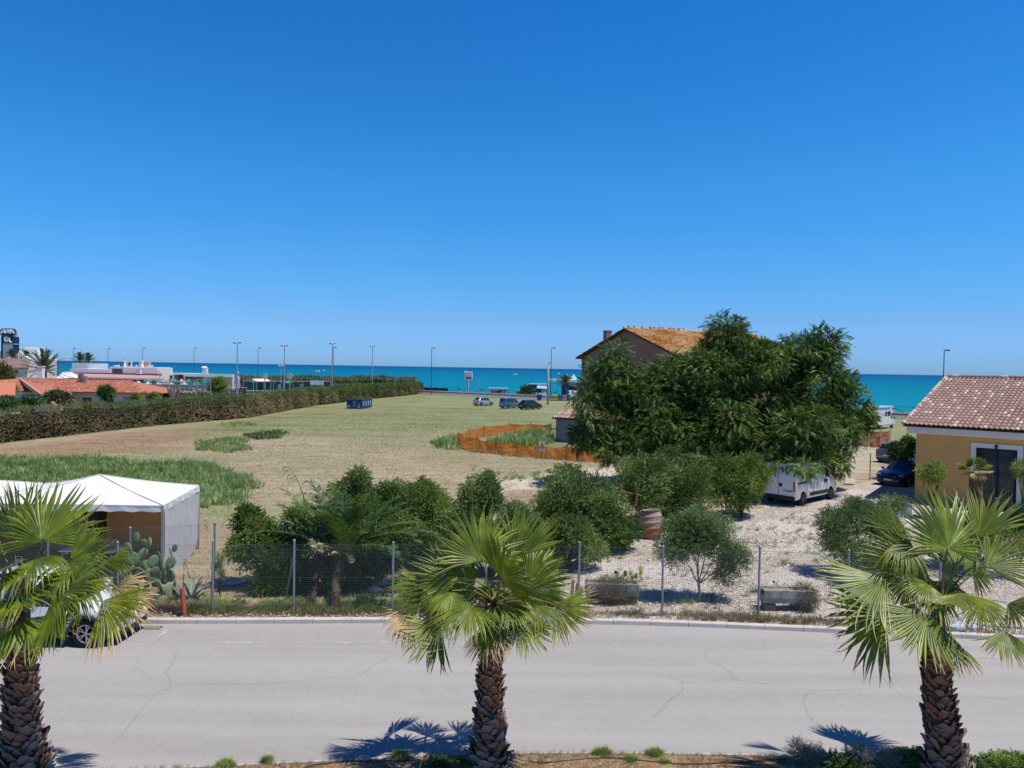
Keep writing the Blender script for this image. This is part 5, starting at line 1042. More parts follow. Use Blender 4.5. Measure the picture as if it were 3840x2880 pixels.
DT = [(985, 1945, -.6, .5), (1055, 1832, .3, .35), (1130, 1905, -.5, .5), (1165, 1800, .7, .4), (1210, 1900, -.9, .6), (1285, 1845, .6, .2), (1345, 1900, -.3, .4), (1432, 1800, .1, .15), (1425, 1860, -.6, .3), (1500, 1860, .9, .4), (1590, 1962, .2, .65), (1545, 1905, .8, .4),
      (1565, 2010, -.2, .6), (1500, 2080, -.7, .55), (1135, 2085, -.7, .35), (1010, 2000, .6, .5), (1095, 1870, 1.0, .4), (1400, 1960, 1.2, .5), (1255, 1960, -1.2, .5), (1370, 2000, -1.1, .5), (1180, 2040, 1.0, .5), (1520, 2020, 1.0, .5)]
for tx, ty, dd, lf in DT+[(a+random.uniform(-60, 60), b+random.uniform(5, 60), c*.6+.3, d) for a, b, c, d in DT[:16]]: pinnate(dc+Vector((0, 0, .02)), D(tx, ty, 22.9+dd), lf, L_DATE, dp, leaf=.44, nl=44, wid=.027)
for tx, ty in ((1198, 2060), (1320, 2110)): pinnate(dc, D(tx, ty, 22.3), .25, L_DATE, dp, leaf=.25, nl=26, dry=.6)
for b0, b1, r in (((1232, 2312), (1283, 2085), .12), ((1150, 2290), (1205, 2085), .07)):
    q0 = G(*b0); q0.y += .3; q0 = Vector((q0.x, q0.y, 0)); q1 = D(b1[0], b1[1], 22.9); b = MB(); pts = [q0.lerp(q1, k/8)+Vector((.05*math.sin(k), 0, 0)) for k in range(9)]; b.tube(pts, [r*(1.15-.3*k/8)+.012*(k % 2) for k in range(9)], 10)
    for k in range(46):
        u = random.random(); q = q0.lerp(q1, u); a = random.random()*6.28; o_ = Vector((math.cos(a), math.sin(a), 0)); b.beam(q+o_*r*.8, q+o_*(r+.07)+Vector((0, 0, .10)), .05, .02)
    b.build('trunk', M_BARK, dp, world=True, smooth=False)
# giant reed
rd = thing('giant_reed', 'tall bent reed with long drooping leaves rising behind the date palm', 'reed', tuple(G(1150, 2150).xy)+(0,)); b = MB(); V_ = []; F_ = []
st = [D(1165, 2000, 24.4), D(1150, 1900, 24.4), D(1128, 1830, 24.4), D(1105, 1780, 24.4), D(1082, 1745, 24.4)]; b.tube(st, [.02, .018, .014, .01, .006], 6); b.build('stem', L_WEED, rd, world=True)
b = MB()
for k, (sx, sy, tx, ty) in enumerate(((1085, 1750, 1045, 1785), (1092, 1762, 1050, 1800), (1100, 1775, 1062, 1822), (1106, 1785, 1070, 1835), (1112, 1795, 1090, 1840), (1125, 1822, 1170, 1815), (1135, 1850, 1160, 1880), (1150, 1880, 1175, 1850), (1088, 1752, 1075, 1790))):
    p0 = D(sx, sy, 24.4); p1 = D(tx, ty, 24.3); mm = p0.lerp(p1, .5)+Vector((0, 0, .13)); wv_ = Vector((0, .02, .035)); b.poly([p0, mm-wv_, p1, mm+wv_], tone=.6)
b.build('leaves', L_WEED, rd, world=True)
# small trachycarpus by the door, with dead fronds
rnd = np.random.default_rng(21); cp = D(3655, 1765, 33); tp = thing('small_fan_palm', 'small shaggy fan palm with dead fronds in front of the glazed door', 'palm', (cp.x, 33, 0)); b = MB(); b.tube([(cp.x, 33, 0), (cp.x+.02, 33, cp.z*.5), (cp.x, 33, cp.z-.1)], [.20, .24, .2], 10); b.build('trunk', M_TRUNK, tp, world=True)
for k in range(22):
    a = k*2.4; el_k = (.9, .45, .1, -.3)[k % 4]; dv = np.array((math.cos(a)*math.cos(el_k), math.sin(a)*math.cos(el_k), math.sin(el_k))); h = np.array(cp)+dv*.30; V, F, tn, dry = fan_leaf(h, h+dv*.48, cp, 75, .25+.4*(k % 4 == 3), (.05, .15, .5, 1.1)[k % 4], rnd, up=(0, 0, 1) if el_k < .7 else None, nseg=22, thread=False, petw=.012)
    npmesh('frond', V, F, M_FAN, tp, True, tn, attrs={'dry': dry})
# ---- prickly pear and agave
L_CACT = mat('cactus_pad', (.09, .155, .06), (.13, .20, .085), 3, .6, .3, tone=(.26, .33, .13)); L_AGAV = mat('agave_leaf', (.20, .29, .23), (.27, .35, .28), 4, .6, .3)
def pads(name, label, spots, seed, m_=L_CACT):
    rn = random.Random(seed); c = spots[0]; g = D(c[0], c[1], c[2]); P = thing(name, label, 'cactus', (g.x, g.y, 0))
    for px, py, dep, r in spots:
        q = D(px, py, dep); b = MB(); r *= .88; b.ball((0, 0, 0), (r*.78, r*.16, r), 12, 8, tone=rn.random()); o = b.build('pad', m_, P, smooth=True); o.location = Vector((q.x-g.x, q.y-g.y, q.z)); o.rotation_euler = (rn.uniform(-.3, .3), rn.uniform(-.5, .5), rn.uniform(-1.1, 1.1))
    return P
sp_ = [(455, 2100, 22.6, .19), (470, 2085, 22.7, .18), (530, 2110, 22.6, .2), (555, 2120, 22.7, .2), (595, 2085, 22.7, .18), (620, 2170, 22.6, .2), (490, 2170, 22.6, .2), (520, 2235, 21.9, .22), (560, 2250, 21.9, .2), (610, 2255, 21.9, .2), (450, 2235, 21.9, .22), (655, 2190, 22.5, .18), (585, 2190, 21.8, .18), (630, 2130, 22.0, .16), (510, 2020, 22.3, .22), (540, 2042, 22.4, .2), (560, 2035, 22.1, .19), (480, 2060, 22, .24), (500, 2095, 22.0, .25), (535, 2080, 22.2, .24), (575, 2105, 21.9, .22), (580, 2145, 21.8, .20), (605, 2120, 22.1, .2), (640, 2070, 22.4, .17), (655, 2055, 22.5, .14), (640, 2110, 22.3, .22), (615, 2150, 22.2, .24), (560, 2160, 22.2, .26), (520, 2150, 22.1, .26), (480, 2130, 22.0, .26),
       (450, 2150, 21.9, .25), (500, 2200, 22, .28), (550, 2215, 22.1, .28), (600, 2200, 22.2, .26), (640, 2160, 22.4, .22), (430, 2190, 22, .25), (640, 2220, 22.2, .25), (470, 2240, 22, .28), (580, 2250, 22.1, .26), (425, 2110, 22.1, .22)]
pads('prickly_pear', 'large prickly pear cactus behind the fence below the white gazebo', sp_, 4)
def spiky(name, label, base, n, L, w, m_, cat, spread=(.3, 1.25), loc_dep=None, seed=2):
    rn = random.Random(seed); g = G(*base); P = thing(name, label, cat, (g.x, g.y, 0)); b = MB()
    for k in range(n):
        a = k*2.4; e_ = rn.uniform(*spread); d = Vector((math.cos(a)*math.cos(e_), math.sin(a)*math.cos(e_), math.sin(e_))); s = d.cross(Vector((0, 0, 1))).normalized(); l = L*rn.uniform(.7, 1.1); u = s.cross(d); pts = []
        p0 = g; rows = []
        for t, ww in ((0, .7), (.25, 1.0), (.55, .8), (.8, .45), (1, .02)):
            c_ = g+d*l*t+Vector((0, 0, -.25*l*t*t)); rows.append((c_-s*w*ww/2+u*.03, c_, c_+s*w*ww/2+u*.03))
        for i in range(4):
            for j in (0, 1): b.poly([rows[i][j], rows[i][j+1], rows[i+1][j+1], rows[i+1][j]], tone=rn.random())
    b.build('leaves', m_, P, world=True); return P
spiky('agave', 'grey green agave behind the fence right of the prickly pear', (715, 2262), 15, 1.05, .17, L_AGAV, 'agave', (.45, 1.3))
# cactus in the stone troughs come with the troughs
# ---- small conical conifer
shrub('narrow yellow green young conifer just inside the fence corner', [(826, 2100, 12, 26, 22.4, .12), (815, 2135, 14, 22, 22.4, .14), (832, 2160, 10, 20, 22.4, .1)], 420, leafmat('yellow_green_conifer', (.13, .20, .03), (.28, .36, .06)), TW2, TWF2, .45, 'conifer', name='young_conifer', shell=.1, r0=.02, base=(826, 2238))
# plants along the fence foot
GF = 'low weeds along the foot of the fence'
for k, (px, py, rx, ry, n) in enumerate(((1290, 2285, 42, 24, 520), (1370, 2270, 38, 30, 560), (1420, 2280, 26, 22, 300), (1005, 2285, 60, 16, 420), (890, 2280, 40, 16, 320), (1105, 2275, 30, 26, 300), (1170, 2290, 30, 20, 260), (1480, 2290, 24, 18, 200))):
    lab = ('leafy weed below the date palm trunk', 'tallest leafy weed at the fence foot, right of the date palm', 'leafy weed just left of the post next to the middle palm', 'sprawling weed at the fence foot below the mixed bush', 'low weed at the foot of the fence right of the corner post', 'weed round the post with the leaning shadow', 'dark weed right of the post with the leaning shadow', 'small weed at the fence foot behind the middle palm')[k]
    shrub(lab, [(px, py, rx, ry, D(px, py+ry, 21.9).y if False else 21.75, .3)], n, L_DARK if k in (1, 2, 6) else L_BUSH2, size=.5, cat='weed', name='weed', group=GF, r0=.012)
# ---- garden plants beyond the hedge on the left
GG = 'plants of the holiday gardens beyond the hedge'
L_OLEA = leafmat('oleander_leaf', (.055, .10, .035), (.16, .22, .08), trans=.2, dry=(.62, .28, .32)); L_WFLO = leafmat('white_flower_leaf', (.04, .11, .03), (.11, .22, .06), trans=.2, dry=(.8, .8, .78))
T3_, TF3 = twig_template(8, .5, .22, .10, 5)
shrub('oleander with pink blossom in front of the terracotta roof', [(222, 1496, 36, 20, 88, .9), (200, 1490, 20, 15, 88, .6), (240, 1505, 28, 14, 88, .8)], 1500, L_OLEA, T3_, TF3, 1.0, group=GG, dryp=lambda P_, n: (rng.random(n) < .28*(P_[:, 2] < 2.6))*.9+0.0)
shrub('dark bush with white flowers by the pale gable', [(112, 1510, 34, 15, 84, .9)], 900, L_WFLO, T3_, TF3, 1.0, group=GG, dryp=.06)
shrub('clipped round dark bush at the left edge above the hedge', [(28, 1516, 32, 18, 80, 1.0)], 1000, L_DARK, T3_, TF3, .9, group=GG)
shrub('small round topped tree before the terracotta roof', [(396, 1470, 22, 18, 92, .7), (400, 1486, 16, 12, 92, .5)], 1000, L_DARK, T3_, TF3, .9, cat='tree', name='small_tree', group=GG, r0=.09, base=(397, 1575))
shrub('reddish green bush at the left edge below the brown roof', [(0, 1405, 45, 38, 118, 1.6), (20, 1420, 28, 26, 118, 1.2)], 900, leafmat('reddish_leaf', (.08, .12, .03), (.26, .20, .06)), T3_, TF3, 1.2, group=GG)
shrub('bush under the terracotta eave at the left edge', [(25, 1455, 34, 14, 96, 1)], 500, L_BUSH2, T3_, TF3, .9, group=GG)
shrub('low bright bush at the right end of the terracotta house', [(575, 1492, 16, 10, 94, .6), (512, 1492, 10, 9, 99, .4)], 700, L_BUSH2, T3_, TF3, .9, group=GG)
shrub('dense round green tree in front of the tennis court netting', [(822, 1450, 28, 20, 118, 1.1), (822, 1432, 18, 11, 118, .8)], 1500, L_BUSH2, T3_, TF3, 1.0, cat='tree', name='round_tree', group=GG, tone=(0, .6), base=(822, 1530))
# gnarled pollarded olive
g_ = D(652, 1480, 100); ol = thing('pollarded_tree', 'gnarled pollarded tree trunk in front of the dark green netting', 'tree', (g_.x, 100, 0), 0, GG); b = MB()
for tx, ty in ((628, 1450), (640, 1455), (655, 1448), (668, 1458), (672, 1466), (632, 1462), (648, 1462)):
    q1 = D(tx, ty, 100+random.uniform(-.5, .5)); b.tube([(g_.x, 100, 0), (g_.x+(q1.x-g_.x)*.3, 100, q1.z*.55), (q1.x, q1.y, q1.z)], [.34, .24, .13], 8)
b.build('trunk', mat('pollard_bark', (.26, .20, .17), (.14, .10, .09), 4, .95, bump=.8, bscale=8), ol, world=True)
# big far canary date palm + little ones
def far_palm(label, cpx, dep, R_, nf, leafm, lsz, name='date_palm', trunk_r=.45, up=.55, nl=22, dry=0.0, group=None, wid=.07):
    c = D(cpx[0], cpx[1], dep); P = thing(name, label, 'palm', (c.x, dep, 0), 0, group); b = MB(); b.tube([(c.x, dep, 0), (c.x, dep, c.z*.5), (c.x, dep, c.z)], [trunk_r*1.1, trunk_r*.9, trunk_r], 10); b.build('trunk', M_TRUNK, P, world=True)
    for k in range(nf):
        a = k*2.39996; e_ = 1.45-1.75*(k/nf)**.8; Lk = R_*(1.0-.12*random.random()); d = Vector((math.cos(a)*math.cos(e_), math.sin(a)*math.cos(e_), math.sin(e_))); pinnate(c, c+d*Lk-Vector((0, 0, .10*Lk)), up*R_*.22, leafm, P, leaf=lsz, nl=nl, wid=wid, dry=dry if e_ > .3 else dry+.15, start=.12)
    return P
far_palm('great feathery date palm rising behind the terracotta roofs', (165, 1392), 128, 4.6, 46, leafmat('grey_green_palm', (.055, .085, .05), (.18, .205, .12), trans=.2, dry=(.40, .32, .2)), .55, nl=26, wid=.10)
GS = 'small palms on the white restaurant terrace'
for k, (px, py, dep, r_, lab) in enumerate(((300, 1353, 190, 2.6, 'left one of the twin palms before the white terrace'), (332, 1354, 190, 2.6, 'right one of the twin palms before the white terrace'), (45, 1338, 196, 2.4, 'palm in front of the sign tower, above the brown roof'), (98, 1338, 200, 2.0, 'palm on the white terrace right of the sign tower'))):
    far_palm(lab, (px, py), dep, r_, 20, leafmat('terrace_palm', (.05, .10, .04), (.17, .24, .10), trans=.2, dry=(.4, .33, .2)), .75, 'terrace_palm', .2, nl=12, group=GS, wid=.14)
far_palm('short bushy palm beside the concrete pole and blue beach huts', (2118, 1440), 168, 2.6, 22, leafmat('terrace_palm', (.05, .10, .04), (.17, .24, .10)), .8, 'beach_palm', .3, nl=12, wid=.15)
shrub('dark spiky bush left of the blue beach hut by the coast fence', [(1975, 1470, 25, 16, 186, 1.5)], 400, L_OLEA, T3_, TF3, 2.0, cat='bush', name='beach_bush')
# ---- hedges
def hedge(label, pts, h, w_, n, size, dryf, name='hedge', seed=1, group=None):
    rn = np.random.default_rng(seed); P = [np.array(G(*p)[:2]) if len(p) == 2 else np.array(p[:2]) for p in pts]; seg = [np.linalg.norm(P[i+1]-P[i]) for i in range(len(P)-1)]; d = np.concatenate([[0], np.cumsum(seg)]); A_ = np.array(P)
    def at(t): return np.stack([np.interp(t, d, A_[:, 0]), np.interp(t, d, A_[:, 1])], -1)
    def nrm(t): q = at(t+.5)-at(t-.5); q = q/np.maximum(1e-6, np.linalg.norm(q, axis=1, keepdims=True)); return np.stack([-q[:, 1], q[:, 0]], -1)
    Hd = thing(name, label, 'hedge', (A_[len(A_)//2, 0], A_[len(A_)//2, 1], 0), 0, group)
    def hh(t): return h*(1+.035*np.sin(t*.31+seed)+.03*np.sin(t*.83)+.02*np.sin(t*2.1))
    # dense inner mass
    K = int(d[-1]/1.2)+2; tt = np.linspace(.3, d[-1]-.3, K); c = at(tt); nn = nrm(tt); H_ = hh(tt)-.35; V = []
    for u, z in ((.28, 0.0), (.22, .5), (.26, .9), (.35, 1.0), (.65, 1.0), (.76, .9), (.78, .5), (.72, 0)):
        q = c+nn*(w_*u)[..., None] if False else c+nn*(w_*u); V.append(np.concatenate([q, (H_*z)[:, None]], 1))
    V = np.concatenate(V); F = [(i*K+j, i*K+j+1, (i+1)*K+j+1, (i+1)*K+j) for i in range(7) for j in range(K-1)]+[tuple(i*K for i in range(8)), tuple(i*K+K-1 for i in range(8))[::-1]]
    npmesh('twigs', V, F, mat('hedge_inner_twigs', (.035, .028, .018), (.012, .011, .007), 3, .95, .05, bump=.8, bscale=6), Hd, True)
    # leaf cards on front, top and back, denser where the camera side is
    wts = 1.0; t = rn.random(n)*d[-1]; c = at(t); nn = nrm(t); kx = rn.random(n); z = np.zeros(n); u = np.zeros(n); N = np.zeros((n, 3))
    fr = kx < .60; tp_ = (kx >= .60) & (kx < .88); bk = kx >= .88
    z[fr] = rn.random(fr.sum())**.9*hh(t[fr]); u[fr] = .10*rn.normal(size=fr.sum())+.05; z[tp_] = hh(t[tp_])+rn.normal(size=tp_.sum())*.08; u[tp_] = rn.random(tp_.sum())*w_; z[bk] = rn.random(bk.sum())*hh(t[bk]); u[bk] = w_+.1*rn.normal(size=bk.sum())
    u = u+.18*np.sin(t*1.1+z*1.3)*np.sin(t*.37+seed)*(~tp_)
    N[:, :2] = -nn; N[tp_] = (0, 0, 1); N[bk, :2] = nn[bk]
    P3 = np.concatenate([c+nn*u[:, None], z[:, None]], 1); fw = norm(N*.6+rn.normal(size=(n, 3))*.6+np.array((0, 0, .3))); upv = norm(rn.normal(size=(n, 3)))
    tn = np.clip(.25+.35*np.sin(t*.5)*np.sin(z*2+t*.21)+.5*(z > hh(t)*.9)+rn.normal(size=n)*.3, 0, 1); dz = np.clip(dryf(t, z/hh(t), P3)+rn.normal(size=n)*.28, 0, 1)  # tone raised along the top: sunlit crest painted into the leaf colour
    V, F, tt2 = scatter(T3_, TF3, P3, fw, upv, size*rn.uniform(.6, 1.3, n)*np.clip(P3[:, 1]/90, .75, 1.5), tn); npmesh('leaves', V, F, L_HEDGE, Hd, True, tt2, attrs={'dry': np.repeat(dz, len(T3_))})
    return Hd
def dry1(t, zf, P3): return .62-.75*np.clip((zf-.62)*3, 0, 1)*.7+.30*np.sin(t*.23+1)*np.sin(t*.11+zf*2)-.25*np.clip((P3[:, 1]-120)/60, 0, 1)-.15*np.sin(t*.9)
hedge('long clipped hedge with brown withered lower half along the left side of the field', [(-500, 1742), (-150, 1690), (0, 1665), (330, 1627), (600, 1595), (916, 1569), (1075, 1540), (1188, 1520)], 2.62, 2.0, 17000, .58, dry1)
hedge('greener curved end of the clipped hedge behind the blue skip', [(1204, 1519), (1302, 1507), (1403, 1495), (1500, 1486), (1560, 1479), (1585, 1474)], 2.6, 2.2, 8500, .6, lambda t, zf, P3: dry1(t, zf, P3)-.22, seed=2)
hedge('farther hedge closing the sports ground behind the floodlight masts', [D(900, 1480, 172)[:], D(1000, 1480, 176)[:], D(1150, 1480, 182)[:], D(1250, 1480, 186)[:], D(1400, 1480, 197)[:], D(1500, 1480, 203)[:], D(1560, 1475, 203)[:]], 3.7, 3, 6500, .8, lambda t, zf, P3: .12+.1*np.sin(t*.3), seed=3)
hedge('low dark hedge line at the foot of the pool netting', [D(560, 1520, 112)[:], D(700, 1520, 108)[:], D(860, 1520, 108)[:]], 2.2, 1.2, 1800, .7, lambda t, zf, P3: .05+0*t, seed=4)
# ---- grasses
def tuft_template(nb, h, w, spread, seed, bend=.5):
    r = np.random.default_rng(seed); V = []; F = []
    for i in range(nb):
        a = r.uniform(0, 6.28); s = r.uniform(.1, 1)*spread; l = h*r.uniform(.5, 1.1); p = np.array((0, math.cos(a)*s*.35, math.sin(a)*s*.35)); o = np.array((0, math.cos(a), math.sin(a)))*s*bend; sd = np.array((0, -math.sin(a+.7), math.cos(a+.7)))*w
        m_ = p+np.array((l*.6, 0, 0))+o*.5*l/h; t_ = p+np.array((l*.92, 0, 0))+o*1.3*l/h; n0 = len(V); V += [p-sd*.5, p+sd*.5, m_+sd*.45, m_-sd*.45, t_+sd*.06, t_-sd*.06]; F += [(n0, n0+1, n0+2, n0+3), (n0+3, n0+2, n0+4, n0+5)]
    return np.array(V), np.array(F)
def scatter_poly(pix, n, seed, world=False):
    r = np.random.default_rng(seed); P = np.array(pix if world else [tuple(G(*p)[:2]) for p in pix]); lo, hi = P.min(0), P.max(0); out = np.zeros((0, 2))
    while len(out) < n:
        q = lo+(hi-lo)*r.random((n*2, 2)); q = q[inpoly(q[:, 0], q[:, 1], [tuple(p) for p in P])]; out = np.concatenate([out, q])
    return out[:n]
def grass(name, label, pix, n, T, TF, m_, size, seed, clump=0.0, thin=None, dryp=0.0, world=False, z=0.0, kind='stuff', edge=.8):
    q = scatter_poly(pix, n, seed, world); r = np.random.default_rng(seed+1)
    if clump: q = q[wn(q[:, 0], q[:, 1], 1.3, seed)+r.normal(size=len(q))*.25 > clump-1]
    if 'tall' in name:
        Pp = [tuple(G(*p)[:2]) for p in pix]; dd_ = polydist(q[:, 0], q[:, 1], Pp); q = q[(dd_+.9*wn(q[:, 0], q[:, 1], .9, seed)+1.3*r.random(len(q)) > 1.0) & (wn(q[:, 0], q[:, 1], 1.7, seed+5)+.35*r.normal(size=len(q)) > -.42)]
    n = len(q); P3 = np.concatenate([q, np.full((n, 1), z)], 1); sz = size*r.uniform(.55, 1.25, n)*(1+.3*wn(q[:, 0], q[:, 1], .8, seed+2))
    fw = norm(np.array((0, 0, 1.0))+r.normal(size=(n, 3))*.14+np.array((-.12, 0, 0))); V, F, t = scatter(T, TF, P3, fw, norm(r.normal(size=(n, 3))), sz, np.clip(.5+.5*wn(q[:, 0], q[:, 1], .9, seed)+r.normal(size=n)*.35, 0, 1))
    dd = (r.random(n) < dryp)*r.random(n); return tag(npmesh(name, V, F, m_, tone=t, attrs={'dry': np.repeat(dd, len(T))}), label, 'grass', None, kind)
GT, GTF = tuft_template(10, .42, .045, .5, 11, 1.1); DT_, DTF = tuft_template(7, .16, .012, .25, 12, .9); ST, STF = tuft_template(16, .13, .012, .2, 13, .9)
grass('tall_weeds', 'tall green reedy weeds behind the white gazebos', [(-300, 1770), (-100, 1715), (0, 1712), (60, 1722), (200, 1716), (380, 1720), (560, 1735), (700, 1732), (800, 1745), (900, 1775), (960, 1800), (985, 1830), (920, 1850), (940, 1875), (880, 1900), (740, 1912), (620, 1900), (500, 1870), (300, 1850), (0, 1840), (-300, 1850)], 6500, GT, GTF, L_WEED, .95, 31)
grass('tall_weeds', 'pale green weed patch in the middle of the left field', [(735, 1655), (850, 1645), (930, 1640), (945, 1690), (860, 1700), (735, 1690)], 650, GT, GTF, L_WEED, .8, 32)
grass('tall_weeds', 'dark green leafy clump in the middle of the left field', [(905, 1635), (960, 1622), (1010, 1618), (1060, 1612), (1092, 1630), (1050, 1648), (950, 1652)], 620, GT, GTF, L_DARK, .75, 33)
grass('tall_weeds', 'sparse green weeds near the long hedge', [(820, 1588), (960, 1580), (970, 1600), (830, 1608)], 180, GT, GTF, L_WEED, .7, 34)
grass('tall_weeds', 'green reeds standing inside the orange net enclosure', [(1820, 1660), (1960, 1630), (2068, 1628), (2075, 1665), (1960, 1680), (1840, 1690)], 1250, GT, GTF, L_WEED, 1.6, 35)
grass('tall_weeds', 'green reeds outside the left end of the orange net', [(1608, 1668), (1650, 1655), (1715, 1640), (1722, 1690), (1640, 1685)], 520, GT, GTF, L_WEED, 1.35, 36)
grass('tall_weeds', 'sprigs of green weed in the field behind the garden bushes', [(1745, 1760), (1800, 1740), (1870, 1775), (2100, 1765), (2180, 1790), (2050, 1810), (1780, 1800)], 160, GT, GTF, L_WEED, .7, 37)
grass('field_stubble', 'short dry grass covering the field', [(-900, 2290), (-700, 1730), (0, 1690), (600, 1620), (1100, 1560), (1500, 1520), (2050, 1545), (2400, 1680), (2400, 1900), (1900, 2290)], 42000, DT_, DTF, L_DRYG, .55, 38, clump=.45)
grass('field_stubble', 'short green grass shoots between the dry grass', [(-300, 2250), (-300, 1700), (600, 1640), (1500, 1530), (2300, 1700), (2300, 1800), (1900, 2250)], 26000, DT_, DTF, L_WEED, .6, 39, clump=.75)
grass('verge_grass', 'dry yellow grass and straw along the foot of the fence', [(-300, 2312), (-300, 2285), (600, 2285), (1100, 2285), (1900, 2288), (2800, 2312), (3900, 2375), (3900, 2392), (3100, 2350), (2200, 2318), (1900, 2312)], 3600, DT_, DTF, L_DRYG, 1.0, 40, clump=.85, z=.03)
grass('verge_grass', 'patchy green grass along the foot of the fence', [(700, 2300), (700, 2262), (1100, 2262), (1500, 2268), (1600, 2300)], 1500, ST, STF, L_WEED, 1.5, 41, clump=.9, dryp=.5)
grass('gravel_weeds', 'scattered low weeds on the white gravel', [(2100, 2300), (2300, 2080), (2700, 1960), (2950, 1930), (3500, 1950), (3700, 2300), (3000, 2330)], 900, ST, STF, L_OLIVE, 1.3, 42, clump=1.1, dryp=.5)
grass('dead_weeds', 'dry brown weeds under the prickly pear', [(560, 2300), (520, 2240), (640, 2230), (760, 2240), (790, 2300)], 800, GT, GTF, L_DRYG, .45, 43)
STR = [(p.x, p.y) for p in nl_ if -14 < p.x < 14]; STR = [(x, y-.07) for x, y in STR]+[(x, y-2.2) for x, y in STR[::-1]]
grass('dry_lawn', 'short straw coloured grass on the planting strip', STR, 15000, DT_, DTF, L_DRYG, .42, 44, world=True, z=.06)
# green tufts and lavender on the strip
TG = 'green weed tufts on the planting strip'
for k, (px, py, r_, n_) in enumerate(((1500, 2838, .14, 60), (845, 2868, .13, 60), (2260, 2826, .16, 70), (2365, 2850, .10, 40), (2455, 2828, .15, 70), (2490, 2862, .07, 30), (1000, 2850, .07, 30), (1720, 2862, .10, 40))):
    lab = ('tuft beside the left foot of the middle palm', 'tuft at the road edge between the left and middle palms', 'large tuft at the road edge right of the middle palm', 'small tuft on the drip hose, third from the middle palm', 'large tuft at the road edge, farthest right from the middle palm', 'tiny tuft below the farthest right large tuft', 'tiny sprig on the edging left of the middle palm', 'low tuft in shade just left of the middle trunk')[k]
    g = G(px, py, .06); r = np.random.default_rng(50+k); a = r.random(n_)*6.28; rr = r_*np.sqrt(r.random(n_)); P3 = np.stack([g.x+rr*np.cos(a), g.y+rr*np.sin(a), np.full(n_, .05)], -1)
    V, F, t = scatter(ST, STF, P3, norm(np.array((0, 0, 1.0))+r.normal(size=(n_, 3))*.3), norm(r.normal(size=(n_, 3))), .6, r.random(n_)); tag(npmesh('grass_tuft', V, F, L_BUSH2, tone=t), lab, 'grass tuft', TG)
L_LAV = leafmat('lavender_leaf', (.17, .19, .15), (.34, .36, .30), trans=.15, dry=(.40, .26, .24))
TW4, TWF4 = twig_template(16, .22, .045, .008, 9)
def near_bush(label, blobs, n, m_, T, TF, size, name, cat, dryp=0.0):
    B = [(D(cx, cy, dep).x, dep, D(cx, cy, dep).z, r1, r2, r3) for cx, cy, dep, r1, r2, r3 in blobs]; P = thing(name, label, cat, (B[0][0], B[0][1], 0)); foliage('foliage', P, B, n, m_, T, TF, size, .2, .9, (.1, 1), .03, dryp)
    stems(P, 'stems', (B[0][0], B[0][1], 0), [(q[0]+random.uniform(-.6, .6)*q[3], q[1], q[2]+.3*q[5]) for q in B for _ in range(3)], .014)
near_bush('grey lavender bush with dried flower heads, left one on the planting strip', [(2990, 2830, 13.35, .20, .2, .24), (3050, 2845, 13.35, .16, .18, .2)], 900, L_LAV, TW4, TWF4, .62, 'lavender', 'lavender', .12)
near_bush('grey lavender bush, right one beside the right palm', [(3230, 2840, 13.3, .24, .2, .24), (3320, 2860, 13.3, .2, .2, .2)], 1100, L_LAV, TW4, TWF4, .62, 'lavender', 'lavender')
TW5, TWF5 = twig_template(9, .10, .035, .018, 10)
near_bush('bright green ground cover at the road edge right of the right palm', [(3760, 2868, 13.3, .42, .3, .12), (3840, 2872, 13.3, .3, .3, .1)], 2600, L_BUSH2, TW5, TWF5, 1.0, 'ground_cover_plant', 'plant')
near_bush('dark green ground cover between the lavenders and the right palm', [(3420, 2850, 13.35, .42, .25, .10), (3160, 2868, 13.2, .35, .2, .08), (3640, 2880, 13.2, .2, .2, .08)], 2600, L_DARK, TW5, TWF5, 1.0, 'ground_cover_plant', 'plant')
near_bush('small dark plant at the left foot of the middle palm', [(1640, 2878, 13.1, .3, .2, .08)], 900, L_DARK, TW5, TWF5, 1.0, 'ground_cover_plant', 'plant')
# stones of the gravel yard: individually shaped but past counting
ICO = np.array([(1, 0, 0), (-1, 0, 0), (0, 1, 0), (0, -1, 0), (0, 0, .6), (0, 0, -.6)], float); IF = np.array([(0, 2, 4), (2, 1, 4), (1, 3, 4), (3, 0, 4), (2, 0, 5), (1, 2, 5), (3, 1, 5), (0, 3, 5)])
q = scatter_poly([(1960, 2318), (2050, 2130), (2340, 2040), (2700, 1970), (2900, 1900), (3300, 1880), (3840, 1950), (3840, 2395), (3000, 2345), (2300, 2322)], 11000, 60); n_ = len(q); P3 = np.concatenate([q, np.full((n_, 1), .012)], 1)
V, F, t = scatter(ICO, IF, P3, rdir(n_), rdir(n_), rng.uniform(.012, .045, n_)*(1+1.0*(rng.random(n_) < .04)), rng.random(n_))
tag(npmesh('gravel_stones', V, F, mat('limestone', (.60, .54, .46), (.68, .63, .56), 5, .95, .1, tone=(.44, .37, .29))), 'loose white limestone pebbles of the yard', 'gravel', None, 'stuff')
q = scatter_poly([(-300, 2330), (-300, 2295), (1900, 2300), (3800, 2390), (3800, 2402), (3000, 2350), (1900, 2322)], 1500, 61); n_ = len(q); P3 = np.concatenate([q, np.full((n_, 1), .03)], 1)
V, F, t = scatter(ICO, IF, P3, rdir(n_), rdir(n_), rng.uniform(.01, .05, n_), rng.random(n_)); tag(npmesh('gravel_stones', V, F, mat('brown_rubble', (.40, .34, .27), (.30, .24, .18), 9, .95, tone=(.56, .50, .42)), tone=t), 'pebbles and rubble along the kerb', 'gravel', None, 'stuff')
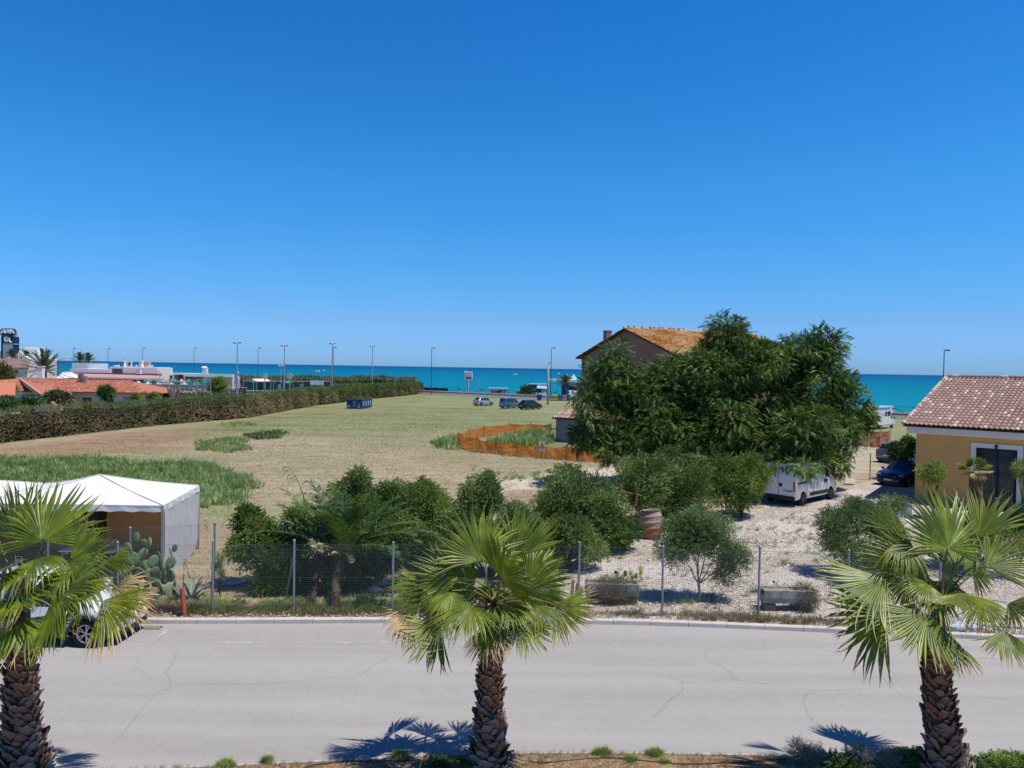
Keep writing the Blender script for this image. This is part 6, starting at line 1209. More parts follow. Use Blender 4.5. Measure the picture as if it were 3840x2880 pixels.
# ============================================================ FENCES
M_POST = mat('galvanised_post', (.30, .33, .37), (.24, .27, .31), 6, .5, .4, metal=.4)
M_WIRE = mat('green_grey_wire', (.26, .29, .28), (.20, .23, .22), 8, .5, .4, metal=.3)
def mesh_panel(parent, a, b_, h, cell=.055, wv=.0027, wh=.0036, z0=.06, name='wire_mesh'):
    a, b_ = Vector(a), Vector(b_); L = (b_-a).length; d = (b_-a)/L; n_ = Vector((-d.y, d.x, 0)); V = []; F = []
    def strip_(p, q, s):
        k = len(V); V.extend([(p-s)[:], (p+s)[:], (q+s)[:], (q-s)[:]]); F.append((k, k+1, k+2, k+3))
    for i in range(int(L/cell)+1):
        p = a+d*(i*cell); p.z = z0; q = p.copy(); q.z = h; jj = d*random.uniform(-.004, .004); strip_(p, q+jj, d*wv/2); strip_(p, q+jj, n_*wv/2)
    nz = int((h-z0)/cell)
    for j in range(nz+1):
        z = z0+j*cell; K = 4; sg_ = [.008*math.sin(j*.7+k*1.9) for k in range(K+1)]; sg_[0] = sg_[-1] = 0
        ww = wh if j < nz else wh*1.7
        for k in range(K):
            p = a+d*(L*k/K); q = a+d*(L*(k+1)/K); p.z = z+sg_[k]; q.z = z+sg_[k+1]; strip_(p, q, Vector((0, 0, ww/2))); strip_(p, q, n_*ww/2)
    return npmesh(name, np.array(V), np.array(F), M_WIRE, parent, world=True)
def post(parent, p, h, r=.03, lean=0.0, m_=None, cap=True):
    b = MB(); p = Vector(p); b.tube([p, p+Vector((lean*h*.3, 0, h*.5)), p+Vector((lean*h, 0, h))], r, 10)
    if cap: b.lathe([(r*1.15, h-.03), (r*1.15, h+.01), (r*.5, h+.03), (.001, h+.035)], (p.x+lean*h, p.y, 0), 10)
    for z in (h*.28, h*.72): b.lathe([(r*1.2, z-.012), (r*1.2, z+.012)], (p.x+lean*z, p.y, 0), 10)
    return b.build('post', m_ or M_POST, parent, world=True, smooth=False)
FP = [(-330, 2318), (60, 2314), (440, 2304), (797, 2302), (1101, 2298), (1471, 2298), (1820, 2297), (2168, 2302), (2482, 2312), (2843, 2322), (3177, 2334), (3520, 2347), (3860, 2362), (4250, 2384)]
pts = [G(*p) for p in FP]; FN = thing('wire_fence', 'long square mesh wire fence on grey posts along the far side of the road', 'fence', tuple(pts[6]))
for i, p in enumerate(pts): post(FN, p, 2.04+.03*math.sin(i*2.2), .032, .006*math.sin(i*3.1))
for i in range(len(pts)-1): mesh_panel(FN, pts[i], pts[i+1], 1.98)
b = MB()
for i in range(len(pts)-1):
    for z in (.1, 1.0): b.tube([pts[i]+Vector((0, .01, z)), pts[i+1]+Vector((0, .01, z))], .003, 4, cap=False)
b.build('strain_wires', M_WIRE, FN, world=True)
q0, q1 = D(1101, 2060, pts[4].y+.15), G(1050, 2250); b = MB(); b.beam((q0.x+.02, q0.y, 1.7), (q0.x-.42, q0.y+.65, 0), .04); b.build('diagonal_strut', M_POST, FN, world=True)
f2 = [D(180, 2020, 22.4), D(488, 2003, 22.7), D(805, 1976, 23.6), D(1060, 1972, 23.6)]; F2 = thing('wire_fence', 'shorter mesh fence set back behind the prickly pear and gazebo corner', 'fence', (f2[2].x, f2[2].y, 0))
for p in f2: post(F2, (p.x, p.y, 0), 2.02, .032)
for i in range(3): mesh_panel(F2, (f2[i].x, f2[i].y, 0), (f2[i+1].x, f2[i+1].y, 0), 2.0)
f3 = [G(3130, 1790), G(3262, 1800), G(3336, 1793), G(3410, 1786)]; F3 = thing('wire_fence', 'sparse wire fence posts by the navy car and driveway', 'fence', tuple(f3[1]))
for p, h in zip(f3, (1.5, 1.75, 1.9, 1.9)): post(F3, p, h, .035, m_=mat('dull_post', (.28, .27, .25), (.22, .2, .18), 6, .8))
b = MB()
for i in range(3):
    for z in (.4, .9, 1.5): b.tube([f3[i]+Vector((0, 0, z)), f3[i+1]+Vector((0, 0, z))], .006, 4, cap=False)
b.build('wires', M_WIRE, F3, world=True)
# ============================================================ WHITE GAZEBOS
M_CANV = mat('white_canvas', (.80, .775, .73), (.72, .68, .62), .9, .8, .2, bump=.35, bscale=5, c3=(.82, .74, .66))
m, n, o = _nt('reinforced_sheet'); pv = _pos(n); cc_ = _mixc(n, _mr(n, _noise(n, pv, 3, 5), .35, .65), (.86, .87, .87), (.76, .77, .78)); p = _prin(n, o, cc_, .6, .3); _bump(n, p, _noise(n, _pos(n, (4, 4, .8)), 2.0, 5, .7), .8, .06)
tl = n.nodes.new('ShaderNodeBsdfTranslucent'); n.links.new(cc_, tl.inputs[0]); mx = n.nodes.new('ShaderNodeMixShader'); mx.inputs[0].default_value = .35; n.links.new(p.outputs[0], mx.inputs[1]); n.links.new(tl.outputs[0], mx.inputs[2]); n.links.new(mx.outputs[0], o.inputs[0]); M_SHEET = m
M_TARP = leafmat('brown_tarp', (.62, .33, .17), (.62, .33, .17), trans=.45, rough=.8, spec=.1); M_FRAME = mat('grey_frame', (.42, .44, .46), (.34, .36, .38), 5, .5, .4, metal=.4)
FR, BR_ = D(610, 1897, 24.3), D(746, 1818, 28.4); ZE = 2.4; Wg = 5.7
def gazebo(label, fr, br, wid, pk_z, side, door=True):
    P = thing('gazebo', label, 'gazebo', (fr.x, fr.y, 0)); fr = Vector((fr.x, fr.y, 0)); br = Vector((br.x, br.y, 0)); wl = Vector((-1, -.02, 0)); fl = fr+wl*wid; bl = br+wl*wid; c = (fr+br+fl+bl)/4; pk = Vector((c.x, c.y, pk_z)); b = MB()
    cs = [fr, br, bl, fl]
    for i in range(4):
        a, d_ = cs[i]+Vector((0, 0, ZE)), cs[(i+1) % 4]+Vector((0, 0, ZE)); K = 8; rows = []
        for k in range(K+1):
            t = k/K; row = []
            for j in range(K+1):
                u = j/K; q = a.lerp(d_, u).lerp(pk, t); q.z -= .05*math.sin(math.pi*t)*(1-.3*abs(u-.5)*2)+.012*math.sin(u*19+i)*math.sin(3.1*t); row.append(q)
            rows.append(row)
        for k in range(K):
            for j in range(K): b.poly([rows[k][j], rows[k][j+1], rows[k+1][j+1], rows[k+1][j]])
    b.build('canopy', M_CANV, P, world=True, smooth=False)
    b = MB()
    for i in range(4):
        a, d_ = cs[i], cs[(i+1) % 4]; K = 24; L = []
        for k in range(K+1):
            q = a.lerp(d_, k/K); o_ = (q-c); o_.z = 0; o_.normalize(); L.append((q+o_*.02+Vector((0, 0, ZE+.01)), q+o_*(.035+.015*math.sin(k*1.7))+Vector((0, 0, ZE-.20-.02*math.sin(k*2.3)))))
        for k in range(K): b.poly([L[k][0], L[k+1][0], L[k+1][1], L[k][1]])
    b.build('valance', M_CANV, P, world=True)
    for q in cs:
        b = MB(); b.beam(q, q+Vector((0, 0, ZE)), .06); b.build('leg', M_FRAME, P, world=True)
    b = MB()
    for i in range(4): b.beam(cs[i]+Vector((0, 0, ZE-.03)), cs[(i+1) % 4]+Vector((0, 0, ZE-.03)), .04)
    for q in cs: b.tube([q+Vector((0, 0, ZE+.015)), q.lerp(Vector((pk.x, pk.y, 0)), .5)+Vector((0, 0, (ZE+pk.z)/2-.035)), pk+Vector((0, 0, .015))], .018, 5)
    b.build('roof_frame', mat('seam_grey', (.62, .59, .55), (.52, .5, .46), 4, .7), P, world=True)
    def sheet(nm, a, d_, m_, z0=0.0, z1=ZE-.05, amp=.05, cut=None):
        b = MB(); K = 22; M = 8; rows = []
        nrm = Vector(((d_-a).y, -(d_-a).x, 0)).normalized()
        for j in range(M+1):
            t = j/M; row = []
            for k in range(K+1):
                u = k/K; zb = z0 if cut is None else cut(u); q = a.lerp(d_, u); q += nrm*(amp*math.sin(u*17+t*2)*(1-t*.6)); q.z = zb+(z1-zb)*t; row.append(q)
            rows.append(row)
        for j in range(M):
            for k in range(K): b.poly([rows[j][k], rows[j][k+1], rows[j+1][k+1], rows[j+1][k]])
        return b.build(nm, m_, P, world=True, smooth=True)
    sheet('rear_curtain', bl+Vector((.05, -.06, 0)), br+Vector((-.05, -.06, 0)), M_TARP)
    if side: sheet('side_curtain', fr+Vector((.03, .03, 0)), br+Vector((.03, -.03, 0)), M_SHEET, cut=lambda u: max(0, (u-.72)*1.6) if u > .3 else max(0, .2-u)*1.2)
    else: sheet('side_curtain', fl, bl, M_TARP)
    return P, c
gz1, gc = gazebo('white gazebo with one hanging side sheet behind the fence, nearest the middle', FR, BR_, Wg, 3.06, True)
gz2, gc2 = gazebo('second white gazebo, mostly hidden behind the left fan palm', FR+Vector((-Wg-.12, -.05, 0)), BR_+Vector((-Wg-.12, -.05, 0)), Wg, 3.0, False)
cb = D(330, 2000, 26.5); b = MB(); t_ = thing('cabinet', 'black cabinet standing inside the white gazebo', 'cabinet', (cb.x, 26.5, 0)); b.box((0, 0, .9), (1.0, .6, 1.8)); b.build('body', mat('black_box', (.02, .018, .02), rough=.5), t_, bevel=.02)
b = MB(); b.box((0, -.31, 1.25), (.85, .02, .7)); b.build('door', mat('dark_red_panel', (.09, .012, .012), (.02, .01, .01), 6, .4), t_); b = MB(); b.box((0, -.31, .5), (.85, .02, .6)); b.build('lower_door', M_UNDER, t_)
tb = D(345, 2080, 25.2); t_ = thing('folding_table', 'white folding table with boxes under the white gazebo', 'table', (tb.x, 25.2, 0)); b = MB(); b.box((0, 0, .74), (1.8, .75, .05)); b.build('tabletop', M_CANV, t_, bevel=.01)
for sx in (-1, 1):
    for sy in (-1, 1): b = MB(); b.beam((sx*.8, sy*.3, 0), (sx*.8, sy*.3, .72), .03); b.build('leg', M_FRAME, t_)
for k, (px, sz, m_, lab) in enumerate(((300, (.42, .3, .3), mat('grey_case', (.28, .3, .32)), 'grey box on the folding table under the gazebo, left one'), (408, (.38, .26, .34), mat('carton', (.42, .24, .15), (.36, .2, .13), 4, .9), 'brown carton on the folding table under the gazebo'))):
    q = D(px, 2030, 25.2); t_ = thing('box', lab, 'box', (q.x, 25.2, .765)); b = MB(); b.box((0, 0, sz[2]/2), sz); b.build('body', m_, t_, bevel=.01); b = MB(); b.box((0, 0, sz[2]+.012), (sz[0]*1.03, sz[1]*1.03, .024)); b.build('lid', m_, t_)
# orange pipe, hook pole
g0 = G(690, 2312); t_ = thing('ribbed_pipe', 'orange ribbed plastic pipe standing upright at the fence by the gazebo', 'pipe', tuple(g0)); M_OP = mat('orange_pipe', (.44, .115, .06), (.36, .09, .05), 5, .6)
b = MB(); prof = []
for k in range(44): prof += [(.062, k*.018), (.068, k*.018+.006), (.062, k*.018+.012)]
b.lathe(prof+[(.05, .79), (.05, .2)], (0, 0, 0), 16); ob = b.build('pipe', M_OP, t_, smooth=False); ob.rotation_euler = (0, R(-4), 0)
g0 = G(703, 2285); t_ = thing('hooked_pole', 'thin rusty forked pole tied by the agave at the gazebo corner', 'pole', (g0.x, g0.y+.6, 0)); b = MB(); y_ = g0.y+.6
b.tube([D(690, 2140, y_), D(690, 2110, y_), D(700, 2100, y_), D(688, 2098, y_)], .012, 6); b.tube([D(690, 2150, y_), D(682, 2250, y_)], .012, 6); b.tube([D(695, 2110, y_), D(713, 2170, y_)], .010, 6); b.build('rods', mat('rust', (.16, .06, .04), (.09, .04, .03), 8, .9), t_, world=True)
# ============================================================ JAR, CANES, TROUGHS
g0 = G(2447, 2026); g0.y += .45; jar = thing('terracotta_jar', 'big ribbed terracotta jar standing on the gravel before the bushes', 'jar', tuple(g0))
m, n, o = _nt('jar_clay'); sp = n.nodes.new('ShaderNodeSeparateXYZ'); n.links.new(_pos(n, obj=True), sp.inputs[0]); fz = _math(n, 'ADD', _mr(n, sp.outputs[2], .3, .85), _math(n, 'MULTIPLY', _math(n, 'SUBTRACT', _noise(n, _pos(n), 5, 5, .7), .5), .9)); cj = _mixc(n, _mr(n, fz, .2, .8), (.36, .155, .10), (.36, .27, .205)); p = _prin(n, o, cj, .9, .15); _bump(n, p, _noise(n, _pos(n), 25, 5), .4, .01)
b = MB(); prof = [(.0, .0), (.33, .0)]
for k in range(61):
    t = k/60; r = .34+.15*math.sin(math.pi*min(1, t*1.02))**.6-.02*t; z = .02+1.14*t; r += .030*max(0, math.sin(t*31.4+1.0))**2; prof.append((r, z))
prof += [(.40, 1.18), (.36, 1.19), (.33, 1.16), (.34, .9)]
b.lathe(prof, (0, 0, 0), 32); P_ = b.build('body', m, jar, smooth=True)
me = P_.data
for v in me.vertices: v.co.z += .035*math.sin(math.atan2(v.co.y, v.co.x)*1.0+v.co.z*2)*(.2+v.co.z) if v.co.z > .05 else 0
t_ = thing('cane_frame', 'two crosses of yellow bamboo canes tied together left of the jar', 'cane frame', tuple(G(2370, 1940).xy)+(0,)); b = MB(); y_ = 31.5
for a, c in (((2338, 1808), (2330, 1848)), ((2330, 1808), (2336, 1905)), ((2322, 1840), (2404, 1857)), ((2398, 1815), (2368, 1938)), ((2384, 1815), (2389, 1895)), ((2312, 1852), (2334, 1856))): b.tube([D(*a, y_), D(*c, y_+.1)], .014, 6)
b.build('canes', mat('bamboo', (.50, .30, .10), (.42, .24, .08), 9, .7), t_, world=True)
M_STONE = mat('weathered_limestone', (.42, .41, .385), (.27, .265, .25), 3.5, .95, .1, bump=.8, bscale=22, c3=(.16, .155, .15))
def trough(label, x0p, x1p, yb, h, plant, seed):
    g0, g1 = G(x0p, yb), G(x1p, yb); mid = (g0+g1)/2; L = (g1-g0).length; P = thing('stone_trough', label, 'trough', (mid.x, mid.y+.25, 0)); rn = random.Random(seed)
    for sx in (-1, 1):
        b = MB(); b.box((sx*L*.36, 0, .10), (.34, .40, .2)); b.build('foot_block', mat('rough_brick_block', (.24, .16, .11), (.17, .12, .09), 9, .95, bump=.8, bscale=30), P, bevel=.02)
    b = MB(); z0 = .2; sec = [(-.23, z0+.06), (-.26, z0+.2), (-.27, h), (-.19, h), (-.17, z0+.25), (.17, z0+.25), (.19, h), (.27, h), (.26, z0+.2), (.23, z0+.06), (.12, z0), (-.12, z0)]
    K = 14; rows = []
    for k in range(K+1):
        x = -L/2+L*k/K; rows.append([(x, y+rn.uniform(-.012, .012), z+rn.uniform(-.012, .012)) for y, z in sec])
    for k in range(K):
        for j in range(len(sec)): b.poly([rows[k][j], rows[k+1][j], rows[k+1][(j+1) % len(sec)], rows[k][(j+1) % len(sec)]])
    for r_, rev in ((rows[0], 0), (rows[-1], 1)):
        b.poly(r_[::-1] if not rev else r_)
    b.build('basin', M_STONE, P); b = MB(); b.box((0, 0, h-.07), (L-.1, .36, .05)); b.build('soil', mat('trough_soil', (.26, .19, .12), (.4, .32, .22), 12, .95), P)
    return P, mid, L
t1, m1, L1 = trough('stone trough overgrown with dark trailing plant and yellow cactus, left of two', 2200, 2395, 2268, .62, 1, 3)
t2, m2, L2 = trough('stone trough on brick blocks with bare left half, right of two', 2868, 3050, 2295, .62, 0, 4)
L_TRAIL = leafmat('trailing_succulent', (.075, .085, .035), (.22, .19, .13), trans=.15, dry=(.40, .27, .12))
def trail(label, P_, c, rx, n_, h):
    Pn = thing('trailing_plant', label, 'plant', (c[0], c[1], .6)); foliage('foliage', Pn, [(c[0], c[1]-.02, .38, rx, .36, .40)], n_, L_TRAIL, TW4, TWF4, .75, .45, -.2, (0, 1), .04, .35, down=1.0, lump=False)
trail('dark trailing plant smothering the left stone trough', t1, (m1.x+.02, m1.y+.22), L1*.46, 2900, .62)
trail('dark trailing plant over the right end of the right stone trough', t2, (m2.x+L2*.36, m2.y+.22), L2*.24, 1500, .62)
def tiny_cactus(label, spots, seed):
    return pads('cactus', label, spots, seed, mat('yellow_green_pad', (.33, .36, .07), (.26, .31, .06), 6, .6, tone=(.42, .38, .08)))
tiny_cactus('yellow green prickly pear pads growing in the left stone trough', [(2318, 2152, m1.y+.25, .10), (2310, 2146, m1.y+.28, .09), (2345, 2150, m1.y+.25, .12), (2365, 2148, m1.y+.2, .09), (2403, 2135, m1.y+.25, .16), (2385, 2160, m1.y+.2, .10), (2402, 2160, m1.y+.22, .10), (2335, 2160, m1.y+.2, .10), (2372, 2165, m1.y+.2, .09)], 5)
tiny_cactus('small yellow sprout in the right stone trough', [(2902, 2182, m2.y+.25, .06), (2912, 2188, m2.y+.25, .06), (2918, 2195, m2.y+.25, .05)], 6)
# stones, concrete slab, broken block, wood, litter
RS = 'loose white stones by the garden'
def rock(label, px, py, sx, sy, sz, seed, m_=None, group=RS, name='stone'):
    import bmesh
    rn = random.Random(seed); g = G(px, py); bm = bmesh.new(); bmesh.ops.create_icosphere(bm, subdivisions=2, radius=1.0)
    for v in bm.verts:
        k = 1+rn.uniform(-.18, .18); v.co = Vector((v.co.x*sx*k, v.co.y*sy*k, max(-.2, v.co.z)*sz*k))
    me = bpy.data.meshes.new(name); bm.to_mesh(me); bm.free(); me.materials.append(m_ or mat('white_rock', (.60, .55, .49), (.44, .40, .35), 6, .95, bump=.7, bscale=25)); o = bpy.data.objects.new(name, me); COL.objects.link(o); o.location = (g.x, g.y, sz*.15); o.rotation_euler = (0, 0, rn.random()*3)
    return tag(o, label, 'stone', group)
for k, (px, py, sx, sy, sz, lab) in enumerate(((1450, 2145, .34, .2, .14, 'pale stone heap behind the fence left of the middle palm, upper one'), (1428, 2190, .3, .2, .22, 'pale boulder behind the fence left of the middle palm, middle one'), (1405, 2215, .26, .2, .12, 'flat pale boulder left of the middle palm, lowest one'), (1500, 2190, .2, .15, .1, 'small stone under the left fronds of the middle palm'), (1065, 2300, .26, .1, .05, 'flat white stone at the kerb left of the leaning shadow post'), (2450, 1925, .30, .22, .16, 'stone behind the jar'), (2258, 2020, .12, .12, .09, 'reddish stone left of the jar shadow'), (2740, 2305, .055, .05, .10, 'small white lump at the fence foot between two posts'), (3510, 1990, .6, .4, .35, 'large white rock behind the right fan palm, left one'), (3600, 2010, .6, .4, .3, 'large white rock behind the right fan palm, middle one'), (3760, 1950, .7, .4, .3, 'large white rock below the glazed door'))):
    rock(lab, px, py, sx, sy, sz, k+10)
rock('tiny white scrap of litter on the road near the far kerb', 1201, 2346, .03, .02, .015, 71); rock('tiny white scrap of litter in the middle of the road', 2223, 2462, .035, .025, .015, 72)
g0 = G(1462, 2135); b = MB(); t_ = thing('stone_post', 'short white stone stump on the stone heap behind the fence', 'stone post', (g0.x, g0.y, 0)); b.lathe([(.09, 0), (.10, .12), (.085, .3), (.095, .44), (.0, .45)], (0, 0, 0), 9); b.build('stump', mat('white_rock', (.60, .55, .49)), t_)
g0, g1 = G(3290, 1940), G(3445, 1955); t_ = thing('concrete_block', 'large broken white concrete block with crumbled top beside the driveway', 'concrete block', ((g0.x+g1.x)/2, g0.y+.4, 0)); L = (g1-g0).length; rn = random.Random(3)
b = MB(); rows = []
for k in range(13):
    x = -L/2+L*k/12; h = .62+rn.uniform(-.06, .05); rows.append([(x, -.42, 0), (x, -.42, h-.08), (x+rn.uniform(-.03, .03), -.30, h), (x, .0, h+rn.uniform(-.08, .04)), (x, .38, h+rn.uniform(-.05, .05)), (x, .42, 0)])
for k in range(12):
    for j in range(5): b.poly([rows[k][j], rows[k+1][j], rows[k+1][j+1], rows[k][j+1]])
b.poly(rows[0][::-1]); b.poly(rows[-1]); b.build('body', mat('white_concrete', (.62, .62, .62), (.42, .42, .42), 2.4, .9, bump=.5, bscale=9), t_)
b = MB(); b.box((-.2, -.1, .78), (L*.55, .5, .06), rz=.08, rx=.05); b.build('top_slab', mat('pale_slab', (.62, .54, .44), (.52, .45, .36), 4, .9), t_)
g0 = G(3188, 1818); t_ = thing('concrete_slab', 'pale square concrete slab leaning at the driveway edge behind the van', 'slab', tuple(g0)); b = MB(); b.box((0, .1, .22), (.62, .06, .5), rz=-.4, rx=-.9); b.build('slab', mat('pale_slab', (.62, .54, .44)), t_, bevel=.01)
g0 = G(2155, 2275); t_ = thing('wooden_boards', 'old wooden boards leaning on the fence left of the trough', 'boards', tuple(g0)); M_WD = mat('old_wood', (.30, .19, .10), (.20, .13, .07), 7, .9)
for k in range(3): b = MB(); b.beam((k*.13-.1, .1+k*.05, 0), (k*.13-.04, .25, .72-.1*k), .09, .03); b.build('board', M_WD, t_)
g0 = G(3605, 2372); t_ = thing('rubbish_bags', 'crumpled pale plastic rubbish lying at the kerb beside the right fan palm', 'rubbish', tuple(g0)); b = MB(); rn = random.Random(9)
for k in range(7): b.ball((rn.uniform(-.35, .35), rn.uniform(-.1, .15), .12+rn.uniform(0, .08)), (rn.uniform(.1, .22), rn.uniform(.08, .14), rn.uniform(.07, .13)), 7, 5)
b.build('bags', mat('pale_plastic', (.60, .64, .62), (.42, .48, .46), 7, .35, .5, bump=1, bscale=14), t_)
g0 = G(840, 2215); t_ = thing('wash_basin', 'flat grey metal tray lying on the grass behind the corner post', 'tray', (g0.x, g0.y+.8, 0)); b = MB(); b.lathe([(.001, .02), (.30, .02), (.36, .07), (.37, .07), (.31, .0)], (0, 0, 0), 18); b.build('tray', M_FRAME, t_)
# yellow rope and drip hose
b = MB(); L = [G(2200, 2088, .04), G(2215, 2093, .04), G(2350, 2085, .03), G(2480, 2060, .05), G(2560, 2045, .04), G(2700, 2042, .04), G(2850, 2046, .04), G(3040, 2050, .04)]; b.tube(smooth_line(L, 40), .014, 5, cap=True); tag(b.build('yellow_hose', mat('pale_yellow_hose', (.60, .54, .24), (.5, .45, .2), 3, .6)), 'thin pale yellow hose lying across the white gravel, the long one', 'hose')
b = MB(); L = [G(2235, 2095, .04), G(2380, 2080, .04), G(2480, 2065, .04)]; b.tube(smooth_line(L, 12), .012, 5); tag(b.build('yellow_hose', mat('pale_yellow_hose', (.60, .54, .24))), 'short second strand of pale yellow hose left of the olive tree', 'hose')
def hose(label, L):
    b = MB(); b.tube(smooth_line([G(x, y, .085) for x, y in L], 60), .010, 6); return tag(b.build('drip_hose', mat('black_hose', (.03, .028, .03), (.06, .05, .05), 5, .5)), label, 'hose', 'drip hoses on the planting strip')
hose('black drip hose between the middle palm and the lavender', [(1990, 2857), (2060, 2858), (2150, 2850), (2280, 2841), (2420, 2853), (2560, 2864), (2700, 2860), (2870, 2852), (2960, 2845)]); hose('black drip hose left of the middle palm', [(1130, 2885), (1180, 2868), (1280, 2858), (1400, 2853), (1500, 2852), (1640, 2850), (1760, 2856)])
# ============================================================ ORANGE NETTING
M_NET = netmat('orange_safety_net', (1.0, .30, .05), .085, .36, .45); M_ROD = mat('rusty_rod', (.10, .045, .03), (.06, .03, .02), 9, .9)
def net(label, gpts, heights, m_=M_NET, sag=.12, name='safety_net', lean=.0):
    P = thing(name, label, 'safety net', tuple(gpts[0])); V = []; K = 8; b = MB()
    for i in range(len(gpts)-1):
        a, c = gpts[i], gpts[i+1]
        for k in range(K):
            u0, u1 = k/K, (k+1)/K
            def P0(u, t): 
                q = a.lerp(c, u); h = heights[i]*(1-u)+heights[i+1]*u; q = q+Vector((.05*math.sin(u*9+i), .12*math.sin(3.1*t+u*6+i*2)*math.sin(math.pi*u), 0)); q.z = h*t-sag*math.sin(math.pi*u)*t+.03*math.sin(u*11+i); return q
            for j in range(3): b.poly([P0(u0, j/3), P0(u1, j/3), P0(u1, (j+1)/3), P0(u0, (j+1)/3)])
    b.build('net', m_, P, world=True)
    for i, q in enumerate(gpts):
        b = MB(); b.tube([q, q+Vector((random.uniform(-.06, .06), 0, heights[i]+.12))], .022, 5); b.build('rod', M_ROD, P, world=True)
    return P
B0 = D(2068, 1600, 80.5); B0.z = 0
ring = [B0, Vector((D(1990, 1600, 81).x, 81, 0)), Vector((D(1912, 1600, 80).x, 80, 0)), Vector((D(1815, 1600, 76.5).x, 76.5, 0)), Vector((D(1760, 1600, 71.5).x, 71.5, 0)), G(1718, 1676)]
net('orange safety net, rear half of the enclosure reaching the outbuilding', ring, [1.15, 1.1, 1.15, 1.1, 1.15, 1.2])
ring2 = [G(1718, 1676), G(1786, 1696), G(1858, 1703), G(1935, 1712), G(2030, 1720), G(2125, 1728), G(2235, 1736), G(2340, 1742)]
net('orange safety net, front half of the enclosure with warning sign', ring2, [1.2, 1.15, 1.05, 1.0, 1.05, 1.1, 1.0, 1.2])
net('reddish safety net strung beside the tree right of the outbuilding', [G(2240, 1690), G(2350, 1692), G(2440, 1700)], [.7, 1.3, .9], netmat('red_safety_net', (.62, .06, .03), .085, .4, .4))
net('orange safety net on leaning poles in front of the motorhome', [G(3185, 1672), G(3255, 1676), G(3300, 1678), G(3337, 1670)], [1.5, 1.6, 1.6, 1.5], netmat('dusty_orange_net', (.58, .15, .08), .085, .35, .38))
g0 = G(2031, 1722); t_ = thing('warning_sign', 'white warning sign with yellow triangle hung on the orange net', 'sign', (g0.x, g0.y-.12, 0)); b = MB(); b.box((0, 0, 1.0), (.42, .02, .72)); b.build('panel', mat('sign_white', (.72, .72, .72), (.62, .62, .62), 3, .5), t_)
b = MB(); b.prism([(-.18, -.012, .95), (.18, -.012, .95), (0, -.012, 1.29)], (0, -.006, 0)); b.build('triangle', mat('sign_yellow', (.72, .42, .02), (.66, .38, .02), 3, .5), t_); b = MB()
for a_, c_ in (((-.2, 0, .94), (.2, 0, .94)), ((.2, 0, .94), (0, 0, 1.32)), ((0, 0, 1.32), (-.2, 0, .94))): b.beam(Vector(a_)+Vector((0, -.024, 0)), Vector(c_)+Vector((0, -.024, 0)), .02, .02)
b.box((0, -.024, 1.12), (.04, .01, .13)); b.box((0, -.024, 1.02), (.04, .01, .035)); b.build('pictogram', mat('sign_black', (.02, .02, .02), rough=.6), t_)
M_SB = mat('sign_blue_text', (.05, .10, .25), (.04, .08, .2), 3, .6)
text_mesh('lettering', 'LAVORI', .10, (0, -.018, .86), (R(90), 0, 0), M_SB, t_, width=.32); text_mesh('lettering', 'IN CORSO', .10, (0, -.018, .74), (R(90), 0, 0), M_SB, t_, width=.36)
b = MB(); b.beam((0, .02, 0), (0, .02, .65), .03); b.build('stake', M_ROD, t_)
# ============================================================ BLUE SKIP
g0 = G(1357, 1534); sk = thing('waste_skip', 'blue open waste skip full of branches parked at the hedge', 'skip', (g0.x, g0.y, 0), R(-6)); M_SKIP = mat('skip_blue', (.022, .055, .17), (.03, .075, .21), 1.4, .6, .3); M_SKIPD = mat('skip_frame_blue', (.05, .11, .24), (.04, .09, .2), 1.5, .6)
Wk, Lk, Hk = 2.45, 5.4, 1.42
b = MB()
for x in (-Wk, 0): b.box((x, Lk/2, Hk/2+.08), (.06, Lk, Hk))
for y in (0, Lk): b.box((-Wk/2, y, Hk/2+.08), (Wk-.06, .06, Hk))
b.box((-Wk/2, Lk/2, .12), (Wk, Lk, .08)); b.build('container', M_SKIP, sk); b = MB()
for x in (-Wk, -Wk*.63, -Wk*.32, 0): b.box((x, -.05, Hk/2+.08), (.10, .07, Hk))
for k in range(9): b.box((.05, .05+k*(Lk-.1)/8, Hk/2+.08), (.07, .10, Hk))
b.box((-Wk/2, -.05, Hk+.10), (Wk+.1, .12, .10)); b.box((.04, Lk/2, Hk+.10), (.12, Lk, .10)); b.box((-Wk/2, -.05, .10), (Wk+.1, .10, .12)); b.build('ribs', M_SKIPD, sk)
M_LOGO = mat('skip_logo', (.45, .52, .62), (.32, .40, .52), 7, .7); b = MB()
b.lathe([(.001, 0), (.16, .0), (.17, .012), (.0, .014)], (-Wk*.5, -.04, 1.05), 14, 'y'); b.box((-Wk*.55, -.045, .6), (.06, .01, .65), ry=.2); b.box((-Wk*.44, -.045, .55), (.06, .01, .5), ry=-.6); b.box((-Wk*.18, -.045, .62), (.06, .01, .8), ry=.3); b.box((-Wk*.85, -.045, .4), (.4, .01, .22)); b.box((-Wk*.2, -.045, .32), (.4, .01, .16)); b.build('emblem', M_LOGO, sk)
for k in range(4): b = MB(); b.box((.09, .7+k*1.25, .85), (.012, .38, .75)); b.build('side_panel', M_LOGO, sk)
c = sk.location; Pn = thing('cut_branches', 'heap of cut brushwood inside the blue skip', 'branches', (c.x-1.2, c.y+2.5, 1.3)); foliage('foliage', Pn, [(c.x-Wk/2+.2, c.y+2.2, 1.3, 1.0, 2.2, .45)], 700, L_HEDGE, T3_, TF3, .7, .3, .4, (0, 1), 1.0, .5)
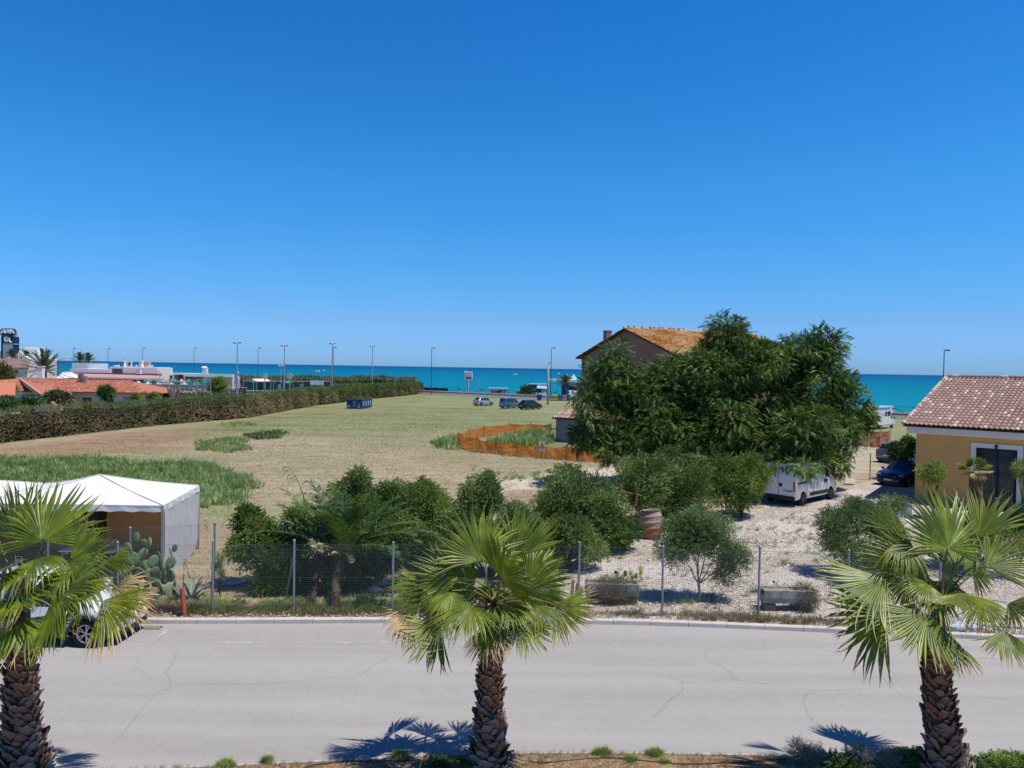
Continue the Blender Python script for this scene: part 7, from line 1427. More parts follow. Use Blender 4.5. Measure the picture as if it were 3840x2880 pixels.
# ============================================================ LAMPS, MASTS, POLES
M_LAMP = mat('lamp_post_grey', (.055, .075, .10), (.045, .06, .085), 3, .5, .4); GL = 'street lamps along the coast road'
def street_lamp(label, px, ty, dep):
    q = D(px, ty, dep); P = thing('street_lamp', label, 'street lamp', (q.x, dep, 0), 0, GL); b = MB(); b.tube([(0, 0, 0), (0, 0, 1.2), (0, 0, q.z-.1)], [.12, .10, .065], 8); b.build('pole', M_LAMP, P); b = MB(); b.beam((-.05, 0, q.z-.06), (.35, 0, q.z-.02), .07); b.build('arm', M_LAMP, P)
    b = MB(); b.prism([(.05, -.14, q.z-.10), (.85, -.14, q.z-.14), (.98, -.14, q.z-.02), (.8, -.14, q.z+.10), (.2, -.14, q.z+.09)], (0, .28, 0)); b.build('lamp_head', M_LAMP, P, bevel=.02)
for px, ty, dep, lab in ((275, 1307, 297, 'farthest street lamp, leftmost, above the great date palm'), (405, 1307, 285, 'second street lamp from the left, above the white terrace'), (535, 1306, 266, 'third street lamp from the left, above the red sign'), (728, 1305, 249, 'fourth street lamp from the left, above the white clock tower'), (968, 1305, 232, 'fifth street lamp from the left, between two floodlight masts'), (1250, 1303, 207, 'sixth street lamp from the left, right beside a floodlight mast'), (1619, 1305, 190, 'street lamp standing alone at the end of the hedge'), (2068, 1305, 176, 'street lamp just behind the concrete pole'), (3541, 1313, 128, 'dark street lamp behind the yellow house roof')):
    street_lamp(lab, px, ty, dep)
M_MAST = mat('mast_galvanised', (.36, .40, .44), (.30, .34, .38), 3, .5, .3, metal=.2); GM = 'floodlight masts of the sports ground'
for px, ty, dep, lab in ((890, 1284, 122, 'floodlight mast on the left, beside the round tree'), (1067, 1295, 132, 'floodlight mast above the tennis court, second of four'), (1247, 1287, 143, 'floodlight mast directly beside a street lamp, third of four'), (1397, 1297, 166, 'floodlight mast on the right, above the curved hedge end')):
    q = D(px, ty, dep); P = thing('floodlight_mast', lab, 'floodlight', (q.x, dep, 0), 0, GM); b = MB(); b.tube([(0, 0, 0), (0, 0, q.z*.5), (.0, 0, q.z-.2)], [.13, .10, .06], 8); b.build('pole', M_MAST, P); b = MB(); b.beam((-.55, 0, q.z-.2), (.65, 0, q.z-.1), .07)
    for k in range(int(q.z)): b.box((0, -.1, 1+k*.95), (.22, .02, .03))
    b.build('crossbar', M_MAST, P)
    for x, zz in ((-.45, 0), (.45, .08)): b = MB(); b.box((x, -.08, q.z+zz), (.42, .3, .22), rx=.5, ry=.2*(1 if x > 0 else -1)); b.build('floodlight', mat('floodlight_grey', (.55, .57, .6), (.4, .42, .45), 3, .4), P, bevel=.02)
GB2 = 'small globe lamps of the sports ground'
for px, ty, dep, lab, kind in ((1054, 1372, 168, 'twin headed short lamp between the masts'' bases', 2), (1191, 1393, 184, 'short beach lamp with two heads before the sea, left', 2), (1212, 1391, 184, 'short beach lamp before the sea, right', 1), (888, 1398, 150, 'low lamp behind the left floodlight mast', 1), (994, 1415, 150, 'low lamp post with round sign behind the white awning', 0), (1087, 1415, 150, 'low lamp post with round sign above the green parasol', 0), (2092, 1402, 200, 'small roof lamp on the blue beach building, left', 1), (2124, 1407, 200, 'small roof lamp on the blue beach building, right', 1)):
    q = D(px, ty, dep); P = thing('court_lamp', lab, 'lamp', (q.x, dep, 0), 0, GB2); b = MB(); b.tube([(0, 0, 0), (0, 0, q.z)], .09, 6); b.build('pole', M_MAST, P)
    if kind == 0: b = MB(); b.lathe([(.55, -.05), (.6, 0), (.55, .05), (.48, 0), (.55, -.05)], (0, 0, q.z+.2), 16, 'y'); b.lathe([(.001, -.02), (.45, -.02)], (0, 0, q.z+.2), 14, 'y'); b.build('round_sign', mat('round_sign_cream', (.60, .56, .46), (.30, .28, .24), 1.6, .6), P)
    else:
        for k in range(kind): b = MB(); b.ball((-.3+.6*k if kind > 1 else .2, 0, q.z+.05), (.26, .2, .18), 8, 6); b.build('lamp_head', mat('lamp_white', (.68, .72, .74), (.5, .54, .56), 3, .4), P)
q0 = G(2054, 1518); q = D(2056, 1352, q0.y); P = thing('utility_pole', 'pale concrete utility pole standing in the field right of the black car', 'pole', tuple(q0)); b = MB(); b.tube([(0, 0, 0), (q.x-q0.x, 0, q.z)], [.23, .13], 12); b.build('pole', mat('concrete_pole', (.47, .42, .36), (.38, .34, .3), 2, .9), P, smooth=True); b = MB(); b.beam((q.x-q0.x, -.1, q.z-.3), (q.x-q0.x+.25, -.1, q.z-.3), .1); b.ball((q.x-q0.x+.25, -.1, q.z-.35), .12); b.build('insulator', mat('insulator', (.3, .28, .27)), P)
q0 = G(1792, 1492); q = D(1792, 1426, q0.y); P = thing('thin_pole', 'thin pale blue pole behind the guard rail left of the beach hut', 'pole', tuple(q0)); b = MB(); b.tube([(0, 0, 0), (0, 0, q.z)], .07, 6); b.build('pole', M_MAST, P); b = MB(); b.beam((0, 0, q.z), (.5, 0, q.z+.25), .06); b.build('arm', M_MAST, P)
# ============================================================ GUARD RAIL, COAST FENCE, BILLBOARD
gr0 = [p for p in offs(np.linspace(-33, 104, 69), .75)]; P = thing('guard_rail', 'weathered wood and steel guard rail along the coast road', 'guard rail', tuple(gr0[30]))
b = MB(); M_RAIL = mat('rail_pale', (.84, .78, .70), (.72, .66, .59), 2.5, .85)
for i in range(len(gr0)-1):
    for z, hh in ((.92, .24), (.42, .20)): b.beam(gr0[i]+Vector((0, 0, z)), gr0[i+1]+Vector((0, 0, z)), .12, hh)
b.build('rails', M_RAIL, P, world=True); b = MB()
for i in range(len(gr0)-1): b.beam(gr0[i]+Vector((0, .12, .66)), gr0[i+1]+Vector((0, .12, .66)), .05, .28)
b.build('steel_band', mat('rail_steel', (.20, .17, .15), (.28, .25, .22), 2.5, .6), P, world=True)
for p in gr0[::2][:34]: bb = MB(); bb.beam(p+Vector((0, .1, 0)), p+Vector((0, .1, 1.0)), .14); bb.build('rail_post', M_RAIL, P, world=True)
cf = [p for p in offs(np.linspace(-34, 112, 50), 8.9)]; P = thing('coast_fence', 'dark steel coast fence with crossed bars before the sea', 'fence', tuple(cf[20])); M_CF = mat('coast_fence_steel', (.075, .10, .12), (.06, .08, .1), 3, .6)
Ht = 1.65
for i, p in enumerate(cf): bb = MB(); bb.beam(p, p+Vector((0, 0, Ht)), .12); bb.build('post', M_CF, P, world=True)
for i in range(len(cf)-1):
    bb = MB(); a, c = cf[i], cf[i+1]; z0, z1 = (.15, Ht-.1) if i % 2 == 0 else (Ht-.1, .15); bb.beam(a+Vector((0, 0, z0)), c+Vector((0, 0, z1)), .10); bb.beam(a+Vector((0, 0, Ht-.05)), c+Vector((0, 0, Ht-.05)), .05)
    bb.build('brace', M_CF, P, world=True)
q0 = G(1756, 1478); dep = q0.y+7; qb, qt = D(1756, 1424, dep), D(1757, 1394, dep); P = thing('billboard', 'white framed picture billboard on a single post before the sea', 'billboard', (qb.x, dep, 0)); mm_ = mpp(dep)
b = MB(); b.tube([(0, 0, 0), (0, 0, qb.z)], .25, 10); b.box((0, 0, qb.z-.1), (1.5, .3, .25)); b.build('post', mat('billboard_post', (.50, .42, .38), (.42, .35, .32), 2, .7), P)
W_, H_ = 31*mm_, 30*mm_; zc = qb.z+H_/2; b = MB(); b.box((0, 0, zc), (W_, .25, H_)); b.box((-W_*.36, 0, zc+H_*.55), (W_*.16, .2, H_*.12)); b.build('frame', mat('billboard_white', (.78, .80, .82), (.7, .72, .74), 2, .5), P, bevel=.08)
b = MB(); b.box((W_*.05, -.135, zc+H_*.17), (W_*.72, .02, H_*.46)); b.build('sky_panel', mat('poster_sky', (.22, .42, .68), (.40, .56, .72), .5, .5, stretch=(.3, .3, 2)), P)
b = MB(); b.box((W_*.05, -.135, zc-H_*.15), (W_*.72, .02, H_*.18)); b.build('town_panel', mat('poster_town', (.62, .52, .42), (.16, .10, .08), 3, .6), P)
b = MB(); b.box((W_*.05, -.135, zc-H_*.32), (W_*.72, .02, H_*.16)); b.build('dark_panel', mat('poster_dark', (.03, .02, .04), (.06, .04, .04), 3, .6), P)
b = MB(); b.box((-W_*.38, -.135, zc), (W_*.10, .02, H_*.82)); b.build('side_panel', mat('poster_side', (.10, .09, .12), (.6, .6, .6), 2.2, .6), P); text_mesh('lettering', 'BENVENUTI', .3, (W_*.1, -.15, zc+H_*.33), (R(90), 0, 0), mat('poster_ink', (.05, .09, .15)), P, width=W_*.55)
# bins by the pole, traffic cone like box
GBN = 'recycling bins by the coast road'
for px, c_, lab in ((2022, (.03, .05, .28), 'blue recycling bin at the guard rail behind the utility pole'), (2082, (.62, .48, .02), 'yellow recycling bin at the guard rail'), (2101, (.14, .17, .19), 'dark grey bin right beside the yellow bin'), (2116, (.36, .38, .40), 'pale grey bin in the row of bins'), (2129, (.05, .09, .08), 'dark green bin at the right end of the row')):
    q = G(px, 1503); t_ = thing('wheelie_bin', lab, 'bin', (q.x, q.y, 0), 0, GBN); b = MB(); m_ = mat('bin_%s' % lab.split()[0]+str(px), c_, tuple(v*.8 for v in c_), 4, .5); b.prism([(-.42, -.4, .1), (.42, -.4, .1), (.55, -.45, 1.15), (-.55, -.45, 1.15)], (0, .8, 0)); b.build('body', m_, t_, bevel=.03); b = MB(); b.box((0, -.05, 1.22), (1.15, .95, .10), rx=.08); b.build('lid', m_, t_, bevel=.03)
# blue beach huts and building
M_BB = mat('beach_blue', (.018, .035, .16), (.022, .045, .19), .6, .8); M_LB = mat('pale_blue_roof', (.34, .50, .62), (.28, .44, .56), 1, .7)
def bx_px(P, name, x0, y0, x1, y1, dep, m_, th=3.0, zmin=None):
    a, c = D(x0, y1, dep), D(x1, y0, dep); z0 = a.z if zmin is None else zmin; b = MB(); b.box(((a.x+c.x)/2, dep+th/2, (z0+c.z)/2), (c.x-a.x, th, c.z-z0)); return b.build(name, m_, P, world=True)
def base_thing(name, label, cat, px, dep, group=None): q = D(px, 1450, dep); return thing(name, label, cat, (q.x, dep, 0), 0, group)
H1 = base_thing('beach_hut', 'blue beach hut with flat pale roof left of the utility pole', 'hut', 2010, 196); bx_px(H1, 'walls', 1984, 1443, 2052, 1485, 196, M_BB, 5, -.5); bx_px(H1, 'roof', 1981, 1440, 2055, 1443, 195.7, M_LB, 5.6)
q0, q1, q2 = D(2012, 1455, 193), D(2052, 1452, 193), D(2022, 1441, 196); b = MB(); b.prism([(q0.x, 193, q0.z), (q1.x, 193, q0.z-.2), (q1.x, 197, q2.z), (q2.x-.3, 197, q2.z)], (0, 0, -.12)); b.build('porch_roof', M_LB, H1, world=True); bx_px(H1, 'window', 2029, 1463, 2047, 1474, 195.85, mat('pale_window', (.5, .6, .7)), .1)
H2 = base_thing('beach_building', 'deep blue beach building with white flat roof beside the farmhouse', 'building', 2140, 200); bx_px(H2, 'walls', 2112, 1432, 2230, 1490, 200, M_BB, 8, -.5); bx_px(H2, 'roof', 2105, 1427, 2232, 1434, 199, mat('grey_white_roof', (.62, .64, .67), (.5, .52, .56), 1, .7), 9.5)
bx_px(H2, 'side_roof', 2060, 1423, 2112, 1429, 201, mat('grey_white_roof', (.62, .64, .67)), 8)
pk_, l_, r_ = D(2152, 1402, 203), D(2134, 1427, 203), D(2168, 1428, 203); h_ = (r_.x-l_.x)/2; b = MB(); cx_ = (l_.x+r_.x)/2; B4 = [(cx_-h_, 203-h_, l_.z), (cx_+h_, 203-h_, l_.z), (cx_+h_, 203+h_, l_.z), (cx_-h_, 203+h_, l_.z)]
for k in range(4): b.poly([B4[k], B4[(k+1) % 4], (cx_, 203, pk_.z)])
b.build('glass_pyramid', mat('pyramid_aqua', (.28, .62, .58), (.36, .55, .58), .8, .4), H2, world=True)
q = D(2150, 1462, 199.9); b = MB(); b.lathe([(1.6, -.05), (1.75, 0), (1.6, .05)], (q.x, 199.85, q.z-.4), 16, 'y'); b.build('arch_emblem', mat('emblem_paleblue', (.35, .42, .62)), H2, world=True)
H3 = base_thing('graffiti_wall', 'cream block hut with black graffiti on its shaded side before the sea', 'hut', 1870, 203); bx_px(H3, 'walls', 1834, 1460, 1901, 1492, 203, mat('cream_wall', (.62, .55, .46), (.55, .48, .40), 1, .9), 4, -.6); bx_px(H3, 'roof', 1831, 1456, 1903, 1460, 202.6, mat('pale_blue_roof', (.34, .50, .62)), 5)
b = MB()
for L in ([(1843, 1464), (1847, 1474), (1852, 1473)], [(1852, 1468), (1856, 1474), (1858, 1466)], [(1862, 1475), (1866, 1464), (1869, 1474)], [(1874, 1464), (1869, 1470), (1877, 1475), (1880, 1467), (1872, 1463)], [(1860, 1470), (1882, 1468)]): b.tube([D(x, y, 202.9) for x, y in L], .09, 4)
b.build('graffiti', mat('graffiti_black', (.02, .02, .03)), H3, world=True)
W4 = base_thing('low_white_wall', 'low white wall between the coast fence and the blue hut', 'wall', 2010, 188); bx_px(W4, 'wall', 1984, 1471, 2016, 1492, 188, mat('white_masonry', (.78, .77, .75)), .6, 0); bx_px(W4, 'wall_return', 2020, 1474, 2050, 1494, 187.2, mat('white_masonry', (.78, .77, .75)), .6, 0)
W5 = base_thing('grey_kiosk', 'small grey kiosk wall right of the graffiti hut', 'kiosk', 1950, 201); bx_px(W5, 'walls', 1936, 1466, 1968, 1492, 201, mat('kiosk_grey', (.50, .48, .47), (.42, .40, .39), 1, .9), 3, -.5); bx_px(W5, 'roof', 1935, 1464, 1969, 1466, 200.8, M_LB, 3.4)
for px, lab in ((2140, 'white deck chair leaning by the blue building, left'), (2158, 'white deck chair leaning by the blue building, right')):
    q = D(px, 1478, 182); t_ = thing('deck_chair', lab, 'deck chair', (q.x, 182, 0), 0, 'deck chairs by the blue building'); b = MB(); b.box((0, 0, 1.0), (.9, .06, 1.9), rx=-.35); b.build('seat', mat('chair_white', (.7, .72, .75)), t_)
    for sx in (-1, 1): b = MB(); b.beam((sx*.4, .7, 0), (sx*.4, -.2, 1.6), .07); b.build('leg', mat('chair_white', (.7, .72, .75)), t_)
scr = offs([-31.5, -22], 9.3); t_ = thing('dark_screen', 'dark panel screen on the coast fence at the end of the hedge', 'screen', tuple(scr[0])); b = MB(); b.beam(scr[0]+Vector((0, 0, .85)), scr[1]+Vector((0, 0, .85)), .06, 1.1); b.build('panel', mat('screen_dark', (.02, .03, .045)), t_, world=True); b = MB(); b.beam(scr[0], scr[0]+Vector((0, 0, 1.5)), .1); b.beam(scr[1], scr[1]+Vector((0, 0, 1.5)), .1); b.build('posts', M_CF, t_, world=True)
# ============================================================ RESTAURANT AND POOL, FAR LEFT
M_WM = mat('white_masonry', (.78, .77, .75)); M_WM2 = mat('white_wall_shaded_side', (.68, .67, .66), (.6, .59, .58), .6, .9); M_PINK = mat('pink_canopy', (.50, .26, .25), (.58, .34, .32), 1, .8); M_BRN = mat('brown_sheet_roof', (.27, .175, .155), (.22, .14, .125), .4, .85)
BR = base_thing('brown_roofed_building', 'long pale building with brown sheet roof at the far left', 'building', 60, 160); q0, q1, q2, q3 = D(-200, 1378, 158), D(108, 1378, 158), D(-200, 1345, 168), D(75, 1345, 168)
b = MB(); b.prism([(q0.x, 158, q0.z), (q1.x, 158, q1.z), (q3.x+2.0, 168, q3.z), (q2.x, 168, q3.z)], (0, 0, -.25)); b.build('roof', M_BRN, BR, world=True); bx_px(BR, 'walls', -200, 1381, 100, 1420, 158.8, M_WM2, 9, 0); bx_px(BR, 'fascia', -200, 1377, 106, 1381, 158.3, M_WM, .4)
for x0, x1 in ((37, 50), (53, 67), (10, 30)): bx_px(BR, 'window', x0, 1389, x1, 1401, 158.7, M_GLASS, .12)
WB = base_thing('white_restaurant', 'white terraced restaurant building below the sign tower', 'building', 80, 200); bx_px(WB, 'lower_block', -150, 1318, 60, 1400, 200, M_WM, 14, 0); bx_px(WB, 'mid_block', 60, 1331, 112, 1400, 204, M_WM, 12, 0); bx_px(WB, 'upper_block', 50, 1301, 92, 1330, 206, M_WM, 8); bx_px(WB, 'side_block', 66, 1307, 90, 1335, 202, M_WM2, 6)
bx_px(WB, 'pillar', 58, 1325, 66, 1345, 198, M_WM, 2, 0); b = MB(); a_, c_ = D(72, 1323, 199), D(112, 1352, 199); b.beam(a_, c_, 1.0, .9); b.build('stair_parapet', M_WM, WB, world=True)
ST_ = base_thing('sign_tower', 'white and navy sign tower with an oval sign on top at the left edge', 'sign tower', 28, 198); bx_px(ST_, 'tower', 11, 1285, 44, 1320, 198, M_WM, 3, 0); bx_px(ST_, 'tower_cap', 10, 1288, 45, 1291, 197.8, mat('grey_band', (.42, .44, .46)), 3.4)
M_NAVY = mat('sign_navy', (.018, .026, .105), (.015, .02, .085), 2, .4); bx_px(ST_, 'side_column', 4, 1262, 11, 1318, 198.5, M_NAVY, 2.5, 0); bx_px(ST_, 'right_column', 44, 1262, 49, 1308, 198.5, M_NAVY, 2.5, 0); bx_px(ST_, 'square_sign', 5, 1261, 49, 1285, 197.6, M_NAVY, .5)
c0, r0_ = D(28.5, 1246, 197.4), 12.5*mpp(197.4); hw = 29*mpp(197.4)-r0_; b = MB(); pts_ = [(c0.x+hw+r0_*math.cos(a), 197.4, c0.z+r0_*math.sin(a)) for a in np.linspace(-1.5708, 1.5708, 12)]+[(c0.x-hw+r0_*math.cos(a), 197.4, c0.z+r0_*math.sin(a)) for a in np.linspace(1.5708, 4.7124, 12)]; b.prism(pts_, (0, .8, 0)); b.build('oval_sign', M_NAVY, ST_, world=True)
b = MB(); b.prism([(p[0]+(.25 if p[0] > c0.x else -.25), 197.75, p[2]+(.25 if p[2] > c0.z else -.25)) for p in pts_], (0, .3, 0)); b.build('oval_rim', mat('sign_rim', (.60, .66, .74), (.5, .56, .64), 2, .5), ST_, world=True)
M_LET = mat('sign_white_letters', (.82, .83, .85), (.76, .77, .8), 2, .4); Z1 = lambda x, y: D(x/8.296, 1220+y/8.296, 197.25); b = MB()
for L in ([(25, 240), (148, 135)], [(148, 135), (145, 245)], [(145, 245), (255, 140)], [(262, 135), (262, 245)], [(298, 135), (298, 248)], [(330, 135), (334, 255)], [(334, 135), (452, 250)]): b.beam(Z1(*L[0]), Z1(*L[1]), .12, .50)
b.build('lettering', M_LET, ST_, world=True); b = MB()
for L in ([(130, 400), (180, 375), (205, 345), (250, 390), (300, 400)], [(130, 460), (165, 430), (215, 415)], [(250, 400), (240, 430), (265, 460), (300, 455)], [(150, 500), (190, 470), (210, 510), (240, 480), (330, 490)], [(205, 470), (205, 520)], [(300, 515), (365, 520)], [(285, 405), (300, 440)], [(140, 420), (150, 480)]): b.tube([D(x/8.296, 1220+y/8.296, 197.4) for x, y in L], .17, 5)
b.build('script_emblem', M_LET, ST_, world=True); b = MB()
for x in (14, 41): q = D(x, 1258, 197.9); b.beam((q.x, 197.9, q.z-1), (q.x, 197.9, q.z+1), .3)
b.build('brackets', M_NAVY, ST_, world=True)
TR = base_thing('terrace_building', 'long low white terrace building with pink canopy, right of the great date palm', 'building', 420, 178)
bx_px(TR, 'rear_parapet', 270, 1363, 381, 1378, 186, M_WM, 3, 0); bx_px(TR, 'left_block', 262, 1385, 413, 1402, 178, M_WM, 8, 0); bx_px(TR, 'recess', 413, 1383, 460, 1403, 180, mat('shaded_grey_wall', (.46, .44, .46), (.4, .38, .4), 1, .9), 6, 0); bx_px(TR, 'right_block', 460, 1380, 590, 1405, 178, mat('cream_white_wall', (.76, .71, .66), (.7, .65, .6), .6, .9), 8, 0); bx_px(TR, 'parapet', 412, 1378, 591, 1381, 178.6, M_WM, 7)
q0, q1, q2, q3 = D(262, 1405, 176.5), D(612, 1409, 176.5), D(262, 1419, 171), D(618, 1420, 171); b = MB(); b.prism([(q2.x, 171, q3.z+.2), (q3.x, 171, q3.z), (q1.x, 177, q1.z), (q0.x, 177, q1.z+.2)], (0, 0, -.15)); b.build('canopy', M_PINK, TR, world=True); b = MB(); b.beam((q2.x, 170.9, q3.z+.05), (q3.x, 170.9, q3.z-.15), .2, .35); b.build('canopy_fringe', mat('fringe_cream', (.76, .66, .58)), TR, world=True)
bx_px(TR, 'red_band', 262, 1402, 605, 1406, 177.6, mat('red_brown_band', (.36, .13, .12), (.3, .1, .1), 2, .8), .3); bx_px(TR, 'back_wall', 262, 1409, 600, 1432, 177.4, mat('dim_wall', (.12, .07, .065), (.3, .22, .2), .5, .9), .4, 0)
for k in range(13): q = D(272+k*27, 1420, 171.4); bb = MB(); bb.beam((q.x, 171.4, 0), (q.x, 171.4, q3.z-.1), .22); bb.build('column', M_WM, TR, world=True)
bx_px(TR, 'window', 283, 1413, 296, 1422, 170.7, M_GLASS, .1); bx_px(TR, 'end_wall', 270, 1410, 300, 1430, 170.9, M_WM, .3, 0)
AC = base_thing('air_conditioner', 'air conditioning unit on the cream terrace wall', 'air conditioner', 518, 177); bx_px(AC, 'body', 511, 1385, 526, 1402, 176.6, M_WM, .9); q = D(518, 1392, 176.5); b = MB(); b.lathe([(.28, 0), (.36, -.02), (.36, .02), (.28, 0)], (q.x, 176.5, q.z), 14, 'y'); b.build('fan_ring', M_CF, AC, world=True)
# statues, signs on the roof
GST = 'draped white figures on the terrace roof'
for px, lab in ((468, 'white draped statue left of the oval logo board'), (533, 'white draped statue before the red lettered board')):
    a_, c_ = D(px, 1377, 179), D(px, 1348, 179); t_ = thing('statue', lab, 'statue', (a_.x, 179, a_.z), 0, GST); h = c_.z-a_.z; b = MB(); b.lathe([(.42, 0), (.36, .2*h), (.26, .45*h), (.22, .55*h), (.34, .72*h), (.30, .8*h), (.12, .84*h), (.10, .86*h)], (0, 0, 0), 12); b.build('robe', M_WM, t_, smooth=True); b = MB(); b.ball((0, 0, .92*h), (.15, .15, .19)); b.build('head', mat('dark_stone', (.12, .11, .12)), t_)
for k, (px, lab) in enumerate(((435, 'dark bust on a white ball at the terrace roof edge, left'), (443, 'dark bust on a white ball at the terrace roof edge, right'))):
    a_ = D(px, 1378, 179); t_ = thing('bust', lab, 'bust', (a_.x, 179, a_.z), 0, 'busts on the terrace roof'); b = MB(); b.ball((0, 0, .3), .36); b.build('ball', M_WM, t_, smooth=True); b = MB(); b.lathe([(.2, .6), (.3, .9), (.14, 1.1), (.2, 1.3), (.0, 1.5)], (0, 0, 0), 8); b.build('bust', mat('dark_stone', (.12, .11, .12)), t_)
S1 = base_thing('logo_board', 'white roof board with a round wreath logo', 'sign', 485, 179); bx_px(S1, 'panel', 476, 1355, 494, 1375, 179, M_WM, .3); b = MB(); b.tube([D(481, 1362, 178.9), D(485, 1359, 178.9), D(489, 1362, 178.9)], .12, 5); b.tube([D(480, 1365, 178.9), D(485, 1367, 178.9), D(490, 1365, 178.9)], .12, 5); b.tube([D(483, 1364, 178.9), D(487, 1362.5, 178.9)], .10, 5); b.tube([D(482, 1370, 178.9), D(489, 1370, 178.9)], .1, 5); b.build('logo', mat('logo_dark', (.08, .10, .09)), S1, world=True)
S2 = base_thing('lettered_board', 'pink roof board with white and red lettering', 'sign', 541, 180); bx_px(S2, 'panel', 521, 1357, 562, 1378, 180, mat('board_pink', (.68, .58, .58), (.6, .5, .5), 2, .7), .4); bx_px(S2, 'red_panel', 528, 1359.5, 555, 1367.5, 179.9, mat('board_red', (.55, .04, .06), (.48, .035, .05), 2, .5), .15)
text_mesh('lettering', 'LIDO', .6, tuple(D(546, 1363.5, 179.7)), (R(90), 0, 0), M_LET, S2, world=True, width=.9)
for px, lab in ((429, 'white globe lamp on the terrace roof, left'), (511, 'white globe lamp on the terrace roof, middle'), (570, 'white globe lamp on the terrace roof, right')):
    a_ = D(px, 1376, 179); t_ = thing('globe_lamp', lab, 'lamp', tuple(a_), 0, 'globe lamps on the terrace roof'); b = MB(); b.ball((0, 0, .2), .24); b.build('globe', M_WM, t_, smooth=True); b = MB(); b.tube([(0, 0, -.2), (0, 0, .05)], .08, 6); b.build('stem', M_CF, t_)
PG = base_thing('pergola_building', 'long flat roofed bar building with pale columns behind the pool', 'building', 760, 186); bx_px(PG, 'roof', 608, 1401, 740, 1404.5, 186, mat('pale_roof_edge', (.60, .66, .70), (.52, .58, .62), .5, .7), 8); bx_px(PG, 'back_wall', 634, 1406, 870, 1440, 190, mat('taupe_wall', (.34, .30, .28), (.28, .25, .24), .7, .9), 2, 0); bx_px(PG, 'beam', 688, 1404, 872, 1411.5, 185, M_WM, 1.0); bx_px(PG, 'left_wall', 634, 1405, 642, 1436, 184.5, mat('shaded_grey_wall', (.46, .44, .46)), 4, 0)
for px in (688, 768, 822, 870): bx_px(PG, 'column', px, 1409, px+4, 1440, 185.2, M_WM, .5, 0)
text_mesh('lettering', 'LIDO MIA', .9, tuple(D(667, 1411, 189.7)), (R(90), 0, 0), mat('dark_letters', (.06, .04, .04)), PG, world=True, width=2.6)
bx_px(PG, 'hanging_box', 637, 1409, 643, 1418, 184, mat('black_box', (.02, .018, .02)), .5)
CT_ = base_thing('clock_tower', 'small white turret with domed cap on the bar roof', 'turret', 766, 190); bx_px(CT_, 'shaft', 759, 1380, 774, 1402, 190, M_WM, 1.1); q = D(766.5, 1380, 190.5); b = MB(); b.lathe([(.78, 0), (.78, .12), (.6, .28), (.3, .42), (.0, .48)], (q.x, 190.5, q.z), 16); b.build('dome_cap', M_WM, CT_, world=True, smooth=True)
SQ = base_thing('speed_sign', 'white diamond shaped sign standing beside the terrace', 'sign', 598, 172); q = D(598, 1396.5, 172); r = 8*mpp(172); b = MB(); b.prism([(q.x-r, 172, q.z), (q.x, 172, q.z-r), (q.x+r, 172, q.z), (q.x, 172, q.z+r)], (0, .1, 0)); b.build('panel', M_WM, SQ, world=True); b = MB(); b.tube([(q.x, 172.2, 0), (q.x, 172.2, q.z)], .08, 6); b.build('pole', M_MAST, SQ, world=True)
# parasols
GP = 'parasols round the pool'; rn = random.Random(5)
def parasol(label, px, ty, r_px, dep, m_, closed=False):
    q = D(px, ty, dep); r = r_px*mpp(dep); P = thing('parasol', label, 'parasol', (q.x, dep, 0), 0, GP); b = MB(); b.tube([(0, 0, 0), (0, 0, q.z)], .05, 6); b.build('pole', M_WM, P); b = MB()
    if closed: b.lathe([(.0, 0), (.28, -1.9), (.2, -1.95)], (0, 0, q.z), 8)
    else: b.lathe([(.02, .0), (r*.5, -.28), (r, -.62), (r*.99, -.85)], (0, 0, q.z), 8)
    b.build('canopy', m_, P)
M_GRN = mat('parasol_green', (.02, .30, .22), (.018, .25, .185), 1, .7); M_WHP = mat('parasol_white', (.66, .70, .76), (.58, .62, .7), 1, .7); M_REDP = mat('parasol_red', (.55, .14, .15), (.7, .5, .5), 1.2, .7)
for px, ty, rp, dp_, m_, lab in ((556, 1420, 15, 150, M_GRN, 'green parasol at the left end of the pool terrace'), (592, 1421, 15, 150, M_GRN, 'green parasol just right of the diamond sign'), (656, 1421, 14, 150, M_GRN, 'green parasol below the dark letters'), (706, 1422, 15, 150, M_GRN, 'green parasol under the first white column'), (680, 1420, 11, 154, M_REDP, 'red and white parasol among the green ones'), (767, 1424, 19, 140, M_GRN, 'largest green parasol left of the round tree'), (738, 1429, 20, 138, M_GRN, 'low green parasol nearest the gate'), (825, 1428, 8, 140, M_GRN, 'green parasol peeking through the round tree'),
                              (520, 1428, 13, 135, M_WHP, 'white parasol at the left end, above the terracotta roof corner'), (556, 1431, 17, 132, M_WHP, 'white parasol second from the left'), (594, 1431, 16, 132, M_WHP, 'white parasol third from the left'), (642, 1432, 16, 132, M_WHP, 'white parasol behind the pollarded tree'), (691, 1430, 17, 132, M_WHP, 'white parasol right of the pollarded tree'), (1080, 1427, 18, 158, M_GRN, 'bright green parasol behind the tennis court')):
    parasol(lab, px, ty, rp, dp_, m_)
parasol('closed white parasol beside the gate', 727, 1428, 4, 134, M_WHP, True)
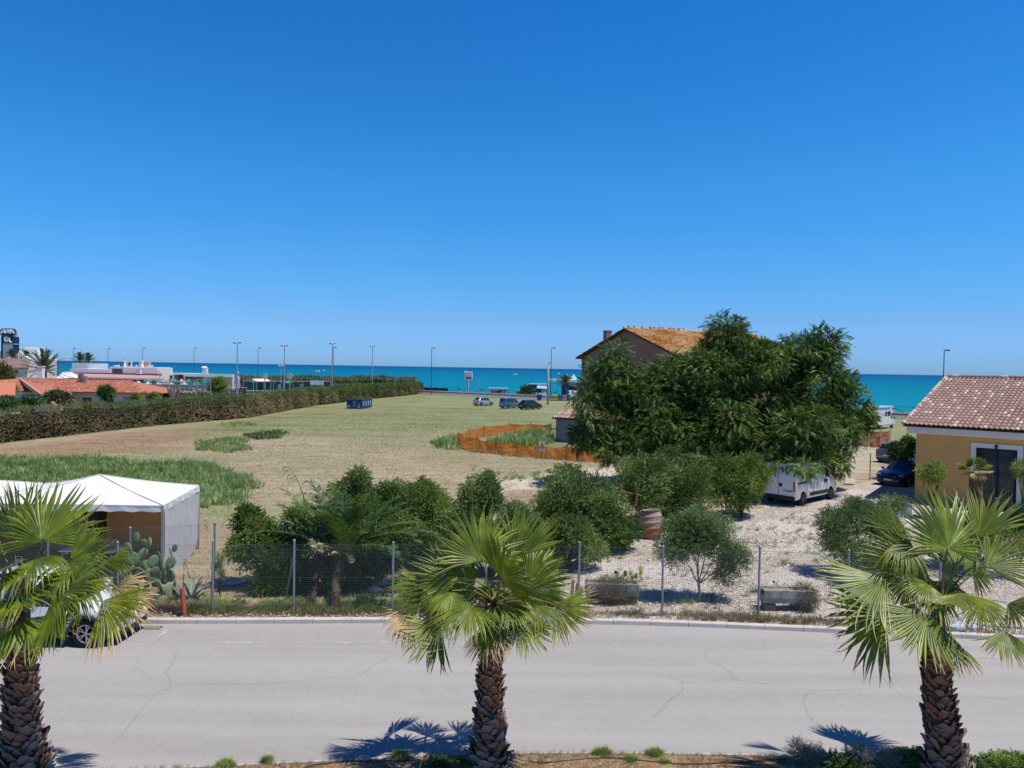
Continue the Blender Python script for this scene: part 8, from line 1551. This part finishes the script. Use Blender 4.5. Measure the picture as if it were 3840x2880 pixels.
for k in range(14):
    px = 545+k*12 if k < 9 else 680+(k-9)*9; q = D(px, 1450, 128+(k % 3)); t_ = thing('pool_chair', ('white plastic chair on the pool terrace, number %s from the left' % ('one two three four five six seven eight nine ten eleven twelve thirteen fourteen'.split()[k])), 'chair', (q.x, 128+(k % 3), 1.15), rn.random(), 'white plastic chairs on the pool terrace'); m_ = M_WM
    b = MB(); b.box((0, 0, .45), (.55, .5, .05)); b.build('seat', m_, t_); b = MB(); b.box((0, .24, .75), (.55, .05, .6)); b.build('backrest', m_, t_)
    for sx in (-1, 1):
        for sy in (-1, 1): b = MB(); b.beam((sx*.24, sy*.2, 0), (sx*.24, sy*.2, .45), .05); b.build('leg', m_, t_)
t_ = thing('pool_terrace', 'raised paved pool terrace behind the green netting', 'terrace', tuple(D(650, 1455, 124).xy)+(0,)); a_, c_ = D(490, 1450, 124), D(880, 1450, 124); b = MB(); b.box(((a_.x+c_.x)/2, 148, .55), (c_.x-a_.x, 46, 1.1)); b.build('deck', mat('terrace_paving', (.44, .40, .37), (.37, .34, .31), .8, .9), t_, world=True); bx_px(t_, 'low_wall', 500, 1445, 860, 1456, 126, mat('beige_parapet', (.40, .36, .32), (.33, .3, .27), 1, .9), .3)
# green court netting
M_SHADE = netmat('green_shade_net', (.02, .105, .085), .4, .3, .70); M_SHADE2 = netmat('open_green_net', (.10, .22, .18), .5, .12, .10)
def court_net(label, a, c, h, n_, m_, z0=0.0, upper=None, ht=2.8):
    P = thing('court_fence', label, 'fence', (a.x, a.y, 0)); b = MB(); K = n_*3; A0_, C0_ = Vector((a.x, a.y, 0)), Vector((c.x, c.y, 0)); L = []
    for k in range(K+1): q = A0_.lerp(C0_, k/K); L.append((q, h-.10*abs(math.sin(k*1.05))))
    for k in range(K): b.poly([(L[k][0].x, L[k][0].y, z0), (L[k+1][0].x, L[k+1][0].y, z0), (L[k+1][0].x, L[k+1][0].y, L[k+1][1]), (L[k][0].x, L[k][0].y, L[k][1])])
    b.build('shade_net', m_, P, world=True)
    if upper: b = MB(); b.poly([(A0_.x, A0_.y, h), (C0_.x, C0_.y, h), (C0_.x, C0_.y, upper), (A0_.x, A0_.y, upper)]); b.build('wire_net', M_SHADE2, P, world=True)
    for k in range(n_+1): q = A0_.lerp(C0_, k/n_)+Vector((0, -.06, 0)); b = MB(); b.tube([q, q+Vector((0, 0, ht))], .05, 6); b.build('post', M_MAST, P, world=True)
    b = MB(); b.tube([A0_+Vector((0, 0, ht)), C0_+Vector((0, 0, ht))], .03, 5); b.build('top_wire', M_MAST, P, world=True); return P
court_net('dark green netting round the pool garden, left of the gate', D(560, 1480, 112), D(712, 1480, 112), 2.7, 4, M_SHADE, 0, 4.2, 4.3)
court_net('dark green netting with round emblem, right of the gate', D(738, 1480, 112), D(790, 1480, 112), 2.8, 2, M_SHADE, 0, 4.4, 4.5)
q = D(748, 1465, 111.8); t_ = thing('round_emblem', 'white round emblem on the dark green netting', 'emblem', tuple(q)); b = MB(); b.lathe([(.001, -.02), (.24, -.02), (.26, 0)], (0, 0, 0), 20, 'y'); b.build('disc', M_WM, t_); b = MB(); b.lathe([(.001, -.04), (.09, -.04)], (-.08, 0, .0), 10, 'y'); b.lathe([(.001, -.04), (.09, -.04)], (.10, 0, .02), 10, 'y'); b.build('mark', mat('dark_stone', (.12, .11, .12)), t_)
t_ = thing('net_gate', 'tall wire gate in the green netting with a white notice', 'gate', tuple(D(724, 1480, 112).xy)+(0,)); a_, c_ = D(712, 1480, 112), D(738, 1480, 112)
for q in (a_, c_): b = MB(); b.beam((q.x, 112, 0), (q.x, 112, 4.6), .12); b.build('gate_post', M_MAST, t_, world=True)
b = MB()
for z in (.4, 1.2, 2.4, 4.4): b.beam((a_.x, 112, z), (c_.x, 112, z), .06)
b.build('gate_frame', M_MAST, t_, world=True); b = MB(); b.poly([(a_.x, 112, .4), (c_.x, 112, .4), (c_.x, 112, 4.4), (a_.x, 112, 4.4)]); b.build('gate_mesh', M_SHADE2, t_, world=True); bx_px(t_, 'notice', 721, 1454.5, 728, 1458.5, 111.8, M_WM, .04)
court_net('green netting along the near side of the tennis courts', D(795, 1480, 122), D(925, 1480, 124), 2.9, 4, M_SHADE, 0, None, 3.1)
court_net('green netting along the rear of the tennis courts', D(912, 1470, 150), D(1240, 1470, 158), 3.3, 9, M_SHADE, 0, None, 3.6)
court_net('green netting of the tennis court in front, with low wire', D(912, 1480, 132), D(1180, 1480, 140), 1.7, 7, M_SHADE2, 0, None, 2.3)
court_net('wire netting on posts behind the curved hedge end', D(1230, 1470, 160), D(1440, 1470, 178), 2.0, 7, M_SHADE2, 0, None, 2.9)
tc_ = [D(905, 1480, 126), D(1225, 1480, 134), D(1225, 1480, 157), D(905, 1480, 149)]; tag(npmesh('tennis_court', np.array([(q.x, q.y, .08) for q in tc_]), np.array([(0, 1, 2, 3)]), mat('court_green', (.10, .24, .22), (.09, .21, .2), .4, .9)), 'green tennis court surface', 'tennis court', None, 'structure')
a_, c_ = D(955, 1480, 143), D(1030, 1480, 143); t_ = thing('tennis_net', 'tennis net with white band across the green court', 'net', (a_.x, 143, 0)); b = MB(); b.poly([(a_.x, 143, .1), (c_.x, 143, .1), (c_.x, 143, 1.0), (a_.x, 143, 1.0)]); b.build('net', netmat('tennis_net_mesh', (.10, .12, .12), .1, .3, .3), t_, world=True); b = MB(); b.beam((a_.x, 142.95, 1.0), (c_.x, 142.95, 1.0), .06, .14); b.build('band', M_WM, t_, world=True)
for q in (a_, c_): b = MB(); b.beam((q.x, 143, 0), (q.x, 143, 1.1), .1); b.build('net_post', M_MAST, t_, world=True)
GSW = 'steel frames at the playground'
for px, dep, w_, lab in ((1047, 138, 16, 'narrow A frame swing behind the court wire'), (1130, 142, 22, 'tall A frame stand left of the white screen'), (1210, 146, 14, 'A frame stand under the right end of the white screen')):
    q = D(px, 1480, dep); t_ = thing('swing_frame', lab, 'frame', (q.x, dep, 0), 0, GSW); s = w_*mpp(dep)/2; H_ = 3.3
    for sx in (-1, 1): b = MB(); b.beam((sx*s*.3, 0, H_), (sx*s, -.5, 0), .09); b.build('leg', M_MAST, t_); b = MB(); b.beam((sx*s*.3, .3, H_), (sx*s*.6, 1.2, 0), .08); b.build('leg', M_MAST, t_)
    b = MB(); b.beam((-s*.5, 0, H_), (s*.5, .3, H_), .1); b.build('top_bar', M_MAST, t_)
t_ = base_thing('white_screen', 'large white rectangular screen above the court netting', 'screen', 1188, 150); bx_px(t_, 'panel', 1163, 1427, 1213, 1443, 150, mat('screen_white', (.66, .66, .66), (.58, .58, .58), .8, .7), .15)
for px in (1165, 1188, 1211): q = D(px, 1443, 150.2); b = MB(); b.beam((q.x, 150.2, 0), (q.x, 150.2, q.z+.8), .1); b.build('post', M_MAST, t_, world=True)
t_ = base_thing('white_awning', 'white lean-to awning in front of the far hedge', 'awning', 980, 152); q0, q1, q2, q3 = D(945, 1420, 156), D(1000, 1420, 156), D(1015, 1429, 151), D(962, 1430, 151); b = MB(); b.prism([tuple(q3), tuple(q2), tuple(q1), tuple(q0)], (0, 0, -.1)); b.build('roof', M_CANV, t_, world=True); bx_px(t_, 'side_panel', 945, 1424, 966, 1436, 154, mat('shaded_grey_wall', (.46, .44, .46)), .1, 0)
for q in (q3, q2): b = MB(); b.beam((q.x, 151.1, 0), (q.x, 151.1, q.z-.1), .08); b.build('pole', M_MAST, t_, world=True)
t_ = base_thing('inflatable_toy', 'pink and lilac inflatable figure by the left floodlight mast', 'inflatable', 893, 140); q = D(893, 1436, 140); b = MB(); b.lathe([(.25, -1.2), (.45, -.5), (.3, .2), (.4, .8), (.1, 1.3), (0, 1.35)], (q.x, 140, q.z), 10); b.build('body', mat('pink_toy', (.60, .22, .34), (.34, .30, .52), 1.5, .5), t_, world=True, smooth=True)
b = MB()
for px, y0, y1, dep in ((599, 1330, 1370, 178),): pass
t_ = base_thing('white_tents', 'white pointed awning roofs beside the great date palm', 'awning', 250, 150); b = MB(); q0, q1, q2 = D(205, 1422, 146), D(275, 1415, 146), D(240, 1392, 150); b.prism([tuple(q0), tuple(q1), tuple(q2)], (0, 3, -.3)); b.build('canopy', M_WM, t_, world=True); b = MB(); b.beam((q1.x, 146, 0), tuple(q1), .15); b.build('pole', M_MAST, t_, world=True)
# gull over the sea
q = D(1932, 1404, 210); t_ = thing('seagull', 'white gull flying over the sea above the parked cars', 'bird', tuple(q)); b = MB(); b.ball((0, 0, 0), (.5, .14, .14), 10, 6); b.ball((.5, 0, .05), (.13, .1, .1)); b.prism([(.15, 0, .05), (-.15, 0, .05), (-.35, -.8, .35), (-.2, -.85, .35)], (0, 0, .03)); b.prism([(.15, 0, .05), (-.15, 0, .05), (-.35, .8, .35), (-.2, .85, .35)], (0, 0, .03)); b.prism([(-.45, -.05, 0), (-.45, .05, 0), (-.7, .1, .02), (-.7, -.1, .02)], (0, 0, .02)); b.build('body', M_WM, t_)
